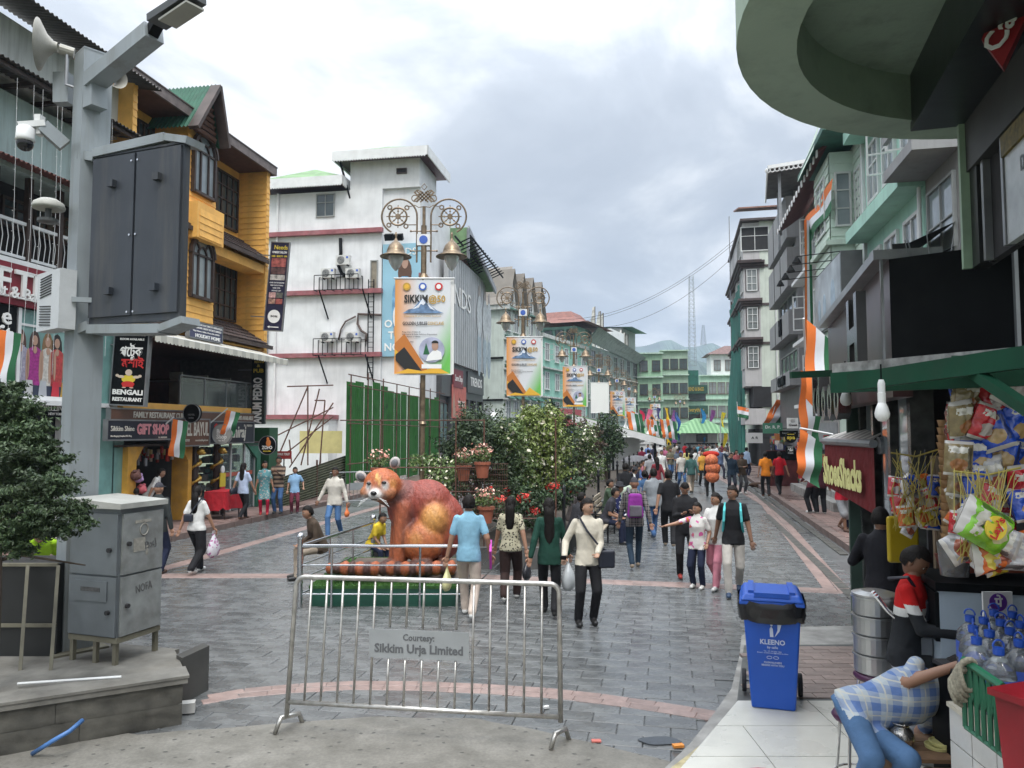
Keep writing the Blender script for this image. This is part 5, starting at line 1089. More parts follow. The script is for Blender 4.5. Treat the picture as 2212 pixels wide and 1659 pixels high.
def side_board():
 H=House('side_billboard','grey side billboard box with washed out blue print above the shops','R',22.0);H.root['category']='billboard';r=H.root;z0,z1=5.9,7.95
 H.box('box',(-.9,0,z0),(-.3,4.4,z1),mat('dim_grey_box',(.10,.105,.105),var=.15));H.box('print',(-.92,.06,z0+.06),(-.9,4.34,z1-.06),mat('washed_print',(.34,.38,.40),rough=.3,var=.35,scale=1.2))
 mb=MB();[mb.prism([(y+a*cos(i*pi/6),z0+.75+b*sin(i*pi/6))for i in range(12)],-.928,-.922,plane='YZ')for y,a,b in((1.2,.35,.7),(2.6,.25,.45),(3.5,.2,.4))];mb.build('printed_figures',mat('pale_blue_print',(.36,.45,.53),var=.2),r)
 for i in range(4):
  t=thing('spot_light','spot light on a thin arm of the side billboard, %s one'%('nearest','second','third','farthest')[i],'lamp',H.o,-H.A,'spot lights of the side billboard');y=.3+i*1.25
  MB().bar((-.8,y,z1+.05),(-2.1,y,z1+.05-.1),.025).build('arm',BLK,t);MB().lathe([(.03,.1),(.06,.05),(.14,-.1)],(-2.1,y,z1-.15),10).build('shade',BLK,t)
side_board()
def rsign(name,label,u,v,Y,w,h,m,texts,round_=False,th=.08):
 p=at(u,v,Y);t=thing(name,label,'sign',p,-.1)
 if round_:MB().lathe([(.001,-th/2),(w/2,-th/2),(w/2,th/2),(.001,th/2)],n=24,ax='Y').build('disc',m,t)
 else:MB().box((0,0,0),(w,th,h)).build('board',m,t)
 MB().bar((w/2,0,0),(w/2+.6,0,0),.03).build('bracket',BLK,t)
 for q,x,z,s,wd,lm in texts:MB().text(q,s,TX((x,-th/2-.004,z),'S'),width=wd,bold=.03,ext=.006).build('lettering',lm,t)
 return t
rsign('square_sign','square white sign with a small emblem and dark lettering near the hanging flags',1712,914,30,.42,.42,LW,[('Gwali',0,-.08,.12,.32,LB),('෴',0,.08,.12,.14,LB)])
rsign('wide_sign','wide dark grey sign with pale lettering below the square white one',1704,937,31,.72,.26,BLK,[('handtower',0,.03,.1,.55,METAL)])
rsign('round_sign','black round spa sign with yellow letters',1708,945,29,.42,.42,BLK,[('spa',0,0,.2,.3,LY),('MASSAGE',0,.12,.05,.25,LY)],True)
rsign('round_sign','black round tattoo studio sign with white ring lettering',1707,972,29,.36,.36,BLK,[('✻',0,0,.2,.2,LW),('TATTOO',0,.11,.05,.22,LW),('STUDIO',0,-.12,.05,.2,LW)],True)
rsign('green_sign','small green sign board left of the square white sign',1669,925,36,.9,.5,mat('soft_green',(.08,.25,.16)),[('Dr. R. P.',0,.05,.2,.7,LW)])
rsign('white_sign','tilted small white sign by the balcony of the tall pale building',1630,946,44,.9,.6,LW,[('A R',0,0,.2,.4,LB)])
t=rsign('tattoo_board','standing black and red tattoo board with yellow capitals on the sidewalk',1690,1014,34,1.35,1.7,mat('red_black_board',(.10,.02,.02),var=.5,scale=3),[('TATTOO',0,.62,.3,1.1,LY)]);MB().box((0,-.05,.62),(1.34,.02,.4)).build('header',BLK,t)
t=thing('shop_step','long grey stone step in front of the right hand shops','step',(XR(27)-1.5,24.5,0),-AR);MB().box((.3,3,.25),(1.0,9,.3)).build('tread',conc,t);MB().box((.5,3,.5),(.7,8.8,.2)).build('upper_tread',conc,t)
t=thing('stone_bench','pale concrete seat block on the sidewalk under the brown awning','bench',gp(1868,1120,.12));MB().box((0.35,0,.22),(1.3,.55,.42)).build('seat',mat('pale_green_concrete',(.38,.41,.38),var=.2,dirt=.4),t)
gdm=[MC['goods_%d'%i]for i in range(8)]
for k,(y0,y1,lab)in enumerate(((40,44,'clothes and goods hung outside the shops by the green netting'),(28,35,'racks of small goods outside the shops behind the flags'),(17,24,'newspapers and packets stacked at the kiosk beyond the brown awning'))):
 mb=MB()
 if k==2:break
 for i in range(150):y=rnd(y0,y1);mb.box((XR(y)-rnd(.05,.5),y,rnd(.3,2.3)),(rnd(.05,.25),rnd(.1,.3),rnd(.1,.4)),rz=rnd(0,1),mi=random.choice((1,2,3,4,5,6,6,3,0,7)))
 o=mb.build('hanging_goods',gdm);tag(o,lab,'goods',kind='stuff')
t=thing('parked_motorbike','dark motorbike parked on the right sidewalk by the shop step','motorbike',gp(1783,1075,.12),-.4)
for y in(-.62,.62):MB().tube([(0,y+.29*cos(i*pi/9),.3+.29*sin(i*pi/9))for i in range(18)],.05,6,closed=True).cyl((-.06,y,.3),(.06,y,.3),.06).build('wheel',BLK,t)
MB().box((0,0,.45),(.22,.5,.3)).ball((0,.1,.78),(.15,.3,.13)).build('body',DK,t);MB().box((0,-.4,.78),(.24,.6,.1)).build('seat',BLK,t);MB().bar((0,.55,.3),(0,.35,1.0),.06).bar((-.33,.35,1.02),(.33,.35,1.02),.04).build('handlebar',METAL,t)
def netting():
 t=thing('green_netting','tall dark green building net hung on scaffold poles at the far right','netting',(0,0,0));m=mat('green_net',(.015,.14,.11),rough=.75,var=.35,scale=.5,dirt=.2,dirtc=(.05,.2,.15));m.node_tree.nodes['Principled BSDF'].inputs['Alpha'].default_value=.96
 P=[(1581,664,60),(1595,640,58),(1606,600,56)];n=26;vs=[]
 U=[(1583,60.0),(1592,58),(1600,56),(1612,54.5)]
 top=[672,650,625,590];K=24
 for j in range(n+1):
  f=j/n
  for i in range(K+1):
   g=i/K*3;a=min(2,int(g));w=g-a;u=U[a][0]+(U[a+1][0]-U[a][0])*w;Y=U[a][1]+(U[a+1][1]-U[a][1])*w;vt=top[a]+(top[a+1]-top[a])*w
   u+=5*sin(f*6)*(1-i/K)-5*f*(1-i/K);p=at(u,1000,Y);zt=at(u,vt,Y).z;p.z=zt+(.9-zt)*f;p.y+=.35*sin(i*1.5+f*4)+rnd(-.05,.05);vs.append(p)
 MB().add(vs,[(j*(K+1)+i,j*(K+1)+i+1,(j+1)*(K+1)+i+1,(j+1)*(K+1)+i)for j in range(n)for i in range(K)]).build('net',m,t,smooth=True)
 for u,Y in((1586,60.5),(1597,58.5),(1609,56)):b=at(u,1000,Y);MB().tube([(b.x,b.y,.1),(b.x,b.y,13)],.05,6).build('pole',RUST,t)
netting()
SAF=mat('saffron_cloth',(.72,.17,.03),rough=.8,var=.08);FWH=mat('white_cloth',(.68,.70,.74),rough=.8,var=.05);FGR=mat('green_cloth',(.02,.12,.05),rough=.8,var=.12)
def tricolor(label,org,ax,ay,w,h,n=12,wav=.08,pole=None,cat='flag',group=None,lean=0.):
 0
 t=thing('tricolour_flag',label,cat,org,group=group);ax=Vector(ax).normalized();ay=Vector(ay).normalized();nz=ax.cross(ay)
 for k,m in enumerate((SAF,FWH,FGR)):
  vs=[]
  for i in range(n+1):
   for j in range(3):
    a=w*i/n;b=h*(k+j/2)/3;vs.append(ax*a+ay*b+nz*(wav*sin(a/w*9+b/h*4)*(.3+a/w))+ay*(lean*(a/w)**2))
  MB().add(vs,[(3*i+j,3*i+j+1,3*i+j+4,3*i+j+3)for i in range(n)for j in range(2)]).build('band',m,t,smooth=True,fix=False)
 if pole:MB().tube([Vector(pole[0]),Vector(pole[1])],.018,6).build('pole',WH,t)
 return t
p=at(1742,690,13.5);q=at(1795,790,13.5)
tricolor('large tricolour flag drooping over the right sidewalk',p,(-.02,0,-1),(.9,.1,-.75),1.45,.66,wav=.06,pole=((.45,1.2,-1.2),(-.05,0,.02)),lean=-.05)
tricolor('lower part of the drooping flags, a long tricolour hanging below the large one',at(1730,800,14),(-.05,0,-1),(1,.1,-.3),1.3,.42,wav=.07)
tricolor('small tricolour flag above the tattoo board, hung from a slanting white stick',at(1728,925,12),(-.12,0,-1),(.9,.1,-.6),.7,.46,wav=.05,pole=((.6,.2,-.1),(0,0,0)))
tricolor('tricolour cloth hanging behind the small flag at the sidewalk',at(1722,955,14),(0,0,-1),(1,0,0),.55,.3,wav=.04)
tricolor('long vertical tricolour banner hanging down the house with the maroon eave',at(1737,475,27),(-.013,0,-1),(1,.2,0),7.6,.3,n=30,wav=.03)
tricolor('tricolour banner draped slanting under the maroon eave',at(1799,385,23.5),(.2,1,-.02),(.0,.2,-1),4.6,1.0,wav=.08)
H=HY
for u,v,h,xg,lab in((374,905,.95,.8,'tricolour flag hanging in front of the gift shop sign'),(490,886,.7,1.0,'small tricolour flag draped over the round baby shop sign'),(0,712,1.3,1.0,'tricolour flag in front of the poster of four women')):
 p=Matrix.Translation(H.o)@Matrix.Rotation(-H.A,4,'Z')@H.hit(u,v,xg);tricolor(lab,p,(-.1 if u<450 else-.25,0,-1),(1,.1,-.2),h,.38,wav=.05,pole=((-.5,0,-.4),(0.02,0,.05)))
tricolor('tiny tricolour flag stuck on the green net',at(1592,877,52),(1,0,-.2),(0,0,-1),.8,.75,wav=.05,pole=((0,0,.3),(.1,0,-1)))
tricolor('tricolour flag on the balcony of the tall pale building',at(1678,862,44),(-.6,0,-1),(.9,0,-.3),1.6,1.0,wav=.12,pole=((-.3,0,-1),(.1,0,.2)))
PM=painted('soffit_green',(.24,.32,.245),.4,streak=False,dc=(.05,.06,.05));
for n_ in PM.node_tree.nodes:
 if n_.type=='TEX_NOISE' and n_.inputs['Roughness'].default_value>.6:n_.inputs['Scale'].default_value=3.5
def corner():
 t=thing('corner_building','near corner building with a round green balcony above the black sign box','building',(0,0,0));cx,cy,r0=3.42,4.0,2.1
 n=64;C=[(cos(2*pi*i/n),sin(2*pi*i/n))for i in range(n)]
 def ring(name,rr,ri,z0,z1,m):
  vs=[(cx+k*c,cy+k*s,z)for(k,z)in((rr,z0),(rr,z1),(ri,z1),(ri,z0))for c,s in C]
  MB().add(vs,[(a*n+i,a*n+(i+1)%n,((a+1)%4)*n+(i+1)%n,((a+1)%4)*n+i)for a in range(4)for i in range(n)]).build(name,m,t,smooth=False)
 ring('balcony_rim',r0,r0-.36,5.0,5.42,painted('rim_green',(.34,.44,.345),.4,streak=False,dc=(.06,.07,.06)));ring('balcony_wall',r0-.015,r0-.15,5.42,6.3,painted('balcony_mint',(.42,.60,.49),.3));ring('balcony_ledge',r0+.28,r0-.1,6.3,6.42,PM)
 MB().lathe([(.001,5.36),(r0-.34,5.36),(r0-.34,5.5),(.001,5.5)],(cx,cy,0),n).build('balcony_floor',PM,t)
 bk=mat('black_fascia_film',(.012,.016,.018),rough=.3,var=.4,scale=3,bump=.25,bscale=5);bl=MB()
 def pr(P,z0,z1,m,name='wall'):MB().prism(P,z0,z1).build(name,m,t)
 A,B=gp(1967,284,4.93),gp(2062,278,4.93);d=Vector((-.29,-.957));N=Vector((.957,-.29));a=A.xy;
 pr([a,a+d*4.5,a+d*4.5+N*.36,a+N*.36],4.93,5.5,bk,'beam')
 wf=a+N*.36;fm=mat('black_door_frame',(.02,.022,.023),rough=.4,var=.25);P=lambda s,o:wf+d*s+N*o
 pr([P(0,0),P(4.5,0),P(4.5,.5),P(0,.5)],4.55,5.2,mat('grey_soffit',(.05,.052,.05),var=.2),'lintel')
 pr([P(0,.02),P(.22,.02),P(.22,.14),P(0,.14)],3.82,4.93,fm,'door_post');pr([P(.28,.03),P(.33,.03),P(.33,.1),P(.28,.1)],3.82,4.55,METAL,'door_post');pr([P(.22,.08),P(.8,.08),P(.8,.14),P(.22,.14)],3.82,4.55,DK,'door')
 pr([P(0,-.04),P(.05,-.04),P(.05,.05),P(0,.05)],3.82,4.93,mat('pale_green_strip',(.3,.42,.3),var=.2),'door_strip')
 w=[P(.85,.12),P(2.6,.12)];pr([P(.74,.02),P(.78,.02),P(.78,.1),P(.74,.1)],3.82,4.55,METAL,'window_post')
 pr([P(.79,.03),P(3,.03),P(3,.08),P(.79,.08)],3.82,4.5,mat('poster_paper',(.55,.57,.57),rough=.25,var=.3,scale=2,dirt=.4,dirtc=(.2,.22,.22)),'window_poster');pr([P(.79,.01),P(3,.01),P(3,.09),P(.79,.09)],4.40,4.54,mat('dim_yellow_blind',(.16,.12,.03),var=.5,scale=20),'blind')
 ang=math.atan2(-d.y,-d.x);M=Matrix.Translation((*P(1.5,.022),0))@Matrix.Rotation(ang-pi,4,'Z')@Matrix.Rotation(pi/2,4,'X')
 mb=MB();
 for i,s in enumerate(('DIGITAL PHOTO','INSTANT PHOTO','DIGITAL LAB','DIGITAL')):mb.text(s,.13,M@Matrix.Translation((.1*i,4.25-i*.24,.0)),width=.8,bold=.02,ext=.004)
 mb.build('poster_lettering',mat('grey_print',(.2,.22,.24),var=0),t)
 s=thing('cola_sign','slanted dark red sign with white script letters at the upper right corner','sign',(0,0,0));p,q,r_,r2=at(2120,85,4.3),at(2165,145,4.1),at(2260,-60,4.1),at(2200,-110,4.3)
 MB().add([p,q,r_,r2]+[x+Vector((.05,.06,0))for x in(p,q,r_,r2)],[(0,1,2,3),(7,6,5,4),(0,4,5,1),(1,5,6,2),(2,6,7,3),(3,7,4,0)]).build('board',mat('dark_red_glossy',(.32,.025,.03),rough=.35,var=.1),s)
 ex=(r_-q).normalized();ey=(p-q).normalized();ez=ex.cross(ey);Mx=Matrix((ex,ey-ex*ey.dot(ex),ez)).transposed().to_4x4();c=(p+q)/2+ex*.27-Vector((.02,.03,0))*.6;mm=MB();mm.text('Campa',.3,Matrix.Translation(c)@Mx,width=.55,sh=.25,bold=.015,ext=.01);mm.build('lettering',LW,s)
 s=thing('black_sign_box','large black sign box with chrome channel letters on its street side','sign',(0,0,0));c0=at(1920,560,6.2).xy;D=Vector((.285,.958));N=Vector((.958,-.285));z1=at(1920,560,6.2).z;z0=at(1927,766,6.2).z-.25
 Q=lambda a,b:c0+D*a+N*b
 q2=at(2240,522,5.55).xy
 MB().prism([Q(0,0),q2,q2+Vector((.3,2)),Q(4.4,1.2),Q(4.4,.15),Q(0,.15)],z0,z1).build('side_panel',BLK,s);MB().prism([Q(-.02,-.12),Q(4.4,-.12),Q(4.4,.4),Q(0,.4)],z1,z1+.08).build('top_edge',METAL,s)
 MB().prism([Q(0,0),Q(4.4,0),Q(4.4,.15),Q(0,.15)],z0-.1,z1).build('street_panel',mat('dark_red_panel',(.05,.018,.018),rough=.3,var=.3),s)
 MB().bar((*Q(0,-.06),z0),(*Q(0,-.06),z1),.02).bar((*(c0.lerp(q2,.86)-N*0),z0),(*c0.lerp(q2,.86),z1),.03).build('edge_trim',METAL,s);ch=mat('chrome_letters',(.16,.16,.16),rough=.16,metal=.95,var=.3)
 M0=Matrix.Rotation(-atan(.2975),4,'Z')@Matrix.Rotation(-pi/2,4,'Z')@Matrix.Rotation(pi/2,4,'X')
 for k,(tx,a,zz,sz)in enumerate((('H',.45,z1-.62,.95),('o',1.5,z1-1.05,.75),('o',2.1,z1-1.05,.75),('o',2.7,z1-1.05,.75),('d',3.3,z1-1.0,.75),('k',3.85,z1-1.0,.7))):
  x=Q(a,-.2);mb=MB();mb.text(tx,sz,Matrix.Translation((*x,zz))@M0,bold=.03,ext=.12 if k else .08);mb.build('channel_letter',ch if k else mat('black_gloss_letter',(.02,.02,.02),rough=.2,var=.2),s)
 sp=MB();[sp.bar((*(c0.lerp(q2,f)),z1),(*(c0.lerp(q2,f)+Vector((rnd(-.06,.06),0))),z1+rnd(.1,.2)),.006)for f in[rnd(.1,.9)for _ in range(12)]];sp.build('spikes',METAL,s)
 MB().prism([Q(-.2,.9),Q(4.3,.9),Q(4.3,4),Q(-1,4)],0,z0+.1).build('shop_room',DK,t);MB().prism([Q(4.3,.2),Q(4.4,.2),Q(4.4,4),Q(4.3,4)],0,z1).build('end_wall',mat('dark_green_wall',(.03,.06,.045),var=.2),t)
 for a in(.9,1.9,2.9,3.9):MB().prism([Q(a,.3),Q(a+.14,.3),Q(a+.14,.5),Q(a,.5)],.1,z0).build('pier',mat('dark_marble',(.05,.052,.05),rough=.2,var=.6,scale=6),t)
 for i,a in enumerate((1.4,2.4,3.4)):MB().prism([Q(a-.3,.35),Q(a+.3,.35),Q(a+.3,.38),Q(a-.3,.38)],1.6,3.1).build('shop_window',GL3,t)
corner()
GRN=mat('stall_green',(.008,.055,.03),spec=.2,rough=.6,var=.2,dirt=.3);GT=mat('gloss_green',(.02,.13,.07),rough=.25,var=.15)
def stall():
 t=thing('stall_canopy','green framed tin canopy over the snack stall','canopy',(0,0,0));a,b=at(1797,786,4.9),at(2300,740,3.4);z=a.z
 c,d=b+Vector((1.2,1.5,.1)),a+Vector((2.6,1.5,.25));e=Vector((0,0,.09))
 MB().add([a,b,c,d,a-e,b-e,c-e,d-e],[(0,1,2,3),(7,6,5,4),(0,4,5,1),(1,5,6,2),(2,6,7,3),(3,7,4,0)]).build('tin_sheet',mat('mottled_tin',(.28,.28,.27),rough=.5,var=.5,scale=14,dirt=.5),t)
 MB().bar(a-e*1.4+Vector((0,-.02,0)),b-e*1.4+Vector((0,-.02,0)),.05,.13).build('front_beam',GRN,t);p,q=at(1838,826,4.5),at(2260,765,3.3);MB().bar(p,q,.05,.1).build('lower_beam',GRN,t)
 MB().bar(at(2065,778,3.9),at(2230,890,3.2),.05).build('brace',GRN,t);MB().bar(a+Vector((.1,1,0)),a+Vector((2.4,1,.1)),.05).build('rear_beam',GRN,t)
 MB().prism([(3.3,3.2),(3.9,5.2),(4.1,5.2),(3.5,3.2)],0,3.2).build('back_panel',DK,t);MB().prism([(2.95,3.4),(3.35,4.75),(3.4,4.75),(3.0,3.4)],.9,3.0).build('side_post',BLK,t)
 p0=at(2018,985,5.9);q0=at(2175,1230,5.9);n=22
 for i in range(n):x=p0.x+(q0.x-p0.x)*(i+.5)/n;me=MB().box((x,5.95,(p0.z+q0.z)/2),((q0.x-p0.x)/n*.8,.03,p0.z-q0.z)).build('slat',mat('beige_slats',(.24,.18,.12),rough=.6,var=.2),t)
 MB().box(((p0.x+q0.x)/2,5.98,(p0.z+q0.z)/2),(q0.x-p0.x+.06,.02,p0.z-q0.z+.1)).build('slat_backing',DK,t)
 for u,v,Y,lab,br in((1905,870,3.9,'white light bulb hanging from the green canopy beam',1),(1827,845,5.0,'grey unlit light bulb hanging farther along the green canopy',0)):
  p=at(u,v,Y);k=thing('light_bulb',lab,'light bulb',p);bw=mat('bulb_white' if br else 'bulb_grey',(.75,.75,.74)if br else(.35,.36,.35),rough=.3,var=0)
  MB().lathe([(.001,-.098),(.02,-.094),(.034,-.075),(.037,-.055),(.03,-.028),(.019,.0)],n=18).build('bulb',bw,k,smooth=True);MB().lathe([(.019,0),(.02,.05),(.016,.055)],n=14).build('base',bw,k);MB().lathe([(.018,.055),(.018,.1),(.012,.12)],n=14).build('socket',WH if br else METAL,k);MB().tube([(0,0,.11),(0,0,.2)],.004,5).build('cord',BLK,k)
 k=thing('shop_awning','maroon roll-down awning with large pale yellow letters and a striped top','awning',(0,0,0));A,B=at(1781,958,10.8),at(1887,958,8.6);A.z=B.z=2.45;dn=Vector((0,0,-.63))
 n=40;vs=[]
 for i in range(n+1):
  f=i/n;p=A.lerp(B,f);w=.02*sin(i*1.9)+rnd(-.006,.006)
  for j in range(6):g=j/5;vs.append(p+dn*g*(1+.28*f)+Vector((-.35*w,-w,0))*(1.3*g))
 MB().add(vs,[(6*i+j,6*i+j+1,6*i+j+7,6*i+j+6)for i in range(n)for j in range(5)]).build('curtain',cloth((.15,.02,.022)),k,smooth=True)
 ex=(B-A).normalized();M=Matrix.Translation(A.lerp(B,.43)+dn*.66+Vector((-.06,-.05,0)))@Matrix((ex,Vector((0,0,1))-ex*ex.z,ex.cross(Vector((0,0,1))))).transposed().to_4x4()
 mb=MB();mb.text('ShoesShacks',.5,M,width=(B-A).length*.8,bold=.035,ext=.006);mb.build('lettering',mat('lettering_pale_yellow',(.75,.72,.3),var=0),k)
 MB().tube([A,B],.05,8).build('roller',METAL,k);C=A+Vector((1.0,.5,.28));D_=B+Vector((.5,.4,.24));MB().add([A+Vector((0,0,.05)),B+Vector((0,0,.05)),D_,C],[(0,1,2,3)]).build('striped_top',waves('awning_stripes',(.55,.53,.48),(.27,.25,.23),1,4),k)
 MB().cyl(B+Vector((.05,0,-.02)),B+Vector((.2,-.02,-.02)),.1,n=14).build('end_cap',METAL,k)
 k=thing('ice_cream_machine','pale blue soft ice cream machine with a black top and steel levers','machine',(3.38,5.75,0),-.28);zt=1.5;body=mat('pale_blue_enamel',(.43,.51,.58),rough=.35,var=.06,dirt=.2)
 MB().box((.18,-.05,.83),(.86,.72,1.3)).build('cabinet',body,k);MB().box((.18,-.05,zt),(.92,.78,.06)).build('top_plate',BLK,k);MB().box((-.262,-.05,1.28),(.03,.7,.34)).build('control_panel',BLK,k);MB().box((-.28,-.1,1.3),(.01,.14,.16)).build('display',mat('display_grey',(.45,.45,.42)),k)
 MB().box((-.32,-.05,1.02),(.12,.32,.12)).build('dispenser_head',METAL,k);MB().box((-.33,-.1,.82),(.14,.2,.26)).build('drip_box',DK,k)
 for i in range(3):MB().tube([(-.34,-.15+i*.1,1.06),(-.42,-.18+i*.1,1.14),(-.55,-.2+i*.1,1.26),(-.62,-.2+i*.09,1.36)],[.012,.012,.014,.018],7).build('lever',mat('steel',(.6,.6,.6),rough=.2,metal=.9,var=.1),k)
 MB().tube([(-.34,0,1.0),(-.46,.05,.95),(-.47,.05,.8),(-.4,0,.66)],.012,6).build('hose',WM,k);MB().box((.2,-.415,.9),(.6,.01,.8)).build('side_panel',body,k)
 k2=thing('payment_placard','small white payment placard with a violet disc behind the bottles','placard',at(2155,1320,5.2),0);MB().box((0,0,0),(.2,.015,.26)).build('card',LW,k2);MB().lathe([(.001,-.012),(.06,-.012),(.06,0),(.001,0)],(0,0,.06),24,ax='Y').build('disc',mat('violet',(.13,.03,.30),var=0),k2);MB().text('पे',.085,TX((0,-.015,.06)),bold=.03,ext=.003).build('lettering',LW,k2);MB().text('PhonePe',.035,TX((0,-.01,-.035)),ext=.003).build('lettering',mat('violet',(0,0,0)),k2)
 cone=mat('wafer',(.42,.25,.12),rough=.7,var=.2,scale=20)
 for i,(dx,h,lab)in enumerate(((0,1.0,'tallest stack of wafer cones beside the clear tub'),(.07,.62,'shorter stack of wafer cones in the clear tub'))):
  k=thing('cone_stack',lab,'wafer cones',at(2050+dx*300,1238,5.05));me=None
  for j in range(int(h/.05)):
   if me is None:o=MB().lathe([(.03,0),(.042,.055),(.044,.06),(.036,.06)],n=14).build('cone',cone,k,smooth=True);me=o.data
   else:o=link('cone',me,k)
   o.location=(rnd(-.004,.004),rnd(-.004,.004),j*.05)
 MB_=MB().lathe([(.001,0),(.085,0),(.1,.22),(.095,.22),(.08,.01),(.001,.01)],n=20).build('clear_tub',mat('clear_plastic',(.7,.68,.65),rough=.15,var=0,trans=.8),loc=at(2062,1243,5.05),smooth=True);tag(MB_,'clear plastic tub holding wafer cones on the machine top','tub')
 o=MB().box((0,0,.04),(.55,.25,.1),tap=1.1).build('red_tray',mat('red_brown_plastic',(.18,.04,.02),var=.1),loc=at(2130,1228,5.6));tag(o,'low red brown tray on the machine top under the crisp packets','tray')
 k=thing('tiled_counter','white tiled counter wall at the right corner','counter',(0,0,0));a=gp(2052,1524,.98).xy;d1=(gp(2225,1650,.98).xy-a).normalized();nn=Vector((-d1.y,d1.x));zt=.98;
 tl=mat('glazed_tile',(.55,.55,.52),rough=.15,var=.06,dirt=.3);MB().prism([a+nn*.01,a+d1*2.5+nn*.01,a+d1*2.5+nn*1.5,a+nn*.6+d1*-.2],0,zt).build('core',mat('grout_dark',(.12,.12,.11)),k)
 ang=math.atan2(d1.y,d1.x);me=None
 for i in range(8):
  for j in range(5):
   if me is None:o=MB().box((0,0,0),(.242,.012,.192)).build('wall_tile',tl,k);me=o.data
   else:o=link('wall_tile',me,k)
   p=a+d1*(.125+i*.25)-nn*.0;o.location=(p.x,p.y,.085+j*.2);o.rotation_euler=(0,0,ang)
 MB().prism([a-nn*.02,a+d1*2.5-nn*.02,a+d1*2.5+nn*.1,a+nn*.1],zt,zt+.025).build('coping',mat('cream_coping',(.5,.47,.38),var=.2,dirt=.4),k)
 bt=thing('bottle_table','dark table surface carrying the big water bottles','table',(0,0,0));b0=at(2150,1475,4.5);bz=b0.z-.03;MB().box((b0.x+.5,4.6,bz-.02),(1.1,.95,.04)).build('table_top',DK,bt);MB().box((b0.x+.4,4.7,bz/2),(.9,.8,bz-.05)).build('base',BLK,bt)
 pl=mat('bottle_plastic',(.72,.8,.88),rough=.08,var=0,trans=.88,spec=.7);cap=mat('blue_cap',(.02,.08,.42),rough=.35,var=.05);lb=mat('blue_label',(.05,.10,.42),rough=.4,var=.2,scale=15);first=None;bw=mat('bottled_water',(.62,.70,.78),rough=.05,var=0,trans=.9)
 spots=[(2160,1480,4.1),(2112,1455,4.3),(2205,1470,4.25),(2140,1440,4.45),(2185,1438,4.5),(2105,1430,4.55),(2165,1420,4.7),(2128,1412,4.75),(2208,1425,4.65),(2098,1415,4.8),(2190,1405,4.9),(2150,1400,4.95)]
 for i,(u,v,Y)in enumerate(spots):
  p=at(u,v,Y);p.z=bz
  lab='five litre water bottle, number %s from the front of the crowd on the stall table'%('one','two','three','four','five','six','seven','eight','nine','ten','eleven','twelve')[i]
  if first is None:
   f=first=thing('water_bottle','big water bottle standing nearest on the stall table','bottle',p,0,'water bottles on the stall table')
   MB().lathe([(.001,0),(.078,0),(.082,.02),(.079,.06),(.082,.08),(.079,.1),(.08,.2),(.07,.25),(.035,.29),(.022,.3),(.022,.32)],n=20).build('body',pl,f,smooth=True);MB().lathe([(.0811,.09),(.0811,.19)],n=20,cap=False).build('label',lb,f,smooth=True);MB().lathe([(.001,.012),(.07,.012),(.07,.2),(.001,.2)],n=16).build('water',bw,f,smooth=True)
   MB().lathe([(.024,.305),(.028,.31),(.028,.345),(.001,.348)],n=16).build('cap',cap,f);MB().tube([(.03*cos(q),.0,.35+.035*sin(q))for q in[pi*j/8 for j in range(9)]],.005,5).build('handle',cap,f);MB().box((0,-.0815,.14),(.07,.002,.05)).build('label_panel',LW,f)
  else:dup(first,p,rnd(0,6),lab)
 k=thing('green_railing','short green wrought iron railing on the tiled counter','railing',(0,0,0));A=at(2080,1425,3.9);B=at(2165,1483,3.7);MB().tube([A,B],.022,8).build('top_rail',GT,k);z0=zt+.02
 MB().tube([(A.x,A.y,A.z-.33),(B.x,B.y,B.z-.33)],.012,6).build('bottom_rail',GT,k)
 for i in range(7):
  p=A.lerp(B,i/6);q=A.lerp(B,min(1,(i+.5)/6));MB().tube([p,(p.x,p.y,p.z-.33)],.012,6).build('baluster',GT,k)
  if i<6:r_=A.lerp(B,(i+1)/6);MB().tube([p,p.lerp(q,.5)-Vector((0,0,.12)),q-Vector((0,0,.17)),q.lerp(r_,.5)-Vector((0,0,.12)),r_],.011,6).build('scroll',GT,k)
 o=MB();c=A+Vector((.0,-.03,-.06));rp=mat('old_rope',(.28,.26,.2),rough=.95,var=.4,scale=60)
 for i in range(5):o.tube([c+Vector(((.045+.006*i)*cos(q),(-.02+.012*i)+.01*sin(3*q),(.08+.008*(i%3))*sin(q)-.02*i))for q in[2*pi*j/14 for j in range(14)]],.013,6,closed=True)
 o=o.build('coiled_rope',rp,smooth=True);tag(o,'coil of old grey rope tied on the end of the green railing','rope')
 p=at(2335,1600,3.4);cr=thing('red_crate','dark red plastic crate wrapped at the right edge above the tiles','crate',(p.x,p.y,1.01),.35);rm=mat('dark_red_plastic',(.26,.012,.02),rough=.3,var=.25,bump=.6,bscale=6)
 MB().box((0,0,.2),(.42,.4,.4),tap=1.1).build('box',rm,cr);MB().box((0,0,.4),(.5,.48,.03)).build('lid',rm,cr)
 PU=mat('purple_vinyl',(.06,.012,.05),rough=.4,var=.2);ST=MC['steel'];sf=None
 for u,v,Y,lab in((1856,1560,5.25,'round stool with a dark purple seat under the seated man'),(1893,1415,6.1,'round purple stool carrying the steel steamer pots')):
  z=.58;p=at(u,v,Y);p.z=PZ
  if sf is None:
   sf=thing('stool',lab,'stool',p,.3);MB().lathe([(.001,z-.05),(.16,z-.05),(.175,z-.025),(.16,z),(.001,z+.005)],n=22).build('seat',PU,sf,smooth=True)
   for q in range(4):a_=q*pi/2+.4;MB().tube([(.13*cos(a_),.13*sin(a_),z-.04),(.18*cos(a_),.18*sin(a_),0)],.011,7).build('leg',ST,sf)
   MB().tube([(.165*cos(q*pi/8),.165*sin(q*pi/8),.17)for q in range(16)],.008,5,closed=True).build('ring',ST,sf);zs=p
  else:st2=dup(sf,p,.7,lab)
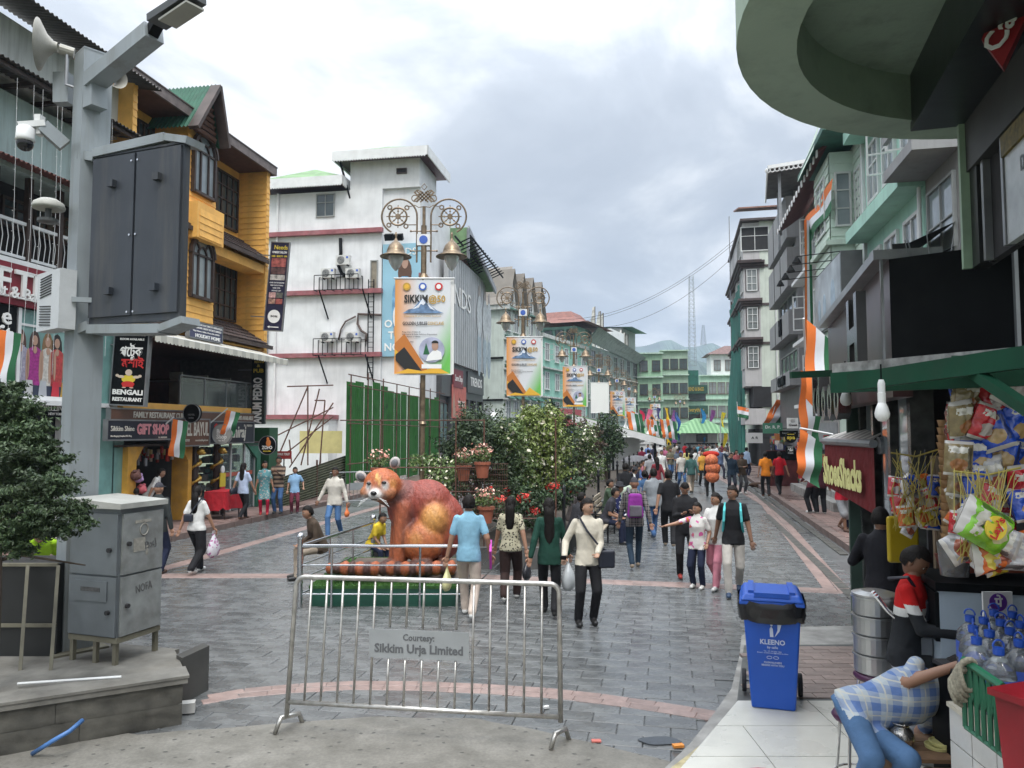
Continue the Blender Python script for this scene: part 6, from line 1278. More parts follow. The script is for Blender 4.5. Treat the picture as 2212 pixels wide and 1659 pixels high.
 al=mat('aluminium',(.52,.53,.53),rough=.3,metal=.85,var=.15,dirt=.2)
 s=thing('steamer_pot','stacked aluminium steamer pot of four ringed tiers on the stool','pot',(p.x,p.y,p.z+.585));r_=.165
 for i in range(4):MB().lathe([(.001,i*.15),(r_-.01,i*.15),(r_,i*.15+.01),(r_,i*.15+.13),(r_+.012,i*.15+.135),(r_+.012,i*.15+.148),(.001,i*.15+.148)],n=28).build('tier',al,s,smooth=False)
 MB().lathe([(.17,.6),(.172,.615),(.1,.635),(.001,.64)],n=28).build('lid',al,s)
 wd=mat('rough_wood',(.17,.10,.055),rough=.8,var=.35,scale=9,bump=.4);p=gp(1925,1600,.55);k=thing('wooden_shelf','rough low wooden crate shelf next to the seated man','shelf',(p.x+.15,p.y-.1,PZ),-.05)
 for i in range(3):MB().box((.05,-.13+i*.14,.43),(.62,.13,.025)).build('plank',wd,k)
 for x in(-.22,.33):MB().box((x,0,.21),(.05,.36,.41)).build('side_board',wd,k)
 z=PZ+.445;pot=mat('hammered_steel',(.5,.48,.45),rough=.18,metal=.95,var=.2,bump=.5,bscale=60)
 b=thing('steel_pot','small round hammered steel pot with a spoon on the wooden shelf','pot',(p.x+.02,p.y-.1,z));MB().lathe([(.001,0),(.04,0),(.07,.03),(.078,.06),(.068,.1),(.045,.13),(.05,.14),(.066,.155),(.06,.155),(.04,.135),(.001,.135)],n=24).build('bowl',pot,b,smooth=True);MB().tube([(.01,0,.12),(.06,.02,.19)],.005,5).build('spoon',ST,b)
 ylm=mat('pale_yellow_plastic',(.55,.52,.22),rough=.4,var=.1)
 for i,(dx,dz,lab)in enumerate(((.24,0,'pale yellow jar lid lying flat on the wooden shelf'),(.27,.022,'pale yellow jar lid lying on top of another lid'))):tag(MB().lathe([(.001,0),(.075,0),(.078,.018),(.07,.02),(.065,.012),(.001,.012)],n=24).build('jar_lid',ylm,loc=(p.x+dx,p.y-.12,z+dz)),lab,'lid')
 cb=thing('carton','taped brown cardboard carton at the bottom edge beside the tiled counter','carton',(p.x+.27,p.y-.45,PZ),-.08);MB().box((0,0,.19),(.42,.36,.38)).build('box',mat('cardboard',(.33,.22,.12),rough=.75,var=.15,bump=.4,bscale=7),cb);MB().box((0,0,.382),(.08,.362,.004)).build('tape',mat('brown_tape',(.36,.26,.15),rough=.2),cb);MB().add([(-.21,-.18,.383),(.21,-.18,.383),(.2,-.02,.42),(-.2,-.02,.41)],[(0,1,2,3)]).build('flap',MC['cardboard'],cb)
 rb=gp(1650,1672,PZ+.3);tag(MB().lathe([(.001,0),(.17,0),(.2,.3),(.22,.31),(.215,.32),(.19,.3),(.16,.02),(.001,.02)],n=32).build('red_basin',mat('red_plastic',(.5,.01,.02),rough=.3,var=.05),loc=(rb.x,rb.y-.1,PZ-.03)),'rim of a red plastic basin at the bottom edge of the picture','basin')
 o=MB().box((0,0,0),(.27,.05,.4)).build('yellow_jerrycan',mat('mustard_plastic',(.42,.3,.01),rough=.4,var=.1),loc=at(1950,1165,6.6));m_=o.modifiers.new('b','BEVEL');m_.width=.04;m_.segments=3;tag(o,'mustard yellow plastic board behind the boy in red','board')
stall()
def packet_mesh(col,col2,w=.16,h=.22,d=.05):
 n=12;vs=[];
 for s in(1,-1):
  for i in range(n+1):
   for j in range(n+1):
    x=(i/n-.5);z=(j/n-.5);puff=(max(0,1-(2*x)**4)*max(0,1-(2*z)**4))**.6
    vs.append((x*w*(1-.08*puff),s*(puff*d*(1+.7*mnoise.noise(Vector((x*7,z*7,s*3+col[0]*9))))+.001),z*h))
 N=(n+1)**2;fs=[];ms=[]
 for k in(0,N):
  for i in range(n):
   for j in range(n):a=k+i*(n+1)+j;fs.append((a,a+n+1,a+n+2,a+1)if k==0 else(a,a+1,a+n+2,a+n+1));ms.append(1 if j in(0,n-1)else 0)
 me=bpy.data.meshes.new('packet');me.from_pydata(vs,[],fs);
 nm='foil_%02d%02d%02d'%tuple(int(c*99)for c in col);m=mat(nm,col,rough=.2,var=.25,scale=20,bump=1,bscale=16,spec=.8);N=m.node_tree.nodes;L=m.node_tree.links;Pb=N['Principled BSDF'];src=Pb.inputs['Base Color'].links[0].from_socket;tc=N.new('ShaderNodeTexCoord')
 def mask(cx,cz,a,b,c,sc,box=False):
  nonlocal src
  s_=N.new('ShaderNodeSeparateXYZ');L.new(tc.outputs['Object'],s_.inputs[0]);no=N.new('ShaderNodeTexNoise');no.inputs['Scale'].default_value=sc;L.new(tc.outputs['Object'],no.inputs['Vector']);q=[]
  for o,c0,r0 in((0,cx,a),(2,cz,b)):
   e=N.new('ShaderNodeMath');e.operation='MULTIPLY_ADD';L.new(s_.outputs[o],e.inputs[0]);e.inputs[1].default_value=1/r0;e.inputs[2].default_value=-c0/r0;f=N.new('ShaderNodeMath');f.operation='POWER' if not box else 'ABSOLUTE';L.new(e.outputs[0],f.inputs[0]);f.inputs[1].default_value=2;q.append(f)
   if not box:h=N.new('ShaderNodeMath');h.operation='MULTIPLY';L.new(e.outputs[0],h.inputs[0]);L.new(e.outputs[0],h.inputs[1]);q[-1]=h
  g=N.new('ShaderNodeMath');g.operation='MAXIMUM' if box else 'ADD';L.new(q[0].outputs[0],g.inputs[0]);L.new(q[1].outputs[0],g.inputs[1]);k=N.new('ShaderNodeMath');k.operation='MULTIPLY_ADD';L.new(no.outputs[0],k.inputs[0]);k.inputs[1].default_value=1.1;L.new(g.outputs[0],k.inputs[2])
  t_=N.new('ShaderNodeMath');t_.operation='LESS_THAN';L.new(k.outputs[0],t_.inputs[0]);t_.inputs[1].default_value=1.5;x=N.new('ShaderNodeMix');x.data_type='RGBA';L.new(t_.outputs[0],x.inputs[0]);L.new(src,x.inputs[6]);x.inputs[7].default_value=tuple(c)+(1,);src=x.outputs[2]
 mask(.0,-.04,.05,.04,col2,25);mask(0,.055,.055,.02,(.6,.58,.52),60,True);mask(.06,0,.012,.07,tuple(c*.3+.02 for c in col),40,True);L.new(src,Pb.inputs['Base Color']);fo=[m,mat('foil_seal',(.5,.48,.45),rough=.3,var=.3)]
 for f in fo:me.materials.append(f)
 me.polygons.foreach_set('material_index',ms);me.polygons.foreach_set('use_smooth',[True]*len(fs));return me
KINDS={'red':packet_mesh((.50,.02,.03),(.45,.40,.38)),'blue':packet_mesh((.02,.08,.50),(.42,.28,.12)),'silver':packet_mesh((.40,.40,.42),(.35,.1,.06)),'cream':packet_mesh((.22,.17,.08),(.3,.12,.04)),'orange':packet_mesh((.55,.12,.02),(.6,.5,.08)),'yellow':packet_mesh((.6,.48,.03),(.5,.1,.03))}
def packets(items,where,Yr):
 for i,(u,v,kd,sz,rot)in enumerate(items):
  o=link('snack_packet',KINDS[kd],None,at(u,v,Yr+rnd(-.08,.08)),rot=(rnd(-.3,.3),R(rot),rnd(-.5,.5)));sz*=.74;o.scale=(sz,sz,sz)
  side='leftmost' if u<2020 else 'middle' if u<2110 else 'right-hand';hh=['top','upper','middle','lower','bottom'][min(4,int((v-800)/90))]
  tag(o,'%s packet %s, %s %s row%s'%(kd,where,side,hh,('',', tucked behind',', tipped sideways',', half hidden',', hanging low',', pushed up',', seen on edge')[i%7]),'snack packet','snack packets hanging at the stall')
random.seed(11)
G1=[(2085,860,'cream',1.3,8),(2140,850,'red',1.25,-12),(2185,830,'red',1.5,25),(2205,860,'red',1.3,-15),(2075,905,'cream',1.2,-10),(2120,910,'red',1.2,12),(2095,950,'silver',1.2,5),(2070,990,'cream',1.1,4),(2145,930,'blue',1.3,-20),(2190,915,'blue',1.4,8),(2110,985,'blue',1.35,-6),(2160,975,'blue',1.6,15),(2204,975,'blue',1.4,-8),(2075,1040,'cream',1.05,10),(2105,1035,'blue',1.2,3),(2140,1025,'silver',1.2,-14),(2178,1045,'red',1.25,12),(2208,1045,'red',1.3,-8),(2074,1085,'cream',1.0,-12),(2108,1085,'blue',1.15,6),(2135,1080,'red',1.1,16),(2165,1110,'red',1.15,8),(2205,1090,'blue',1.1,-5),(2103,1125,'blue',1.1,0),(2072,1130,'red',.8,5)]
packets(G1,'in the big net of snacks',4.0)
G2=[(1935,1052,'red',.9,10),(1965,1048,'blue',1.0,80),(1990,1042,'orange',.95,84),(2020,1050,'blue',.95,4),(1945,1088,'red',1.15,6),(1978,1082,'silver',.9,75),(2003,1078,'red',.95,-20),(1957,1115,'orange',.9,-8),(1997,1112,'yellow',1.0,55),(1965,1140,'silver',.8,30)]
packets(G2,'in the small net by the kiosk',5.2)
G3=[(2085,1175,'silver',1.3,60),(2110,1190,'red',1.2,100),(2140,1200,'orange',1.4,80),(2175,1195,'silver',1.4,95),(2195,1182,'orange',1.2,70),(2155,1165,'silver',1.2,110),(2150,1218,'yellow',1.0,85)]
packets(G3,'piled in the basket under the green packet',3.9)
p=at(2125,1135,3.75);o=link('snack_packet',packet_mesh((.20,.50,.03),(.55,.55,.3)),None,p,rot=(.1,R(-62),.1));o.scale=(1.3,)*3;tag(o,'bright green crisp packet with a yellow disc and red ribbon lying on top','snack packet')
MB().lathe([(.001,-.008),(.045,-.008),(.045,0),(.001,0)],(0,-.052,0),20,ax='Y').build('disc',LY,o);MB().text("Lay's",.045,TX((0,-.066,0)),bold=.02,ext=.002).build('lettering',LR,o)
def net(label,u0,v0,u1,v1,Y,n):
 mb=MB()
 for i in range(n):
  ua,ub=rnd(u0,u1),rnd(u0,u1);mb.tube([at(ua,v0+rnd(0,30),Y-.12),at((ua+ub)/2+rnd(-20,20),(v0+v1)/2,Y-.2),at(ub,v1-rnd(0,30),Y-.1)],.0022,4)
 mb.tube([at(u0,v0+8,Y-.1),at((u0+u1)/2,v0+16,Y-.1),at(u1,v0,Y-.1)],.006,5);tag(mb.build('string_net',mat('yellow_string',(.4,.33,.08),var=.2)),label,'net')
for i in range(34):
 u,v=(2076+(i%5)*32+rnd(-8,8),845+(i//5)*52+rnd(-8,8))if i<26 else(rnd(1935,2020),rnd(1045,1130));kd=random.choice(('red','blue','blue','silver','orange','red'));o=link('snack_packet',KINDS[kd],None,at(u,v,4.2 if i<26 else 5.4),rot=(rnd(-.3,.3),rnd(0,3),rnd(-.5,.5)));o.scale=(.8,)*3;tag(o,'%s packet behind the %s net, %s %s'%(kd,'big' if i<26 else 'small',('topmost row','second row','third row','fourth row','fifth row','bottom row','hanging low')[(i//5)%7],('far left','left','centre','right','far right')[i%5]),'snack packet','snack packets hanging at the stall')
net('yellow string net over the small bunch of snacks',1925,970,2030,1150,5.2,26);net('yellow string net over the big bunch of snacks',2060,1010,2205,1220,3.95,34)
def foliage(name,parent,clumps,n,size,m,loc=None,flat=.35,asp=.5,seed=1):
 rg=np.random.RandomState(seed);V=[]
 for c,r,w in clumps:
  k=int(n*w);d=rg.normal(size=(k,3));d/=np.linalg.norm(d,axis=1)[:,None];rad=rg.uniform(.25,1,k)**.45
  if asp<.45:
   K=max(8,int(38*w**.5));dd=rg.normal(size=(K,3));dd/=np.linalg.norm(dd,axis=1)[:,None];ii=rg.randint(0,K,k);rad=rg.uniform(.35,1.18,k);d=dd[ii]+rg.normal(size=(k,3))*(.23*(1.35-rad))[:,None]
  lump=1+.28*np.sin(d[:,0]*7+c[0]*9)*np.sin(d[:,2]*8+c[2]*5)+.12*rg.normal(size=k)
  p=np.array(c)+d*np.array(r)*(rad*lump)[:,None];nn=d+rg.normal(size=(k,3))*.8;nn[:,2]+=flat;nn/=np.linalg.norm(nn,axis=1)[:,None]
  a=np.cross(nn,rg.normal(size=(k,3)));a/=np.linalg.norm(a,axis=1)[:,None];b=np.cross(nn,a);s=size*rg.uniform(.6,1.35,k)[:,None]
  V.append(np.stack([p-a*s,p-b*s*asp,p+a*s,p+b*s*asp+nn*s*.25],1).reshape(-1,3))
 V=np.concatenate(V);N=len(V)//4;me=bpy.data.meshes.new(name);me.vertices.add(len(V));me.vertices.foreach_set('co',V.ravel());me.loops.add(N*4);me.loops.foreach_set('vertex_index',np.arange(N*4,dtype=np.int32))
 me.polygons.add(N);me.polygons.foreach_set('loop_start',np.arange(0,N*4,4,dtype=np.int32));me.materials.append(m);me.update(calc_edges=True);return link(name,me,parent,loc)
def leafm(name,c,c2,tr=.25,rough=.5):
 m,nt,N,L,P=nodes(name);g=N.new('ShaderNodeNewGeometry');r=N.new('ShaderNodeValToRGB');L.new(g.outputs['Random Per Island'],r.inputs[0])
 r.color_ramp.elements[0].color=c+(1,);r.color_ramp.elements[1].color=c2+(1,);no=N.new('ShaderNodeTexNoise');no.inputs['Scale'].default_value=2.2;tc=N.new('ShaderNodeTexCoord');L.new(tc.outputs['Object'],no.inputs['Vector'])
 mr=N.new('ShaderNodeMapRange');L.new(no.outputs[0],mr.inputs[0]);mr.inputs[1].default_value=.3;mr.inputs[2].default_value=.7;mr.inputs[3].default_value=.6;mr.inputs[4].default_value=1.5
 mu=N.new('ShaderNodeMix');mu.data_type='RGBA';mu.blend_type='MULTIPLY';mu.inputs[0].default_value=1;L.new(r.outputs[0],mu.inputs[6]);L.new(mr.outputs[0],mu.inputs[7]);L.new(mu.outputs[2],P.inputs['Base Color']);P.inputs['Roughness'].default_value=rough;P.inputs['Subsurface Weight'].default_value=0
 P.inputs['Transmission Weight'].default_value=0;P.inputs['Specular IOR Level'].default_value=.4;return m
CONI=leafm('conifer_leaf',(.022,.045,.02),(.065,.10,.04));BUSH=leafm('bush_leaf',(.045,.08,.02),(.125,.18,.05));DARKL=leafm('dark_leaf',(.02,.045,.018),(.06,.10,.04));YELL=leafm('young_leaf',(.085,.12,.025),(.22,.28,.07));BROWNL=leafm('brown_leaf',(.05,.035,.025),(.11,.07,.045));PALEF=leafm('pale_flower',(.55,.5,.35),(.75,.72,.6));REDF=leafm('red_flower',(.45,.02,.02),(.65,.06,.04));PINKF=leafm('pink_flower',(.55,.2,.15),(.75,.55,.45))
BARK=mat('bark',(.075,.055,.04),rough=.9,var=.35,scale=12,bump=.6)
def clp(pts,Y,sc=1.,dy=1.):
 return[(tuple(at(u,v,Y+o)),(r*Y/F,r*Y/F*dy,r*Y/F*sc),(r/50)**2)for u,v,r,o in pts]
t=thing('conifer_tree','dark green conifer leaning in from the left edge over the black planter box','tree',(-4.4,6.5,.39))
foliage('crown',t,clp([(18,835,34,0),(-20,860,60,.1),(45,880,40,-.1),(10,920,55,0),(75,930,42,-.15),(100,965,30,0),(40,985,60,-.2),(115,1000,38,-.1),(-20,1020,70,.1),(75,1045,60,-.25),(140,1050,32,0),(20,1090,55,-.2),(115,1100,46,-.3),(160,1105,34,-.2),(180,1130,22,-.25),(70,1140,42,-.3),(10,1160,40,-.3),(130,1140,34,-.35),(40,1185,30,-.3)],6.2,.62),3000,.019,CONI,asp=.32,seed=3).parent=t
t.children[0].matrix_parent_inverse=Matrix.Translation((4.4,-6.5,-.39))
mb=MB().tube([(0,0,0),(.05,-.05,.8),(.0,0,1.6),(.05,0,2.3)],[.06,.05,.04,.015],8)
for i in range(6):z=1.1+i*.17;mb.tube([(0,0,z),(rnd(.1,.45),rnd(-.2,.1),z+.05),(rnd(.4,1.0)*(1-i/12),rnd(-.4,.1),z+rnd(0,.1))],[.02,.014,.006],5)
mb.build('trunk',BARK,t,smooth=True)
stn=mat('rough_stone',(.065,.062,.052),rough=.85,var=.45,scale=5,bump=1.0,bscale=9,dirt=.6,dirtc=(.03,.03,.025));cop=mat('worn_coping',(.135,.13,.115),rough=.8,var=.35,scale=4,bump=.6,bscale=20,dirt=.7,dirtc=(.11,.10,.08))
pz=.39;B=gp(392,1564).xy;A=gp(-160,1662).xy;pl=thing('planter_wall','low rough stone planter wall with worn concrete coping at the lower left','wall',(0,0,0))
D=(A-B).normalized();Nn=Vector((-D.y,D.x))*-1;Nn=Nn if Nn.y>0 else-Nn;L_=(A-B).length
MB().prism([B+Nn*.015-D*-.03,B+D*L_+Nn*.015,B+D*L_+Nn*2,B+Nn*1.0+D*.1],0,pz-.03).build('core',stn,pl)
ang=math.atan2(D.y,D.x);random.seed(5)
for j in range(2):
 x=0;z0,hh=j*.182,.18
 while x<L_:
  w=rnd(.45,1.0);me=bpy.data.meshes.new('stone');nx=12;nz=6;vs=[];wj=w-.004
  for i in range(nx+1):
   for k in range(nz+1):
    e=(i in(0,nx))or(k in(0,nz));vs.append((x+wj*i/nx,-.02-.02*mnoise.noise(Vector(((x+wj*i/nx)*6,(z0+hh*k/nz)*9,1)))-.01*mnoise.noise(Vector(((x+wj*i/nx)*22,(z0+hh*k/nz)*22,4)))+(.006 if e else 0),z0+hh*k/nz))
  fs=[(i*(nz+1)+k,(i+1)*(nz+1)+k,(i+1)*(nz+1)+k+1,i*(nz+1)+k+1)for i in range(nx)for k in range(nz)]
  mb=MB();mb.M=Matrix.Translation((*B,.0))@Matrix.Rotation(ang,4,'Z')@Matrix.Diagonal((1,-1 if(Matrix.Rotation(ang,2)@Vector((0,1))).dot(Nn)<0 else 1,1,1));mb.add(vs,fs);mb.build('stone',stn,pl,smooth=True,fix=False);x+=w
topP=[B-D*.04-Nn*.04,B+D*L_-Nn*.04,B+D*L_+Nn*2,Vector((-5,8.2)),Vector((-3.35,7.75)),B+Nn*.95+D*-.03]
MB().prism(topP,pz-.03,pz+.015).build('coping',cop,pl);MB().prism([B-D*.05-Nn*.05,B+D*L_-Nn*.05,B+D*L_+Nn*.25,B-D*.05+Nn*.25],pz+.018,pz+.04).build('edge_course',cop,pl)
MB().add([gp(391,1524,.0),gp(450,1491,.0),gp(450,1491,.0)+Vector((0,0,.44)),gp(391,1524,0)+Vector((0,0,.44)),gp(391,1524,.0)+Vector((-.1,.1,0)),gp(450,1491,.0)+Vector((-.1,.1,0)),gp(450,1491,.0)+Vector((-.1,.1,.44)),gp(391,1524,0)+Vector((-.1,.1,.44))],[(0,1,2,3),(7,6,5,4),(1,5,6,2),(3,2,6,7),(0,3,7,4)]).build('end_slab',mat('dark_slab',(.06,.06,.055),rough=.5,var=.3,dirt=.4),pl)
tag(MB().tube([at(178,1556,6.3),at(150,1580,6.15),at(118,1598,6.1),gp(70,1628,.03)],.018,8).build('blue_pipe',mat('blue_pvc',(.06,.16,.38),rough=.4,var=.2,dirt=.4),smooth=True),'short blue plastic pipe sticking out of the stone planter wall','pipe')
tag(MB().tube([gp(38,1477,pz+.05),gp(262,1462,pz+.05)],.012,6).build('white_conduit',WM),'thin white conduit lying on the planter coping','conduit')
zc0,zc1=.66,1.86;C0=gp(252,1380,zc0).xy;C1=gp(346,1350,zc0).xy;C2=gp(124,1376,zc0).xy;dr=(C1-C0).normalized();dl=Vector((-dr.y,dr.x));wr_,wl_=(C1-C0).length,(C2-C0).length
cbm=mat('cabinet_grey',(.14,.158,.17),rough=.42,metal=.35,var=.18,scale=2.5,dirt=.7,dirtc=(.12,.12,.11));cbl=mat('cabinet_light',(.25,.265,.26),rough=.5,metal=.3,var=.25,scale=6,dirt=.8,dirtc=(.12,.11,.10))
ca=thing('electric_cabinet','grey steel electric cabinet on thin legs with scratched graffiti','cabinet',(*C0,0),math.atan2(dr.y,dr.x));W2,D2=wr_,wl_
MB().bb((.012,.012,zc0),(W2,D2,zc1)).build('body',cbm,ca);MB().add([(-.03,-.03,zc1),(W2+.03,-.03,zc1),(W2+.03,D2+.03,zc1),(-.03,D2+.03,zc1),(-.03,-.03,zc1+.05),(W2+.03,-.03,zc1+.05),(W2+.03,D2+.03,zc1+.09),(-.03,D2+.03,zc1+.09)],[(3,2,1,0),(4,5,6,7),(0,1,5,4),(1,2,6,5),(2,3,7,6),(3,0,4,7)]).build('roof',mat('cabinet_roof',(.33,.335,.31),rough=.6,var=.2,dirt=.7,dirtc=(.15,.15,.13)),ca)
mid=zc0+.57
for a,b in((zc0+.01,mid-.01),(mid+.01,zc1-.05)):
 MB().bb((.03,-.012,a),(W2-.01,.012,b)).build('door',cbl,ca);MB().bb((-.012,.02,a),(.012,D2-.0,b)).build('door',cbm,ca)
 for p,q in(((.09,-.04,(a+b)/2),(.09,-.012,(a+b)/2)),((-.04,.1,(a+b)/2-.05),(-.012,.1,(a+b)/2-.05))):MB().cyl(p,q,.022,n=10).build('door_knob',DK,ca)
MB().bb((-.022,.12,zc0+.33),(-.012,D2-.08,zc0+.52)).build('vent_cover',cbm,ca);MB().bb((-.026,.2,zc0+.42),(-.022,D2-.16,zc0+.46)).build('nameplate',mat('dark_plate',(.06,.06,.06),var=.4,scale=30),ca)
ink=mat('faded_ink',(.08,.08,.08),rough=.7,var=.4,scale=30);mb=MB();mb.text('NOFA',.11,TX((W2*.55,-.016,zc0+.42),'S',.1),bold=-.005,ext=.003,width=.2).text('BxJ',.1,TX((W2*.68,-.016,zc1-.37),'S',.2),bold=-.005,ext=.003,width=.14);mb.build('scratched_letters',ink,ca)
st_=mat('sticker_residue',(.24,.23,.20),rough=.8,var=.3,scale=20);mb=MB();[mb.box((W2*x,-.014,z),(w,.003,h))for x,z,w,h in((.5,zc1-.14,.2,.03),(.42,zc1-.36,.14,.13),(.6,zc1-.42,.03,.1))];mb.tube([(W2*.52+.05*cos(q),-.014,zc1-.22+.055*sin(q))for q in[i*pi/8 for i in range(16)]],.006,4,closed=True).build('sticker_traces',st_,ca)
lm=mat('weathered_angle',(.15,.14,.10),rough=.7,var=.3,dirt=.5)
for x,y in((.02,.03),(W2-.03,.03),(.02,D2-.04),(W2-.03,D2-.04),(.02,D2*.45)):MB().bb((x,y,pz+.01),(x+.04,y+.04,zc0)).build('leg',lm,ca)
MB().bb((0,0,zc0-.05),(W2,.03,zc0)).bb((0,.03,zc0-.05),(.03,D2,zc0)).build('base_frame',lm,ca)
gal=mat('painted_post',(.27,.30,.315),rough=.45,metal=.25,var=.14,scale=1.5,dirt=.75,streak=True,dirtc=(.15,.15,.12));P0=at(172,1000,7.77);po=thing('grey_post','tall square grey steel post carrying a street lamp, cameras and a loudspeaker','post',(P0.x,7.77,0));zt=at(172,122,7.77).z
inv=Matrix.Translation((-P0.x,-7.77,0));
def PT(u,v,Y):return inv@at(u,v,Y)
MB().box((0,0,(zt+pz)/2),(.28,.28,zt-pz),rz=R(48)).build('shaft',gal,po);MB().box((0,0,zt),(.28,.28,.03),rz=R(48)).build('cap',gal,po);MB().box((.0,0,pz+.02),(.5,.5,.03),rz=R(48)).build('base_plate',lm,po)
MB().bar(PT(205,165,7.61),PT(205,235,7.61),.17,.17,up=(.6,1,0)).build('arm_sleeve',gal,po);MB().bar(PT(200,178,7.61),PT(333,70,7.03),.19,.15).build('lamp_arm',gal,po);MB().bar(PT(137,160,7.88),PT(137,225,7.88),.16,.12,up=(0,1,0)).build('side_bracket',gal,po)
MB().bar(PT(328,72,7.03),PT(345,40,6.92),.1,.1).build('lamp_joint',BLK,po);MB().bar(PT(338,48,6.92),PT(425,-8,6.6),.2,.07).build('lamp_head',mat('lamp_grey',(.05,.055,.055),rough=.4,var=.2),po);MB().bar(PT(362,40,6.84)-Vector((0,0,.05)),PT(422,0,6.6)-Vector((0,0,.05)),.18,.02).build('lamp_lens',mat('led_lens',(.3,.3,.26),rough=.3,var=.1),po)
h=thing('loudspeaker','weathered grey horn loudspeaker at the top of the grey post','loudspeaker',at(92,97,7.67));mb=MB();mb.M=Vector((-.93,-.36,.02)).to_track_quat('Z','Y').to_matrix().to_4x4()
mb.lathe([(.265,.04),(.26,.03),(.2,.0),(.12,-.04),(.06,-.1),(.05,-.14)],n=28,cap=False);mb.build('horn',mat('old_aluminium',(.33,.32,.28),rough=.5,metal=.3,var=.3,dirt=.5),h,smooth=True);MB().cyl((.13,.08,0),(.25,.14,-.02),.055,n=12).build('driver',MC['old_aluminium'],h);MB().tube([(.2,.1,-.04),(.2,.1,-.38),(.38,.2,-.42)],.02,6).build('bracket',METAL,h)
h=thing('loudspeaker','second horn loudspeaker peeping out behind the lamp arm','loudspeaker',at(250,168,8.09));mb=MB();mb.M=Matrix.Rotation(R(50),4,'Z')@Matrix.Rotation(R(90),4,'X');mb.lathe([(.12,.02),(.1,0),(.06,-.06),(.04,-.14)],n=20,cap=False);mb.build('horn',MC['old_aluminium'],h,smooth=True);MB().bar((0,0,0),(-.2,-.1,0),.03).build('bracket',METAL,h)
h=thing('dome_camera','white and black dome security camera on a box arm left of the post','camera',at(55,285,7.46));q=at(55,285,7.46);V_=lambda u,v,Y:at(u,v,Y)-q
MB().bar(V_(140,315,7.67),V_(92,272,7.56),.1,.13).build('arm',gal,h);MB().bar(V_(98,268,7.56),V_(40,272,7.46),.09,.06).bar(V_(86,250,7.56),V_(86,292,7.56),.06,.09,up=(0,1,0)).build('head_arm',WM,h);MB().lathe([(.05,.06),(.08,.04),(.085,-.06),(.09,-.09),(.07,-.1)],n=20).build('housing',WM,h,smooth=True);MB().ball((0,0,-.12),.078,18,12).build('dome',mat('black_dome',(.01,.01,.012),rough=.08,var=0),h,smooth=True)
h=thing('mushroom_antenna','weathered white mushroom shaped fixture on the left side of the post','fixture',at(105,445,7.67));MB().lathe([(.001,.08),(.08,.07),(.14,.03),(.155,-.01),(.15,-.03),(.1,-.03)],n=24).build('cover',mat('dirty_white',(.42,.42,.38),rough=.6,var=.25,dirt=.6),h,smooth=True);MB().cyl((0,0,-.03),(0,0,-.14),.03).lathe([(.001,-.14),(.1,-.14),(.1,-.17),(.001,-.18)],n=20).build('lens',MC['lamp_grey'],h)
h=thing('louvred_box','white louvred metal box fixed to the left side of the post','cabinet',(0,0,0));a,b=at(80,655,7.72),at(127,655,7.4);d=(b-a);d.z=0;w=d.length;d.normalize();n_=Vector((d.y,-d.x,0));M=Matrix.Translation(a)@Matrix((d,-n_,Vector((0,0,1)))).transposed().to_4x4();hh=.6
h.matrix_basis=M;MB().bb((0,0,-hh/2),(w,.16,hh/2)).build('casing',mat('white_louvre',(.5,.52,.53),rough=.4,var=.08,dirt=.25),h)
for i in range(16):z=(.055+(i%8)*.027)*(1 if i<8 else-1);MB().bar((w*.15,-.004,z-(.012 if i<8 else-.012)),(w*.65,-.004,z+(.012 if i<8 else-.012)),.006,.009).build('louvre_slot',DK,h)
MB().bar((w,.12,0),(w+.12,.3,0),.05).build('bracket',gal,h)
nb=thing('notice_board','dark slate grey double door panel box bracketed to the grey post','panel',(0,0,0));a,b=at(196,520,7.56),at(391,510,7.14);a.z=b.z=0;d=b-a;w=d.length;d.normalize();n_=Vector((d.y,-d.x,0));nb.matrix_basis=Matrix.Translation(a)@Matrix((d,-n_,Vector((0,0,1)))).transposed().to_4x4();z1,z0=at(196,338,7.56).z,at(196,702,7.56).z
sl=mat('slate_enamel',(.032,.038,.048),rough=.42,var=.2,scale=1.5,dirt=.6,dirtc=(.12,.11,.09),streak=True);MB().bb((0,.012,z0),(w,.09,z1)).build('case',sl,nb);MB().bb((.04,-.0,z1-.02),(w,.012,z1)).build('rim',sl,nb)
for k in range(2):
 x0=.01+k*w/2;dd=MB().bb((x0,-.012,z0+.07),(x0+w/2-.03,.012,z1-.04)).build('door',sl,nb)
 for zz in(z1-.33,z0+.32):MB().box((x0+w*.25,-.03,zz),(.075,.07,.07)).build('hood',sl,dd)
 for zz in(z1-.12,(z0+z1)/2,z0+.1):MB().cyl((x0+(.02 if k else w/2-.06),-.014,zz),(x0+(.02 if k else w/2-.06),-.026,zz),.011,n=10).build('screw',mat('bright_screw',(.8,.8,.8),rough=.15,metal=1,var=0),dd)
for z,s in((z1+.05,1),(z0-.06,-1)):
 mb=MB().bar((-.22,.1,z-s*0),(0,.1,z-.0+(-.05 if s>0 else .06)),.22,.09).bar((0,.1,z+(-.05 if s>0 else .06)*.3),(w*.8,.1,z+.02*s),.24,.09);mb.bar((w*.8,.1,z+.02*s),(w+.05,.1,z-.05*s),.24,.07);mb.build('bracket',gal,nb)
bx=thing('black_planter_box','black sheet metal planter enclosure with a thin grey frame at the left edge','planter',(0,0,0));X0,X1,Yb=-6.6,at(123,1350,7.5).x,7.5;zt=at(60,1218,Yb).z
MB().bb((X0,Yb,pz),(X1,Yb+.5,zt)).build('sheet',mat('black_sheet',(.012,.013,.013),rough=.5,var=.3),bx);MB().bb((X0,Yb-.03,zt-.02),(X1,Yb,zt+.01)).bb((X0,Yb-.03,pz+.3),(X1,Yb,pz+.33)).build('rail',lm,bx)
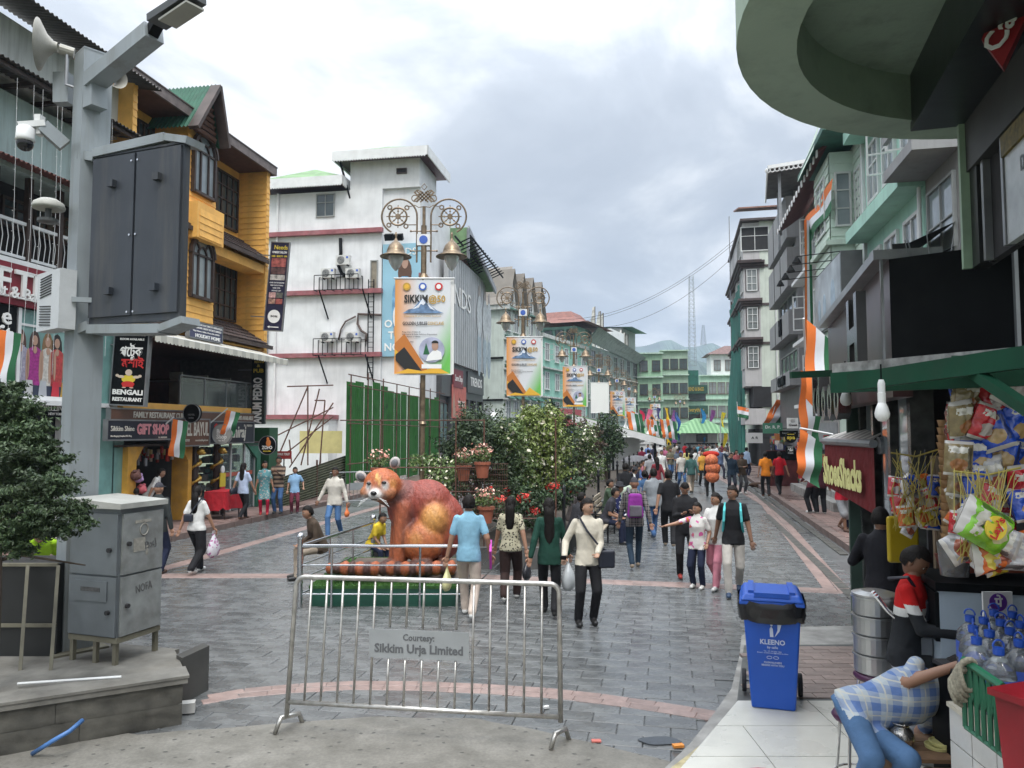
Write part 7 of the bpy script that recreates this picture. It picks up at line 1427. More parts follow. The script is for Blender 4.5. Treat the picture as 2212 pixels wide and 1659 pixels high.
for u in(52,118):MB().bar(at(u+8,1222,7.44),at(u-12,1500,7.0),.03).build('prop',lm,bx)
gv=mat('galvanised',(.50,.49,.46),rough=.33,metal=.75,var=.25,scale=14,dirt=.35,dirtc=(.16,.10,.07),bump=.2,bscale=80)
br=thing('crowd_barrier','galvanised crowd control barrier with a Courtesy Sikkim Urja Limited plate','barrier',(0,0,0));TL,TRt=at(640,1251,6.6),at(1208,1256,6.28);BL_,BR_=at(619,1548,6.6),at(1211,1560,6.28);TL.z=TRt.z=(TL.z+TRt.z)/2;r=.021
def arcp(c,a,b,n=6):return[c+(a-c)*cos(pi/2*i/n)+(b-c)*sin(pi/2*i/n)for i in range(n+1)]
e=(TRt-TL).normalized();dn=Vector((0,0,-1));R_=.08
MB().tube([BL_]+arcp(TL+e*R_+dn*R_,TL+dn*R_,TL+e*R_)+arcp(TRt-e*R_+dn*R_,TRt-e*R_,TRt+dn*R_)+[BR_],r,12).build('frame_tube',gv,br,smooth=True)
l0,l1=at(622,1516,6.6),at(1208,1549,6.28);MB().tube([l0,l1],r*.95,12).build('bottom_rail',gv,br,smooth=True);pA,pB=at(800,1362,6.5),at(1013,1364,6.38);h1=.235
for i in range(15):
 f=(i+1)/16;p=(TL).lerp(TRt,f);q=l0.lerp(l1,f)
 mb=MB()
 if 4<i<10:zp=at(900,1357,6.45).z;k1=(p.z-zp)/(p.z-q.z);k2=(p.z-(zp-h1))/(p.z-q.z);mb.tube([p,p.lerp(q,k1)],.0105,8);mb.build('bar',gv,br,smooth=True);mb=MB();mb.tube([p.lerp(q,k2),q],.0105,8)
 else:mb.tube([p,q],.0105,8)
 mb.build('bar',gv,br,smooth=True)
f0,f1=5/16-.003,11/16+.003;a,b=TL.lerp(TRt,f0),TL.lerp(TRt,f1);a=at(799,1357,6.5);b=at(1014,1357,6.38);zp=a.z;b.z=zp;ax=(b-a).normalized();M=Matrix.Translation((a+b)/2-Vector((0,0,h1/2)))@Matrix.Rotation(math.atan2(ax.y,ax.x),4,'Z')
mb=MB();mb.M=M;mb.box((0,-.012,0),((b-a).length,.006,h1));mb.build('plate',mat('plate_grey',(.36,.38,.39),rough=.4,metal=.4,var=.08,dirt=.2),br);mb=MB();mb.text('Courtesy:',.075,M@TX((0,-.018,.055)),bold=.02,ext=.002,width=.27).text('Sikkim Urja Limited',.1,M@TX((0,-.018,-.04)),bold=.03,ext=.002,width=.76);mb.build('lettering',mat('grey_print_dark',(.10,.105,.11),var=.1),br)
for(u0,v0,u1,v1,u2,v2,u3,v3)in((594,1584,606,1551,646,1541,653,1560),(1190,1618,1199,1586,1222,1574,1229,1597)):
 Ya,Yb_=gp(u0,v0+4).y,gp(u3,v3+2).y;MB().tube([at(u0,v0,Ya),at(u1,v1,Ya),at(u2,v2,Yb_),at(u3,v3,Yb_)],.021,10).build('foot',gv,br,smooth=True)
b=gp(1676,1536,PZ);bn=thing('wheelie_bin','blue wheelie bin with a black liner folded over its rim','bin',(b.x+.05,b.y+.22,PZ),-.30);bm=mat('bin_blue',(.008,.085,.46),rough=.42,var=.08,bump=.12,bscale=50,dirt=.12,dirtc=(.1,.12,.2))
def taper(w0,d0,w1,d1,z0,z1,cy=0):return[(sx*w/2,sy*d/2+(cy if z==z1 else 0),z)for z,w,d in((z0,w0,d0),(z1,w1,d1))for sx,sy in((-1,-1),(1,-1),(1,1),(-1,1))]
BX=[(0,1,5,4),(1,2,6,5),(2,3,7,6),(3,0,4,7),(3,2,1,0),(4,5,6,7)]
def bev(o,w,s=3):m_=o.modifiers.new('b','BEVEL');m_.width=w;m_.segments=s;return o
bev(MB().add(taper(.375,.4,.5,.5,.0,.93),BX).build('body',bm,bn,smooth=False),.02);bev(MB().add(taper(.56,.58,.55,.57,.93,.965),BX).build('rim',bm,bn),.01)
lid=MB().add(taper(.55,.6,.47,.5,.965,1.03),BX);lid=bev(lid.build('lid',bm,bn),.02);MB().bb((-.2,-.24,1.03),(-.15,.24,1.05)).bb((.15,-.24,1.03),(.2,.24,1.05)).bb((-.15,-.28,1.0),(.15,-.24,1.04)).build('lid_rib',bm,lid)
vs=[];K=60
for j in range(6):
 for i in range(K):
  a=2*pi*i/K;sx=(abs(cos(a))**.5)*(1 if cos(a)>0 else-1);sy=(abs(sin(a))**.5)*(1 if sin(a)>0 else-1);k=1+(.06,.10,.09,.07,.05,.0)[j]+rnd(-.018,.018)+.012*sin(9*a+j);vs.append((.272*k*sx,.283*k*sy,(.96,.93,.89,.84,.79,.775)[j]+.012*sin(5*a)+rnd(-.006,.006)))
MB().add(vs,[(j*K+i,j*K+(i+1)%K,(j+1)*K+(i+1)%K,(j+1)*K+i)for j in range(5)for i in range(K)]).build('liner',mat('bin_liner',(.012,.012,.013),rough=.22,var=.2,bump=.5,bscale=12),bn,smooth=True)
for s in(-1,1):MB().lathe([(.001,-.02),(.1,-.02),(.105,-.01),(.105,.01),(.1,.02),(.001,.02)],(s*.25,.22,.11),20,ax='X').build('wheel',DK,bn)
MB().cyl((-.25,.22,.11),(.25,.22,.11),.012).build('axle',METAL,bn);prn=mat('bin_print',(.60,.66,.78),rough=.5,var=0);th_=-.07;M=Matrix.Rotation(0,4,'X');mb=MB();yy=lambda z:-.2-.05*z/.93-.006;tl_=math.atan(.05/.93)
def tb(s,z,size,w,bo=.02):mb.text(s,size,Matrix.Translation((0,yy(z),z))@Matrix.Rotation(pi/2+tl_,4,'X'),width=w,bold=bo,ext=.002)
tb('KLEENO',.60,.062,.21);tb('by calle',.555,.03,.09,.01);tb('Tel.: +91 22 2366 1626',.52,.014,.15,0);tb('Email: customer@kleeno.com',.505,.014,.26,0);tb('CLEANLINESS',.42,.022,.15,.01);tb('BEGINS WITH YOU',.395,.022,.19,.01)
for s in(-1,1):mb.tube([(s*.028+.022*cos(q),yy(.465),.465+.012*sin(q))for q in[i*pi/6 for i in range(12)]],.002,4,closed=True)
mb.prism([(-.02,.65),(.01,.65),(.005,.72),(-.008,.74),(-.022,.72)],yy(.7)-.004,yy(.7)+.004,plane='XZ').ball((-.006,yy(.75),.755),(.01,.003,.012)).prism([(.02,.65),(.06,.7),(.08,.765),(.045,.765),(.045,.71)],yy(.7)-.004,yy(.7)+.004,plane='XZ');mb.build('print',prn,bn)
def solid(prims,vox,smooth=4):
 0
 mb=MB()
 for P in prims:
  if P[0]=='c':mb.tube([Vector(P[1]).lerp(Vector(P[2]),i/6)for i in range(7)],[P[3]+(P[4]-P[3])*i/6 for i in range(7)],14);mb.ball(P[1],P[3],14,8).ball(P[2],P[4],14,8)
  elif P[0]=='e':mb.M=P[3]if len(P)>3 and P[3]else None;mb.ball(P[1],P[2],20,12);mb.M=None
  else:mb.add(P[1],P[2])
 me=bpy.data.meshes.new('s');me.from_pydata(mb.v,[],mb.f);fixn(me);ob=bpy.data.objects.new('s',me);COL.objects.link(ob);m=ob.modifiers.new('r','REMESH');m.mode='VOXEL';m.voxel_size=vox;m2=ob.modifiers.new('s','SMOOTH');m2.iterations=smooth;m2.factor=.5
 dg=bpy.context.evaluated_depsgraph_get();e=ob.evaluated_get(dg);r=bpy.data.meshes.new_from_object(e);bpy.data.objects.remove(ob);bpy.data.meshes.remove(me);return r
def panda():
 O=at(880,1190,12.25);O.z=.44;t=thing('red_panda_statue','giant painted red panda statue sitting on the green turf base','statue',O,0)
 S=[(('e',(.42,.05,.62),(.52,.43,.60)),'body'),(('e',(.30,.0,1.0),(.42,.36,.38)),'body'),(('e',(.0,-.02,.95),(.33,.32,.42)),'body'),(('c',(-.05,-.05,1.1),(-.3,-.12,1.2),.27,.24),'neck'),(('e',(-.37,-.25,1.30),(.30,.28,.27)),'head'),(('e',(-.43,-.48,1.17),(.12,.15,.10)),'muzzle'),(('e',(-.24,-.42,1.2),(.12,.1,.11)),'cheek'),(('e',(-.6,-.38,1.2),(.1,.1,.1)),'cheek'),(('e',(.28,-.32,.42),(.34,.24,.33)),'thigh'),(('e',(.45,-.24,.75),(.24,.26,.3)),'flank'),(('c',(-.02,-.2,.95),(-.08,-.28,.12),.17,.12),'leg'),(('c',(-.1,.05,.9),(-.2,.0,.12),.16,.1),'leg'),(('c',(-.1,-.3,.06),(-.26,-.38,.04),.1,.08),'paw'),(('c',(-.22,-.02,.06),(-.34,-.08,.04),.09,.07),'paw'),(('c',(.35,-.45,.08),(.05,-.52,.05),.12,.09),'paw'),(('c',(.6,-.3,.06),(.75,-.4,.03),.12,.08),'paw')]
 for k in range(17):x=-1.08+k*.115;S.append((('e',(x,-.66+.02*sin(k)+(.0 if k<13 else(k-13)*.03),.07),(.07,.13 if k>0 else .08,.12 if k>1 else .09)),'tail%d'%(k%2)))
 me=solid([a for a,b in S],.022,5);V=np.zeros(len(me.vertices)*3);me.vertices.foreach_get('co',V);V=V.reshape(-1,3)
 PAL={'body':(.26,.05,.033),'neck':(.10,.05,.045),'head':(.42,.11,.035),'muzzle':(.62,.60,.57),'cheek':(.40,.16,.07),'thigh':(.40,.12,.04),'flank':(.48,.20,.06),'leg':(.36,.10,.04),'paw':(.06,.035,.03),'tail0':(.36,.10,.04),'tail1':(.08,.035,.028)}
 D=[]
 for P,c in S:
  if P[0]=='e':d=(np.linalg.norm((V-np.array(P[1]))/np.array(P[2]),axis=1)-1)*min(P[2])
  else:
   a,b=np.array(P[1]),np.array(P[2]);h=np.clip(((V-a)@(b-a))/((b-a)@(b-a)),0,1);d=np.linalg.norm(V-a-h[:,None]*(b-a),axis=1)-(P[3]+(P[4]-P[3])*h)
  D.append(d)
 D=np.array(D);Wt=np.exp(-np.clip(D-D.min(0),0,9)*np.where(V[:,1]<-.5,np.where(V[:,2]<.25,150,38),38));Wt/=Wt.sum(0);C=Wt.T@np.array([PAL[c]for _,c in S])
 def spot(c,r,col,k=1.):
  nonlocal C
  w=np.clip(1.6-np.linalg.norm((V-np.array(c))/np.array(r),axis=1)*1.6,0,1)[:,None]*k;C=C*(1-w)+np.array(col)*w
 spot((.1,-.3,.75),(.1,.3,.3),(.07,.03,.03),.75);spot((.0,-.3,.5),(.07,.3,.5),(.10,.04,.03),.6);spot((.45,-.45,.8),(.2,.25,.27),(.55,.27,.07),.8);spot((.2,-.55,.5),(.14,.2,.14),(.50,.22,.06),.7);spot((-.37,-.5,1.38),(.03,.15,.12),(.62,.36,.12),.9);spot((-.2,-.4,1.33),(.1,.12,.12),(.60,.3,.08),.6);spot((-.12,-.25,1.12),(.14,.2,.14),(.06,.03,.03),.8);spot((.3,-.45,.17),(.4,.2,.08),(.10,.04,.03),.5)
 spot((-.55,-.5,1.3),(.06,.2,.10),(.62,.60,.57),1);spot((-.28,-.55,1.31),(.075,.2,.10),(.62,.60,.57),1);spot((-.43,-.6,1.16),(.12,.25,.09),(.62,.60,.57),1);spot((-.42,-.5,1.45),(.035,.2,.1),(.60,.34,.10),1);spot((-.62,-.4,1.12),(.1,.2,.06),(.62,.6,.57),.8)
 C*=(1+.10*np.sin(V[:,:1]*43+V[:,2:]*31))*(1+.12*np.random.RandomState(2).normal(size=(len(V),1)).clip(-1,1));ca=me.color_attributes.new('paint','FLOAT_COLOR','POINT');ca.data.foreach_set('color',np.c_[C.clip(0,1),np.ones(len(V))].ravel())
 m,nt,N,L,Pb=nodes('painted_fibreglass');at_=N.new('ShaderNodeAttribute');at_.attribute_name='paint';L.new(at_.outputs['Color'],Pb.inputs['Base Color']);Pb.inputs['Roughness'].default_value=.5;no=N.new('ShaderNodeTexNoise');no.inputs['Scale'].default_value=26;no.inputs['Detail'].default_value=6;tc=N.new('ShaderNodeTexCoord');mp=N.new('ShaderNodeMapping');mp.inputs['Scale'].default_value=(1,1,.4);L.new(tc.outputs['Object'],mp.inputs[0]);L.new(mp.outputs[0],no.inputs['Vector']);b=N.new('ShaderNodeBump');b.inputs['Strength'].default_value=.8;b.inputs['Distance'].default_value=.03;L.new(no.outputs[0],b.inputs['Height']);L.new(b.outputs[0],Pb.inputs['Normal'])
 me.materials.append(m);me.polygons.foreach_set('use_smooth',[True]*len(me.polygons));link('body',me,t)
 wf=mat('painted_white_fur',(.40,.37,.35),rough=.6,var=.1);bk=mat('gloss_black',(.01,.01,.01),rough=.15,var=0)
 for x,y,z,ry,s in((-.68,-.2,1.4,-.9,1),(-.2,-.2,1.6,.35,1)):
  M=Matrix.Translation((x,y,z))@Matrix.Rotation(ry,4,'Y');mb=MB();mb.M=M;mb.ball((0,0,.05),(.085,.045,.10),16,10);e=mb.build('ear',wf,t,smooth=True);mb=MB();mb.M=M;mb.ball((0,-.035,.045),(.055,.03,.07),14,8).build('inner_ear',mat('ear_grey',(.12,.12,.13),var=.2),e,smooth=True)
 for x,y,z in((-.54,-.475,1.34),(-.30,-.52,1.36)):MB().ball((x,y,z),(.04,.03,.022),12,8).build('eye',bk,t,smooth=True)
 MB().ball((-.44,-.62,1.2),(.05,.035,.035),14,8).build('nose',bk,t,smooth=True);mb=MB()
 for s in(-1,1):
  for k in range(3):mb.tube([(-.44+s*.08,-.6,1.13),(-.44+s*(.2+.02*k),-.62,1.08-.04*k)],.004,4)
 mb.build('whisker',WM,t);MB().bar((-.47,-.66,1.11),(-.38,-.66,1.11),.012).build('mouth',bk,t)
 g0,g1=gp(668,1310),gp(988,1311);X0,X1,Y0=g0.x,g1.x,g0.y;tb=thing('turf_base','low dark green platform covered with artificial turf under the statue','platform',((X0+X1)/2,Y0,0));w=X1-X0
 MB().bb((-w/2,0,0),(w/2,2.5,.26)).build('side_board',mat('dark_green_board',(.01,.07,.045),rough=.5,var=.25),tb);tm=mat('turf_green',(.04,.12,.025),rough=.9,var=.4,scale=14);MB().bb((-w/2-.01,-.01,.26),(w/2+.01,2.5,.3)).build('turf',tm,tb)
 rg=np.random.RandomState(1);k=26000;p=np.c_[rg.uniform(-w/2,w/2,k),rg.uniform(-.01,2.5,k),np.full(k,.3)];p[:,2]+=.04*np.sin(p[:,0]*2)**2*0;h=rg.uniform(.012,.03,k);a=rg.uniform(0,6.3,k);d=np.c_[np.cos(a),np.sin(a),np.zeros(k)]*.006;tip=p+np.c_[rg.normal(0,.008,k),rg.normal(0,.008,k),h];VV=np.stack([p-d,p+d,tip],1).reshape(-1,3);me=bpy.data.meshes.new('turf_blades');me.from_pydata(VV.tolist(),[],np.arange(3*k).reshape(-1,3).tolist());me.materials.append(leafm('turf_blade',(.03,.10,.015),(.09,.20,.04)));o=link('turf_blades',me,tb);o['kind']='stuff'
 MB().box((.2,1.15,.36),(2.2,1.3,.14),tap=.85).build('plinth',mat('rock_brown',(.12,.09,.07),var=.4,bump=.8,bscale=9),tb)
 MB().tube([(-.95,.45,.42),(.0,.2,.36),(.95,.5,.42)],.035,8).build('light_bar',METAL,tb)
 ss=mat('stainless',(.55,.56,.57),rough=.16,metal=.95,var=.08);rl=thing('stainless_railing','stainless steel railing with ball topped posts around the panda statue','railing',((X0+X1)/2,Y0,0));xw=w/2+.12
 for x,y,h in((-xw,-.1,1.0),(xw,-.1,.98),(-xw+.55,2.75,.95),(xw+.5,2.75,.95)):
  MB().cyl((x,y,0),(x,y,h),.042,n=14).ball((x,y,h+.04),.058,16,10).build('post',ss,rl,smooth=False);mb=MB();[mb.cyl((x,y,z),(x,y,z+.02),.05,n=14)for z in(.12,.24,.36,.48,.6,.72,.86)];mb.build('post_ring',ss,rl)
 for z,r in((.9,.024),(.62,.012),(.42,.012),(.2,.012)):
  for a,b in(((-xw,-.1),(xw,-.1)),((-xw,-.1),(-xw+.55,2.75)),((xw,-.1),(xw+.5,2.75))):MB().tube([(*a,z),(*b,z)],r,8).build('rail',ss,rl)
 for x in(-.75,.55):MB().cyl((x,-.1,0),(x,-.1,.9),.018).build('post',ss,rl)
 for f in(.35,.68):MB().cyl((-xw+.55*f,-.1+2.85*f,0),(-xw+.55*f,-.1+2.85*f,.9),.018).build('post',ss,rl)
panda()
bz=mat('aged_bronze',(.20,.15,.10),rough=.38,metal=.65,var=.35,scale=10);gpan=mat('frosted_glass',(.6,.62,.6),rough=.25,var=0,trans=.5)
def arcs(cx,cz,r,a0,a1,n=18,y=0):return[(cx+r*cos(a0+(a1-a0)*i/n),y,cz+r*sin(a0+(a1-a0)*i/n))for i in range(n+1)]
def street_lamp():
 t=thing('street_lamp','ornate bronze twin street lamp with dharma wheels behind the panda statue, nearest of the row','street lamp',(0,0,0),0,'ornate street lamps along the median')
 MB().cyl((0,0,0),(0,0,5.8),.055,n=12).cyl((0,0,5.8),(0,0,7.0),.06,n=12).cyl((0,0,7.0),(0,0,7.42),.035).lathe([(.06,5.72),(.12,5.78),(.13,5.84),(.07,5.95)]).lathe([(.06,2.7),(.09,2.74),(.06,2.8)]).lathe([(.14,0),(.13,.3),(.08,.5)]).build('pole',bz,t);k=MB()
 for i in range(4):
  o=(-.12+i*.08);d=.2-abs(o)*.5
  for s in(-1,1):k.bar((o-d*.7,0,7.64-s*(o*0+d*.7)),(o+d*.7,0,7.64+s*d*.7),.018,.03)
 for s in(-1,1):k.tube(arcs(s*.2,7.6,.07,0,2*pi,12),.012,5);k.tube(arcs(s*.14,7.73,.05,0,2*pi,12),.012,5);k.tube([(0,0,7.42),(s*.12,0,7.4),(s*.2,0,7.45),(s*.3,0,7.42),(s*.38,0,7.45)],.01,5)
 k.tube([(0,0,7.78),(.06,0,7.85),(0,0,7.92),(-.06,0,7.85)],.012,5,closed=True);k.build('endless_knot',bz,t)
 for s in(-1,1):
  MB().tube([(s*.15,0,6.2),(s*.15,0,7.1)]+arcs(s*.53,7.2,.38,pi if s>0 else 0,-.35*pi if s>0 else 1.35*pi,22),.02,7).build('arch',bz,t)
  w=MB();cx,cz=s*.56,7.2;w.tube(arcs(cx,cz,.19,0,2*pi,20),.022,6);w.lathe([(.001,-.02),(.06,-.02),(.06,.02),(.001,.02)],(cx,0,cz),12,ax='Y')
  for i in range(8):a=i*pi/4;w.bar((cx,0,cz),(cx+.25*cos(a),0,cz+.25*sin(a)),.018);w.ball((cx+.12*cos(a),0,cz+.12*sin(a)),.022,6,4)
  for a in(.8,2.3,3.9,5.4):w.tube(arcs(cx+.27*cos(a),cz+.27*sin(a),.045,0,2*pi,8),.016,5)
  w.build('dharma_wheel',bz,t);l=MB();lx=s*.6;l.lathe([(.015,6.86),(.03,6.8),(.02,6.74),(.05,6.66),(.08,6.64),(.15,6.56),(.19,6.46),(.2,6.4),(.34,6.33),(.34,6.315),(.2,6.35),(.001,6.36)],(lx,0,0),20);g=l.build('lantern',bz,t,smooth=True);MB().lathe([(.17,6.33),(.15,6.22),(.09,6.1),(.02,6.02),(.001,6.015)],(lx,0,0),16,cap=False).build('glass_shade',gpan,g,smooth=True);MB().tube([(s*.15,0,7.02),(s*.36,0,7.02)],.012,5).build('tie_rod',bz,t)
 for z in(6.88,6.45):MB().tube([(-.27,0,z),(.27,0,z)],.014,6).ball((-.28,0,z),.025,6,5).ball((.28,0,z),.025,6,5).build('crossbar',bz,t)
 MB().bb((-.14,-.07,6.56),(.14,.07,6.8)).build('emblem_box',WH,t);MB().lathe([(.06,-.08),(.09,-.08),(.09,-.072),(.06,-.072)],(0,0,6.68),16,ax='Y').build('emblem',LBL,t);return t
LP=[(913,16.0),(1130,26.0),(1240,38),(1294,51),(1333,62),(1359,74),(1414,92),(1469,106)]
NAMES_=['','second of the row','third of the row','fourth, with a blank white banner','fifth of the row','sixth of the row','seventh of the row','farthest of the row']
L0=street_lamp();LPOS=[]
for i,(u,Y)in enumerate(LP):
 x=(u-U0)/F*Y;LPOS.append((x,Y))
 if i==0:L0.location=(x,Y,0)
 else:dup(L0,(x,Y,0),rnd(-.1,.1),'ornate bronze twin street lamp, '+NAMES_[i])
def bg_mat():
 m,nt,N,L,P=nodes('banner_ground');tc=N.new('ShaderNodeTexCoord');s=N.new('ShaderNodeSeparateXYZ');L.new(tc.outputs['Object'],s.inputs[0])
 r=N.new('ShaderNodeValToRGB');mr=N.new('ShaderNodeMapRange');L.new(s.outputs[0],mr.inputs[0]);mr.inputs[1].default_value=-.6;mr.inputs[2].default_value=.6;L.new(mr.outputs[0],r.inputs[0]);e=r.color_ramp;e.elements[0].color=(.72,.28,.04,1);e.elements[1].color=(.66,.68,.70,1);e.elements[1].position=.42
 r2=N.new('ShaderNodeMath');r2.operation='MULTIPLY_ADD';L.new(s.outputs[2],r2.inputs[0]);r2.inputs[1].default_value=-.45;L.new(s.outputs[0],r2.inputs[2]);m2=N.new('ShaderNodeMapRange');L.new(r2.outputs[0],m2.inputs[0]);m2.inputs[1].default_value=.35;m2.inputs[2].default_value=.85
 mx=N.new('ShaderNodeMix');mx.data_type='RGBA';L.new(m2.outputs[0],mx.inputs[0]);L.new(r.outputs[0],mx.inputs[6]);mx.inputs[7].default_value=(.14,.48,.09,1);L.new(mx.outputs[2],P.inputs['Base Color']);P.inputs['Roughness'].default_value=.6;return m
BGm=bg_mat();gold_=mat('print_gold',(.50,.30,.05),var=0);ptop=mat('peak_blue',(.12,.2,.33),var=.6,scale=9);psn=mat('peak_snow',(.7,.74,.8),var=.2,scale=12)
def sheet_mesh(w,h,y,n=8):
 vs=[];[vs.append((-w/2+w*i/n,y+.012*sin(i*1.3+j*.7)*(j/n),h/2-h*j/n))for j in range(n+1)for i in range(n+1)];return vs,[(j*(n+1)+i,j*(n+1)+i+1,(j+1)*(n+1)+i+1,(j+1)*(n+1)+i)for j in range(n)for i in range(n)]
def banner(kind,label):
 t=thing('lamp_banner',label,'banner',(0,0,0),0,'banners hung on the street lamps');w,h=1.18,2.02
 c=MB().add(*sheet_mesh(w,h,0)).build('cloth',LW if kind==2 else BGm,t,smooth=True);MB().add(*sheet_mesh(w,h,.06)).build('rear_cloth',LW,t,loc=(.07,0,.0));MB().tube([(-.62,0,h/2+.02),(.68,0,h/2+.02)],.02,6).tube([(-.58,0,-h/2-.01),(.62,0,-h/2-.01)],.015,6).build('rod',WH,t)
 if kind==2:return t
 y=-.022;mb=MB();mb.text('SIKKIM',.23,TX((-.14,y,.58)),width=.5,bold=.03,ext=.003).text('GOLDEN JUBILEE',.1,TX((-.16,y,.06)),width=.52,bold=.015,ext=.003)
 for i,s in enumerate(('Press Club of Sikkim &','Information & Public Relations Department,','Government of Sikkim','MAY 13, 2025')):mb.text(s,.042,TX((-.43,y,-.12-i*.05-(.06 if i==3 else 0))),ext=.002,align='LEFT',bold=.005)
 mb.build('lettering',LB,t);MB().text('@50',.2,TX((.3,y,.58)),width=.36,bold=.02,ext=.003).text('CONCLAVE',.1,TX((.28,y,.06)),width=.34,bold=.01,ext=.003).text('Celebrating 50 years of Sikkim Statehood',.05,TX((0,y,.22)),width=.78,ext=.002).build('gold_lettering',gold_,t)
 mb=MB();mb.prism([(-.42,.28),(-.3,.36),(-.2,.38),(-.1,.5),(0,.6),(.08,.5),(.2,.42),(.3,.34),(.45,.28)],y-.004,y-.001,0,'XZ').prism([(-.22,.36),(-.08,.47),(0,.6),(.06,.5),(.02,.45),(-.04,.48),(-.08,.4)],y-.008,y-.005,1,'XZ').prism([(.1,.48),(.2,.41),(.28,.33),(.16,.38)],y-.008,y-.005,1,'XZ')
 for x,mi in((-.34,2),(0,3),(.34,4)):mb.prism([(x+.085*cos(i*pi/8),.85+.085*sin(i*pi/8))for i in range(16)],y-.003,y,mi,'XZ').prism([(x+.05*cos(i*pi/6),.85+.05*sin(i*pi/6))for i in range(12)],y-.006,y-.003,5 if mi!=2 else 6,'XZ')
 for a,b,mi in((.0,.14,6),(.14,.26,7),(-.2,.0,8)):mb.prism([(-.58,-.62+a),(-.58,-.62+b),(-.38,-.42+b),(-.02+b*.7,-1.0),(-.16+a*.9,-1.0)],y-.004-a*.01,y-.001,mi,'XZ')if mi!=8 else mb.prism([(-.56,-.72),(-.56,-.6),(-.38,-.44),(.02,-.98),(-.3,-.98)],y-.009,y-.006,8,'XZ')
 mb.prism([(-.58,-1.0),(.58,-1.0),(.3,-.86),(0,-.95),(-.3,-.9)],y-.012,y-.01,6,'XZ')
 if kind==1:mb.prism([(0,-.98),(.2,-.72),(.3,-.8),(.58,-.98)],y-.014,y-.012,6,'XZ')
 else:
  mb.prism([(.2+.27*cos(i*pi/12),-.5+.27*sin(i*pi/12))for i in range(24)],y-.006,y-.002,9,'XZ').prism([(.02,-.6),(.08,-.35),(.16,-.6)],y-.009,y-.006,10,'XZ').prism([(.08,-.74),(.42,-.7),(.4,-.55),(.31,-.5),(.22,-.52),(.12,-.62)],y-.013,y-.009,11,'XZ').prism([(.27+.07*cos(i*pi/7),-.42+.1*sin(i*pi/7))for i in range(14)],y-.016,y-.012,12,'XZ').prism([(.27+.075*cos(i*pi/7),-.36+.06*sin(i*pi/7))for i in range(8)],y-.02,y-.016,8,'XZ')
  mb.box((.2,y-.01,-.85),(.42,.006,.09),mi=11)
 mb.build('printed_pictures',[ptop,psn,gold_,LBL,LR,LW,mat('print_yellow',(.75,.42,.04),var=0),mat('print_orange',(.5,.17,.03),var=0),LB,mat('print_lilac',(.4,.42,.55),var=.3),FGR,LW,MC['printed_skin']],t);return t
B3=[banner(0,'event banner with a round portrait on the nearest street lamp'),banner(1,'event banner with two yellow peaks and no portrait on the second street lamp'),banner(2,'blank white banner on the fourth street lamp')]
for i,k in enumerate((0,1,0,2,0,0,0)):
 x,Y=LPOS[i];loc=(x+(.02 if i else 0),Y-.12,4.8)
 if i==0:B3[0].location=loc
 elif i==1:B3[1].location=loc
 elif i==3:B3[2].location=loc
 else:dup(B3[0],loc,rnd(-.2,.2),'event banner with a round portrait on the %s street lamp'%('','','third','','fifth','sixth','seventh')[i])
def MR_(Y):return 1.1+.225*(Y-16.3)
bed=struct(MB().prism([(MR_(14.5)-3.2,14.5),(MR_(14.5),14.5),(MR_(40),40),(MR_(62),62),(MR_(62)-3,62),(MR_(40)-4,40)],0,.32).build('planting_bed',mat('bed_soil',(.05,.04,.03),rough=.95,var=.4,scale=9)))
k=thing('median_kerb','low dark stone kerb around the planted median','kerb',(0,0,0));km=mat('dark_kerb',(.10,.10,.095),var=.3,bump=.4,dirt=.3)
for i in range(30):y=14.5+i*1.5;MB().box((MR_(y+.75)+.06,y+.75,.2),(.16,1.52,.4),rz=-atan(.225)).build('kerb_stone',km,k)if y<60 else None
MB().box((MR_(14.5)-1.6,14.42,.2),(3.4,.16,.4)).build('kerb_stone',km,k)
def shrub(label,pts,Y,m,n,size,kind='shrub',sc=1.,asp=.5,seed=1,fl=None,trunk=.3):
 u,v=pts[0][:2];b=at(u,v,Y);t=thing(kind,label,'tree' if kind.endswith('tree')else 'shrub',(b.x,Y,.3));C=[(tuple(Vector(c)-Vector((b.x,Y,.3))),r,w)for c,r,w in clp([(p[0],p[1],p[2],(p[3]if len(p)>3 else rnd(-.5,.5)))for p in pts],Y,sc)]
 foliage('crown',t,C,n,size,m,asp=asp,seed=seed);mb=MB();zt=b.z-.3
 for j in range(5):mb.tube([(rnd(-.06,.06),rnd(-.06,.06),0),(rnd(-.2,.2),rnd(-.2,.2),zt*.5),(rnd(-.6,.6),rnd(-.4,.4),zt*rnd(.8,1.1))],[.05*trunk*3,.03,.01],6)
 mb.build('trunk',BARK,t)
 if fl:foliage('flowers',t,C,n*fl[1],size*1.1,fl[0],asp=.8,seed=seed+9)['kind']='stuff'
 return t
shrub('large grey green conifer bush right behind the panda statue',[(1030,960,62),(985,990,50),(1060,930,48),(1010,925,40),(1050,1010,60),(985,1045,40),(1090,1050,50)],17,CONI,2400,.042,asp=.38,seed=2)
shrub('bush with pale glossy leaves between the conifer and the yellow green bush',[(1100,950,45),(1120,1000,45),(1095,1035,42),(1130,1050,40)],17.6,BUSH,2000,.042,seed=5,fl=(PALEF,.05))
shrub('tall yellow green bush at the middle of the median',[(1165,935,55),(1150,985,60),(1195,970,45),(1140,915,35),(1180,1030,50),(1150,895,24),(1190,905,30)],19,YELL,1900,.044,seed=7,fl=(PALEF,.04))
shrub('dark green conifer rising behind the yellow green bush',[(1215,930,34),(1215,975,42),(1225,1020,40),(1195,890,22)],23,CONI,2600,.05,asp=.38,seed=8,kind='conifer_tree')
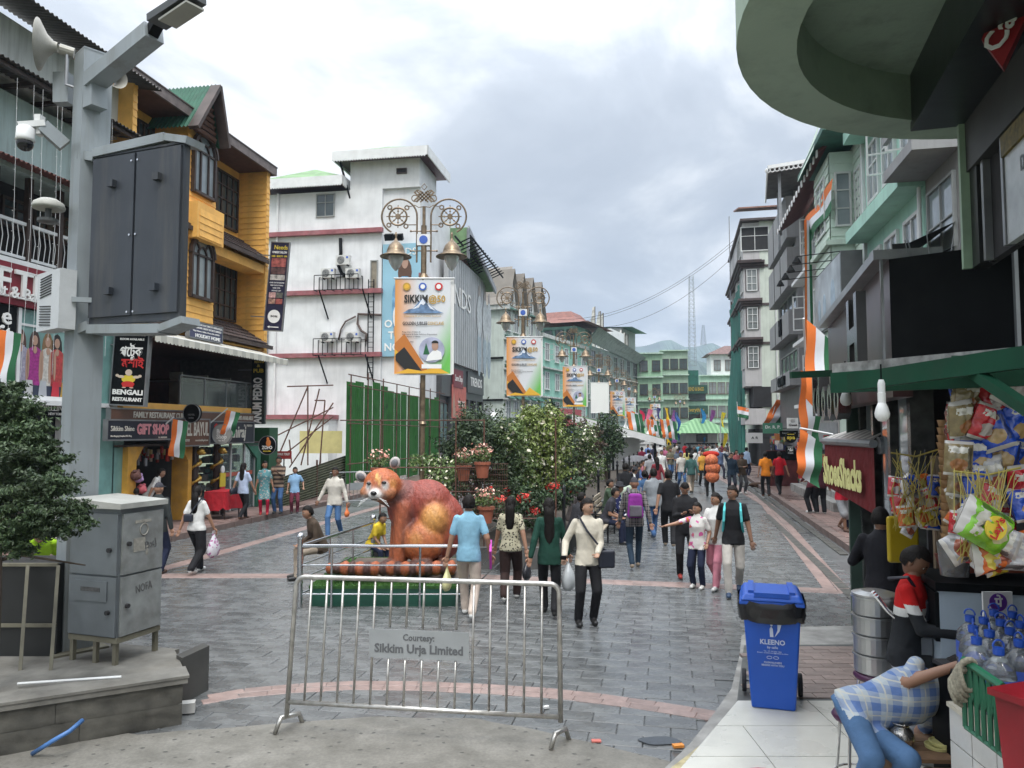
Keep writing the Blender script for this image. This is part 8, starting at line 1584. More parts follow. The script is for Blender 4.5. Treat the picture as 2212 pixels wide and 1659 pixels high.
shrub('olive bush with white blossoms in front of the brown conifer',[(1250,965,38),(1240,1005,40),(1275,1010,34),(1265,940,26)],24.5,BUSH,2200,.048,seed=9,fl=(PALEF,.09))
shrub('brownish conifer standing between the two green ones',[(1268,930,28),(1285,950,26),(1265,960,30)],31,BROWNL,2600,.06,asp=.38,seed=10,kind='conifer_tree')
shrub('dark green round tree at the far end of the hedge',[(1312,915,26),(1305,945,34),(1328,960,26),(1300,985,26),(1330,935,18)],34,DARKL,2600,.065,seed=11,kind='leafy_tree',trunk=.6)
shrub('low green undergrowth along the median railing',[(1100,1095,34),(1165,1085,34),(1210,1070,30),(1050,1090,34),(1245,1050,22),(1130,1075,30)],16.6,DARKL,1500,.045,seed=12,fl=(REDF,.02))
shrub('flowering bed behind the panda back with white and pink blooms',[(935,1005,26),(965,1015,26),(900,1000,18),(950,1040,30)],15.3,BUSH,1500,.036,seed=13,fl=(PALEF,.06))
for i,(u,v,lab)in enumerate(((1083,1080,'red poinsettia nearest the panda statue'),(1132,1075,'red poinsettia by the black bollards'),(1150,1105,'low red poinsettia behind the seated man'),(1195,1052,'small red poinsettia near the yellow green bush'))):
 b=at(u,v,15.6);t=thing('poinsettia',lab,'plant',(b.x,15.6,.3));foliage('leaves',t,[((0,0,b.z-.45),(.22,.2,.22),1)],260,.04,DARKL,seed=i);foliage('petals',t,[((0,0,b.z-.3),(.15,.14,.09),1)],90,.04,REDF,seed=i+20);MB().cyl((0,0,0),(0,0,b.z-.4),.02).build('stem',BARK,t)
terr=mat('terracotta',(.28,.085,.045),rough=.7,var=.2);pf_=None
for i,(u,v,Y,lab)in enumerate(((1042,1015,14.3,'terracotta pot of pink flowers clipped high on the trellis'),(1001,1022,14.8,'terracotta pot without blooms behind the panda back'),(1050,1112,14.0,'terracotta pot hanging lowest by the woman in the patterned blouse'),(818,1027,14.5,'terracotta pot left of the panda chest'),(1372,1032,30,'small terracotta pot high on the trellis of the far hedge'))):
 p=at(u,v,Y)
 if pf_ is None:
  t=pf_=thing('flower_pot',lab,'flower pot',p);MB().lathe([(.001,-.15),(.1,-.15),(.14,.1),(.16,.1),(.16,.15),(.14,.15),(.001,.13)],n=18).build('pot',terr,t,smooth=False);foliage('leaves',t,[((0,0,.28),(.18,.18,.15),1)],260,.028,BUSH,seed=4);foliage('blossoms',t,[((0,0,.38),(.2,.2,.12),1)],90,.03,PINKF,seed=5)
 else:dup(pf_,p,i,lab)
tr=thing('tube_trellis','rusty tube trellis frame behind the panda carrying flower pots','trellis',(0,0,0));mb=MB()
for u in(823,985,1046,1200):a=at(u,905,14.6);MB().tube([(a.x,14.6,0),(a.x,14.6,a.z)],.016,6).build('upright',RUST,tr)
for v in(908,1010,1062,1120):MB().tube([at(823 if v>950 else 735,v,14.6),at(1046 if v<1100 else 1200,v,14.6)],.013,6).build('crosspiece',RUST,tr)
for i in range(22):mb.tube([at(990+i*5,1000,14.55),at(990+i*5,1118,14.55)],.004,4)
for i in range(10):mb.tube([at(990,1002+i*12,14.55),at(1098,1002+i*12,14.55)],.004,4)
mb.build('wire_mesh',RUST,tr)
ib=mat('black_iron',(.015,.016,.018),rough=.4,metal=.3,var=.2)
for i in range(9):
 y=15.6+i*3.2;t=tag(MB().lathe([(.001,0),(.05,0),(.035,.1),(.035,.95),(.055,.98),(.055,1.02),(.03,1.05),(.05,1.12),(.001,1.2)],n=12).build('bollard',ib,loc=(MR_(y)+.12,y,.3),smooth=True),'black iron finial post at the median edge, %s from the near end'%('first','second','third','fourth','fifth','sixth','seventh','eighth','ninth')[i],'post','black iron posts at the median edge')
def bench():
 t=thing('bench','black iron bench with pale wooden slats, nearest by the median','bench',(0,0,0),0,'benches along the median');wd=mat('pale_slat',(.33,.28,.21),rough=.7,var=.3,scale=12)
 for i in range(5):MB().box((-.05+i*.1,0,.45),(.08,1.6,.03)).build('slat',wd,t)
 for i in range(3):MB().box((-.12-i*.02,0,.6+i*.13),(.03,1.6,.09)).build('back_slat',wd,t)
 for y in(-.72,.72):MB().bar((-.06,y,0),(-.18,y,.95),.04).bar((.36,y,0),(.36,y,.44),.04).bar((-.12,y,.43),(.4,y,.43),.04).bar((-.12,y,.65),(.38,y,.65),.03).bar((.36,y,.44),(.38,y,.65),.03).build('leg',ib,t)
 return t
b0=bench()
for i in range(7):
 y=17+i*3.1+(0 if i<3 else .6);loc=(MR_(y)+.45,y,0)
 if i==0:b0.location=loc;b0.rotation_euler=(0,0,-atan(.225))
 else:dup(b0,loc,-atan(.225),'black iron bench with pale slats, %s along the median'%('','second','third','fourth','fifth','sixth','farthest')[i])
HO=thing('green_hoarding','tall green corrugated sheet hoarding on rusty tubes round the empty plot','hoarding',(XL(32),32,0),-AL);gs_=mat('hoarding_green',(.022,.12,.02),rough=.5,var=.2,scale=1.5,dirt=.3,dirtc=(.02,.05,.02));me=None;hz=4.75
for i in range(14):
 if me is None:mb=corrug(1.04,hz-.4,.21,.03);mb.v=[(p[2],p[1],.4+p[0])for p in mb.v];o=mb.build('hoarding_sheet',gs_,HO);me=o.data
 else:o=link('hoarding_sheet',me,HO)
 o.location=(.3+rnd(-.02,.02),i*1.04-(.0),rnd(-.12,.12)-(.25 if i>4 else 0));
for i in range(8):y=i*2.0;MB().tube([(.5,y,0),(.5,y,hz+rnd(.1,.5))],.03,6).build('tube',RUST,HO)
for z in(1.2,2.9,4.5,4.95):MB().tube([(.55,-.4,z),(.55,15,z-.1)],.025,6).build('tube',RUST,HO)
for i in range(60):MB().box((.35,rnd(.2,14.6),rnd(.8,4.2)),(.012,.09,.2)).build('printed_mark',mat('dark_green_print',(.01,.05,.012),var=0),HO)if i%2 else None
SCF=thing('scaffold_stair','leaning rusty scaffold tubes beside the hoarding in front of the white wall','scaffold',(0,0,0))
for(a,b,c,d)in((590,1012,665,835),(665,1005,665,832),(625,1010,720,870),(650,1005,690,840),(600,940,720,880),(610,985,720,900),(620,835,720,832),(690,1010,702,865),(680,865,702,865),(630,1000,625,950)):MB().tube([at(a,b,31.5),at(c,d,31.8)],.03,6).build('tube',RUST,SCF)
FS=thing('low_sheet_fence','low fence of olive corrugated sheets slanting towards the hoarding','fence',(0,0,0));ol=mat('olive_sheet',(.10,.11,.06),rough=.5,metal=.2,var=.3,dirt=.4);A,B=gp(598,1106),gp(746,1062);vs=[];
for i in range(41):f=i/40;zz=f*(1.15+.2);d=.035*sin(i*2.1);vs+=[A+Vector((d,-d,.02+f*1.05)),B+Vector((d,-d,.1+f*1.45))]
MB().add(vs,[(2*i,2*i+1,2*i+3,2*i+2)for i in range(40)]).build('sheet',ol,FS)
for f in(0,.5,1):p=A.lerp(B,f);MB().box((p.x,p.y+.06,.75),(.06,.06,1.5)).build('post',RUST,FS)
rz_=thing('grey_barrier','grey crowd barrier standing by the plot left of the panda','barrier',gp(712,1094),.55);gm_=METAL;MB().tube([(0,0,0),(0,0,1.15),(2.2,0,1.15),(2.2,0,0)],.022,8).tube([(0,0,.15),(2.2,0,.15)],.018,6).build('frame_tube',gm_,rz_)
for i in range(15):MB().tube([(.14*(i+1),0,.15),(.14*(i+1),0,1.13)],.009,5).build('bar',gm_,rz_)
MB().box((1.1,-.02,.65),(.8,.01,.25)).build('plate',MC['plate_grey'],rz_)
for u,v,Y,w,h,c,tx,lab in((613,983,27,.55,.28,(.3,.03,.03),'PUBLIC TOILET','small dark red public toilet sign with white letters'),(693,955,34,1.9,1.0,(.6,.55,.25),'','pale yellow notice board with red patches behind the scaffold')):
 s=thing('notice_sign',lab,'sign',at(u,v,Y));MB().box((0,0,0),(w,.04,h)).build('board',mat('sign_%d'%u,c,var=.1),s);MB().text(tx,h*.4,TX((0,-.025,h*.1)),width=w*.8,bold=.02,ext=.004).build('lettering',LW if h<.5 else LR,s);MB().bar((0,.03,0),(0,.03,-at(u,v,Y).z),.04).build('post',METAL,s)
def head_tpl(n=26,m=22):
 vs=[]
 for i in range(m+1):
  th=pi*i/m
  for j in range(n):
   ph=2*pi*j/n;dx,dy,dz=sin(th)*cos(ph),sin(th)*sin(ph),cos(th);x,y,z=dx*.074,dy*.094,dz*.118;k=max(0,-dz)
   x*=1-.34*k**1.4;y*=(1-.15*k**2)if dy<0 else(1-.5*k**1.3)
   if dy<0:
    g=lambda a,b,c,d:math.exp(-((dx-a)/b)**2-((dz-c)/d)**2)
    y-=.026*g(0,.13,-.2,.13)+.012*g(0,.1,.02,.2)+.005*g(0,.5,.28,.12)+.007*g(0,.28,-.58,.1)+.012*g(0,.3,-.9,.14);y+=.011*(g(.42,.17,.06,.13)+g(-.42,.17,.06,.13))+.004*g(0,.3,-.42,.06)
   vs.append((x,y,z))
 return np.array(vs),[(i*n+j,(i+1)*n+j,(i+1)*n+(j+1)%n,i*n+(j+1)%n)for i in range(m)for j in range(n)]
HV,HF=head_tpl();HD=np.array([(sin(pi*i/22)*cos(2*pi*j/26),sin(pi*i/22)*sin(2*pi*j/26),cos(pi*i/22))for i in range(23)for j in range(26)])
def ik(a,b,l1,l2,pole):
 d=b-a;L_=min(d.length,(l1+l2)*.999);d.normalize();x=(l1*l1-l2*l2+L_*L_)/(2*L_);h=max(0,l1*l1-x*x)**.5;p=Vector(pole)-d*Vector(pole).dot(d);return a+d*x+p.normalized()*h,a+d*L_
SK=[(.30,.16,.10),(.40,.24,.16),(.22,.115,.07)]
HAIR=mat('black_hair',(.010,.008,.007),spec=.15,rough=.55,var=.4,scale=30,bump=.6,bscale=90);EYEW=mat('eye_white',(.6,.58,.55),var=0);LIPS=mat('lips',(.26,.10,.08),var=.1)
SHOE={'b':(.015,.015,.015),'w':(.6,.6,.58),'n':(.03,.06,.12),'t':(.25,.20,.15),'s':(.10,.05,.03),'r':(.4,.05,.04)}
PN=[0]
def person(label,u,v,h,face,top,bot,Y=None,z0=0.,pose='stand',m=1,feet=None,hands=None,elb=None,lean=0.,yaw=0.,pitch=0.,hair='short',skin=0,shoes='b',sleeve='s',hem=.80,legk=1.,arms=True,shorts=False,fem=False,girth=1.,sit=.46,thing_name='person',group=None,side=0.,at_=None):
 p=at_ or(gp(u,v,z0)if Y is None else Vector((at(u,900,Y).x,Y,z0)));Yd=p.y;s=h/1.7;V3=Vector;PN[0]+=1;random.seed(PN[0]*7+1)
 sw=.142 if fem else .162
 if feet is None:feet={'stand':((.1,-.02,0),(-.1,.03,0)),'walk':((.07,-.24*m,0 if m>0 else .05),(-.07,.24*m,.05 if m>0 else 0)),'sit':((.12,-.45,0),(-.12,-.40,0))}[pose]
 if hands is None:hands={'stand':((.27,-.03,.80),(-.27,-.02,.80)),'walk':((.28,.14*m,.82),(-.28,-.16*m,.84)),'sit':((.1,-.36,.62),(-.1,-.36,.62))}[pose]
 hz=.90 if pose!='sit' else(sit/s+.10);dz=0 if pose!='sit' else hz-.92
 Rt=Matrix.Translation((0,0,hz))@Matrix.Rotation(side,4,'Y')@Matrix.Rotation(lean,4,'X')@Matrix.Translation((0,0,-.92));T=lambda x,y,z:Rt@V3((x,y,z))
 PR=[]
 g=girth
 def loft(rings,tg):
  vs=[];n=18
  for z,rx,ry,oy in rings:vs+=[T(rx*cos(2*pi*j/n),ry*sin(2*pi*j/n)+oy,z)for j in range(n)]
  k=len(rings);PR.append((('x',vs,[(i*n+j,i*n+(j+1)%n,(i+1)*n+(j+1)%n,(i+1)*n+j)for i in range(k-1)for j in range(n)]+[tuple(range(n))[::-1],tuple(range((k-1)*n,k*n))]),tg,rings))
 bust=.015 if fem else 0
 up=[(1.02,.148*g,.112*g,0),(1.12,.155*g,.115*g,-.005),(1.24,(sw+.012)*g,.12*g,-.01-bust),(1.34,sw*1.04,.108,-.0),(1.395,sw*.9,.088,.005),(1.435,sw*.55,.07,.01),(1.47,.06,.056,.005)]
 loft([(hem,(.175 if hem>.7 else .21)*g,(.13 if hem>.7 else .17)*g,0),((hem+1.02)/2,.168*g,.125*g,0)]+up,1);loft([(.80,.15*g,.105*g,0),(.90,.165*g,.12*g,0),(1.0,.14,.1,0)],2)
 def cap_(a,b,r0,r1,tg,flat=False):PR.append((('c',a,b,r0,r1),tg,None))
 cap_(T(0,.01,1.42),T(0,-.012,1.52),.052,.05,0)
 for i,sg in enumerate((1,-1)):
  hp=T(sg*.085,0,.88);f=V3(feet[i]);an=V3((f.x,f.y,.09+f.z));kn,an=ik(hp,an,.42,.41,(sg*.12,-1,.25 if pose=='sit' else .0));an=V3(an)
  rs=(.09,.072,.068,.058)if not shorts else(.092,.085,.05,.035);cap_(hp,kn,rs[0]*legk,rs[1]*legk,2)
  if shorts:cap_(hp,hp.lerp(kn,1.15),.095,.1,2);cap_(kn,an,.052,.036,0)
  else:cap_(kn,an+V3((0,0,.0)),rs[2]*legk,rs[3]*legk,2)
  up_=.5 if f.z>.02 else 0;PR.append((('c',an+V3((0,.02,-.045)),an+V3((0,-.15,-.05-(.03 if up_ else 0))),.044,.036),3,None))
  sh=T(sg*sw,.0,1.375);w=V3(hands[i]);w=V3(w)if w.z>-5 else w
  if elb and elb[i]:e=V3(elb[i])
  else:e,w=ik(sh,w,.285,.25,(sg*.5,1,-.5))
  r1=.056;cap_(sh,e,.05,.042,0);cap_(e,w,.04,.027,0)
  if sleeve=='l':cap_(sh,e,.056,.05,1);cap_(e,e.lerp(w,.93),.052,.040,1)
  elif sleeve=='s':cap_(sh,sh.lerp(e,.68),.053,.056,1)
  else:cap_(sh,sh.lerp(e,.2),.058,.058,1)
  d=(w-e).normalized();a=d.cross(V3((0,0,1))if abs(d.z)<.8 else V3((0,1,0))).normalized();b=d.cross(a)
  PR.append((('h',w,d,a,b,sg),0,None))
 vox=(.0105 if Yd<13 else .015 if Yd<22 else .022)/s
 me=solid([P[0]for P in PR if P[0][0]!='h'],vox,2);N_=len(me.vertices);V=np.zeros(N_*3);me.vertices.foreach_get('co',V);V=V.reshape(-1,3);fc=[tuple(q.vertices)for q in me.polygons];ce=np.zeros(len(fc)*3);me.polygons.foreach_get('center',ce);ce=ce.reshape(-1,3)
 inv=np.array(Rt.inverted());D=[];tg=[]
 for P,k,rg in PR:
  if P[0]=='h':continue
  if P[0]=='x':
   L_=ce@inv[:3,:3].T+inv[:3,3];z=np.array([q[0]for q in rg]);rx=np.interp(L_[:,2],z,[q[1]for q in rg]);ry=np.interp(L_[:,2],z,[q[2]for q in rg]);oy=np.interp(L_[:,2],z,[q[3]for q in rg])
   d=(np.sqrt((L_[:,0]/rx)**2+((L_[:,1]-oy)/ry)**2)-1)*np.minimum(rx,ry);d=np.maximum(d,np.maximum(z[0]-L_[:,2],L_[:,2]-z[-1])-.006)-(.004 if k==1 else 0)
  else:
   a,b=np.array(P[1]),np.array(P[2]);t_=np.clip(((ce-a)@(b-a))/max(1e-9,(b-a)@(b-a)),0,1);d=np.linalg.norm(ce-a-t_[:,None]*(b-a),axis=1)-(P[3]+(P[4]-P[3])*t_)
  if P[0]=='c' and k==2:d=d+.06*((ce@inv[:3,:3].T+inv[:3,3])[:,2]>hem)
  D.append(d);tg.append(k)
 mi=list(np.array(tg)[np.argmin(np.array(D),0)]);mi=[4 if(k==3 and c[2]<.022)else k for k,c in zip(mi,ce)];Vs=[V];nv=N_
 HM=T(0,0,1.575);hr=(Matrix.Rotation(lean*.35,3,'X')if abs(lean)<1.2 else Matrix.Rotation(lean,3,'X'))@Matrix.Rotation(R(yaw),3,'Z')@Matrix.Rotation(R(-pitch),3,'X');hk=1.0+(1.7-h)*.22;HR=np.array(hr);HC=np.array(HM)
 def addm(vs,fs,k):
  nonlocal nv
  vs=(np.array(vs)*hk)@HR.T+HC;Vs.append(vs);fc.extend([tuple(i+nv for i in f)for f in fs]);mi.extend([k]*len(fs));nv+=len(vs)
 addm(HV,HF,0)
 for sx in(-1,1):e=MB().ball((sx*.075,.008,-.005),(.011,.02,.03),8,6);addm(e.v,e.f,0);e=MB().ball((sx*.029,-.077,.008),(.013,.008,.007),8,5);addm(e.v,e.f,5);e=MB().ball((sx*.029,-.0825,.008),(.0065,.005,.0065),8,5);addm(e.v,e.f,6);e=MB().box((sx*.03,-.087,.03),(.034,.008,.006));addm(e.v,e.f,6)
 e=MB().ball((0,-.088,-.064),(.023,.008,.007),10,5);addm(e.v,e.f,7)
 if Yd<24:
  for P,k,_ in PR:
   if P[0]=='h':
    w,d,a,b,sg=P[1:];e=MB();M=Matrix((a,b,d)).transposed().to_4x4();M.translation=w;e.M=M;e.ball((0,0,.045),(.038,.016,.052),10,7)
    for q in range(4):
     x=-.027+q*.018;l=(.062,.075,.07,.055)[q];e.tube([(x,0,.08),(x,-.008,.08+l*.45),(x*.9,-.03,.08+l*.85)],[.0095,.0085,.007],6)
    e.tube([(sg*.03,0,.03),(sg*.052,-.015,.055),(sg*.05,-.025,.085)],[.011,.01,.008],6);vs=np.array(e.v);Vs.append(vs);fc.extend([tuple(i+nv for i in f)for f in e.f]);mi.extend([0]*len(e.f));nv+=len(vs)
 else:
  for P,k,_ in PR:
   if P[0]=='h':w,d=P[1],P[2];e=MB().tube([w,w+d*.06,w+d*.14],[.028,.032,.012],6);Vs.append(np.array(e.v));fc.extend([tuple(i+nv for i in f)for f in e.f]);mi.extend([0]*len(e.f));nv+=len(e.v)
 bpy.data.meshes.remove(me);me=bpy.data.meshes.new('body');me.from_pydata((np.concatenate(Vs)*s).tolist(),[],fc);sk=mat('skin_%d'%skin,SK[skin],rough=.5,var=.08)
 cm=lambda c:c if not isinstance(c,tuple)else cloth(c)
 for x in(sk,cm(top),cm(bot),mat('shoe_'+shoes,SHOE[shoes],rough=.5,var=.15),mat('sole_'+('l' if shoes in 'wnt' else 'd'),(.5,.49,.46)if shoes in 'wnt' else(.03,.03,.03),var=.1),EYEW,HAIR,LIPS):me.materials.append(x)
 me.polygons.foreach_set('material_index',[int(k)for k in mi]);me.polygons.foreach_set('use_smooth',[True]*len(fc));me.update();rz=R(face)
 r=thing(thing_name,label,'person',p,rz,group);link('body',me,r)
 if hair!='none':
  dz_,dy_=HD[:,2],HD[:,1];line=np.where(dy_<-.2,.52,np.where(dy_<.15,.12,-.42 if hair!='crop' else-.3));keep=dz_>line;rs=np.random.RandomState(PN[0]);th=.013 if hair not in('crop','cap')else .006
  if hair=='cap':keep=dz_>.22
  hv=HV+HD*(th+(.006 if hair!='cap' else .002)*rs.rand(len(HV)))[:,None];hf=[f for f in HF if sum(keep[i]for i in f)>=3];e=MB().add(hv.tolist(),hf)
  if hair in('long','verylong','pony'):
   l={'long':.32,'verylong':.55,'pony':.38}[hair];wd=.03 if hair=='pony' else .075;e.lathe([(wd*.8,.02),(wd,-.1),(wd*1.05,-.1-l*.5),(wd*.7,-.06-l),(wd*.2,-.1-l)],(0,.075 if hair!='pony' else .11,0),12,sx=1,sy=.55)
  if hair=='bun':e.ball((0,.11,.03),.04,10,7)
  if hair=='hat':e.lathe([(.16,.055),(.15,.07),(.088,.075),(.085,.15),(.05,.165),(.001,.165)],(0,0,0),18)
  if hair=='cap':e.prism([(-.06,-.09),(.06,-.09),(.045,-.155),(-.045,-.155)],.03,.04)
  e.v=[tuple(q)for q in(((np.array(e.v)*hk)@HR.T+HC)*s)];o=e.build('hair' if hair not in('cap','hat')else hair,HAIR if hair not in('cap','hat')else cloth((.03,.03,.035)if hair=='hat' else(.05,.05,.06)),r,smooth=True)
 r['sc']=s;return r
def world(r,x,y,z):return Matrix.Translation(r.location)@Matrix.Rotation(r.rotation_euler.z,4,'Z')@Vector((x,y,z))
def bag(r,i,label,m,size=(.26,.12,.32),hand=(.27,-.03,.72),name='carrier_bag',loops=True):
 s=r['sc'];p=world(r,hand[0]*s,hand[1]*s,hand[2]*s);t=thing(name,label,'bag',p,r.rotation_euler.z+R(80));w,d,h=size;vs=[];n=12
 for z,k in((0,.15),(-.06,.35),(-.14,.8),(-h*.6,1.05),(-h*.85,1.0),(-h,.6)):vs+=[(w/2*k*cos(2*pi*j/n)*rnd(.88,1.1),d/2*k*sin(2*pi*j/n)*rnd(.85,1.15),z-.03)for j in range(n)]
 MB().add(vs,[(a*n+j,a*n+(j+1)%n,(a+1)*n+(j+1)%n,(a+1)*n+j)for a in range(5)for j in range(n)]+[tuple(range(5*n,6*n))]).build('sack',m,t,smooth=True);MB().tube([(-.03,0,-.05),(-.02,0,.03),(.02,0,.03),(.03,0,-.05)],.006,5).build('handle',m,t)
def backpack(r,label,m,m2,s=1.):
 k=r['sc']*s;t=thing('backpack',label,'backpack',r.location.copy(),r.rotation_euler.z);o=MB().box((0,.2*k,1.17*k),(.3*k,.16*k,.44*k),tap=.8).build('pack',m,t);bev(o,.05,3);o=MB().box((0,.29*k,1.08*k),(.22*k,.06*k,.2*k)).build('pocket',m2,t);bev(o,.02,2)
 for sx in(-1,1):MB().tube([(sx*.1*k,.12*k,1.38*k),(sx*.12*k,0,1.475*k),(sx*.13*k,-.14*k,1.36*k),(sx*.14*k,-.155*k,1.2*k),(sx*.16*k,-.02*k,1.02*k)],.02*k,6).build('strap',m2,t)
def sling(r,label,m,bagpos,sg=1,sz=(.28,.1,.24),front=True):
 k=r['sc'];t=thing('shoulder_bag',label,'bag',r.location.copy(),r.rotation_euler.z);x,y,z=[q*k for q in bagpos];f=-1 if front else 1
 o=MB().box((x,y,z),sz).build('bag',m,t);bev(o,.03,3);MB().tube([(x,y,z+sz[2]*.45),(x*.6,f*.145*k,(z+1.2*k)/2),(-sg*.03*k,f*.15*k,1.26*k),(-sg*.13*k,f*.06*k,1.45*k),(-sg*.12*k,-f*.08*k,1.42*k)],.014,6).build('strap',m,t)
blk,nvy,jean,kha,brn_,gry,wht_=(.015,.015,.017),(.015,.02,.045),(.05,.11,.24),(.34,.28,.22),(.035,.02,.018),(.24,.26,.28),(.62,.62,.60)
plb=cloth_pattern('cloth_patterned_blouse','flower',(.45,.42,.30),(.05,.045,.035),None,26);flw=cloth_pattern('cloth_teal_floral','flower',(.10,.24,.26),(.4,.45,.42),(.25,.08,.08),14);nfl=cloth_pattern('cloth_navy_floral','flower',(.02,.025,.09),(.6,.6,.62),None,12)
pld=cloth_pattern('cloth_dark_plaid','plaid',(.03,.03,.035),(.18,.17,.17),(.25,.22,.2),9);strp=cloth_pattern('cloth_sweater_stripes','stripe',(.25,.18,.13),(.05,.035,.03),None,8);bst=cloth_pattern('cloth_blue_stripes','stripe',(.10,.16,.30),(.40,.42,.45),(.02,.03,.07),5);fl3=cloth_pattern('cloth_white_floral','flower',(.6,.58,.55),(.55,.1,.3),(.5,.2,.02),9);cpl=cloth_pattern('cloth_blue_plaid','plaid',(.42,.47,.50),(.12,.20,.42),(.5,.5,.45),9)
plastic=mat('white_plastic_bag',(.62,.64,.64),rough=.3,var=.1,bump=.5,bscale=14);bpl=mat('black_plastic_bag',(.02,.02,.025),rough=.3,var=.1,bump=.5,bscale=14);ylb=mat('pale_yellow_bag',(.6,.58,.3),rough=.4,var=.1);lth=mat('navy_leather',(.015,.018,.03),rough=.5,var=.15)
P=person
a=P('man in a light blue polo shirt and beige trousers walking away beside the panda',1012,1335,1.72,178,(.22,.42,.55),(.50,.42,.36),pose='walk',m=1,shoes='w',hands=((.3,.02,.82),(-.3,.0,.86)))
bag(a,0,'pale yellow plastic bag in the hand of the man in the light blue polo',ylb,hand=(.3,.0,.72));p=world(a,-.31,.03,.88);tag(MB().box((0,0,0),(.03,.26,.3),rx=.5).build('folder',mat('magenta',(.45,.04,.35),var=0),loc=p),'magenta folder under the arm of the man in the light blue polo','folder')
a=P('woman in a black and cream patterned blouse with long tied hair walking away',1103,1298,1.6,172,plb,brn_,pose='walk',m=-1,fem=True,hair='long',shoes='w',legk=1.15,hem=.84);bag(a,0,'black plastic bag held by the woman in the patterned blouse',bpl,hand=(-.28,.1,.74))
a=P('woman in a dark green blazer with very long black hair walking away',1187,1330,1.66,178,(.012,.05,.035),blk,pose='walk',m=1,fem=True,hair='verylong',sleeve='l',hem=.76);bag(a,0,'white plastic bag swinging from the hand of the woman in the green blazer',plastic,(.32,.2,.38),(-.28,-.14,.76))
a=P('man in glasses and a cream linen shirt with a navy shoulder bag facing the camera',1270,1348,1.7,5,(.55,.51,.42),blk,sleeve='l',yaw=38,feet=((.08,.02,0),(-.14,-.06,0)),hands=((.08,-.28,.98),(-.34,-.14,.92)),hem=.82,skin=1)
sling(a,'navy shoulder bag hanging at the side of the man in the cream shirt',lth,(.24,-.1,.88),sz=(.22,.1,.24));k=thing('eyeglasses','thin rimmed eyeglasses worn by the man in the cream shirt','glasses',world(a,0,0,1.585),a.rotation_euler.z+R(38));[MB().tube([(sx*.031+.022*cos(q),-.102,.016*sin(q))for q in[i*pi/6 for i in range(12)]],.0022,4,closed=True).build('rim',DK,k)for sx in(-1,1)];tag(MB().box((0,0,0),(.08,.015,.14),rx=1.1).build('phone',BLK,loc=world(a,-.37,-.26,.93)),'black phone in the hand of the man in the cream shirt','phone')
a=P('man in a grey and black plaid shirt and cap with a purple backpack walking away',1372,1228,1.74,175,pld,(.015,.03,.05),pose='walk',m=-1,sleeve='l',hair='cap',shoes='t',legk=.9);backpack(a,'purple and grey backpack on the man in the plaid shirt',cloth((.22,.03,.24)),cloth((.12,.11,.13)))
P('person in a black hooded sweatshirt walking away behind the plaid shirt',1352,1132,1.72,178,blk,blk,pose='walk',sleeve='l',girth=1.12);a=P('woman in a blue denim jacket with tied up hair walking away',1394,1150,1.6,182,(.05,.11,.22),nvy,fem=True,hair='bun',sleeve='l',hem=.62,pose='walk')
P('stocky man in a grey polo shirt and blue jeans walking away',1413,1163,1.7,185,gry,jean,pose='walk',girth=1.15,shoes='n',m=-1);P('man in a black tee shirt and loose black trousers walking away',1446,1182,1.74,172,blk,(.02,.018,.016),pose='walk',legk=1.1,shoes='t')
a=P('young man in black looking down at his phone',1482,1250,1.72,-8,blk,blk,sleeve='l',pitch=-38,hands=((.1,-.3,1.16),(-.08,-.3,1.14)),shoes='r',hair='crop');tag(MB().box((0,0,0),(.075,.14,.01),rx=-.5).build('phone',BLK,loc=world(a,.01,-.36,1.2)),'phone held by the young man in black','phone')
P('girl in a white tee shirt with a pink flower print stretching out her arm',1508,1271,1.42,-30,fl3,nvy,hands=((.22,-.1,.9),(-.55,-.3,1.22)),yaw=-25,shoes='w',hair='short',fem=True,skin=0);P('woman in a white tee shirt and pink trousers looking to the side',1549,1270,1.58,-35,wht_,(.62,.24,.30),pose='walk',fem=True,hair='bun',yaw=-30,shoes='w',legk=1.1,skin=0)
a=P('man in a black tee shirt and cream trousers with a turquoise strapped backpack',1586,1284,1.74,-18,blk,(.48,.45,.41),pose='walk',m=-1,yaw=-38,shoes='n',skin=2);backpack(a,'dark backpack with turquoise straps worn by the man in the black tee',cloth((.05,.05,.05)),cloth((.10,.50,.52)),.95)
P('man in a loose white shirt and beige trousers walking towards the camera',1430,1050,1.7,0,wht_,kha,pose='walk',sleeve='l');P('man in an olive tee shirt and jeans beside the man in the white shirt',1449,1035,1.7,5,(.14,.13,.09),jean,hands=((.05,-.25,1.1),(-.1,-.25,1.1)),pose='walk',m=-1);P('man in a denim vest looking at his hands on the far street',1465,1039,1.68,0,(.08,.10,.13),blk,hands=((.05,-.28,1.15),(-.05,-.28,1.15)),pitch=-25)
P('man in a dark maroon shirt walking away by the benches',1387,1032,1.72,180,(.14,.012,.03),blk,pose='walk',sleeve='l');a=P('man in a white shirt with a thin black strap across his back',1503,1040,1.7,170,wht_,(.25,.22,.19),pose='walk',m=-1);sling(a,'small dark bag on the hip of the man in the white shirt with the strap',lth,(.18,.12,.9),front=False,sz=(.2,.08,.18))
a=P('porter bent under a tall load of orange net sacks',1535,1074,1.62,178,blk,(.05,.05,.045),pose='walk',lean=.25,sleeve='l');t=thing('sack_load','stack of orange onion sacks carried on the back of the porter','sacks',a.location.copy(),a.rotation_euler.z);om=mat('orange_net_sack',(.55,.15,.06),rough=.7,var=.45,scale=14,bump=.8,bscale=14)
for z,rr in((.82,.27),(1.15,.3),(1.45,.26)):MB().ball((rnd(-.03,.03),.36,z),(rr,.24,.24),16,10).build('sack',om,t,smooth=True)
MB().ball((0,.2,1.68),(.33,.16,.13),14,8).build('red_bundle',cloth((.45,.03,.02)),t,smooth=True)
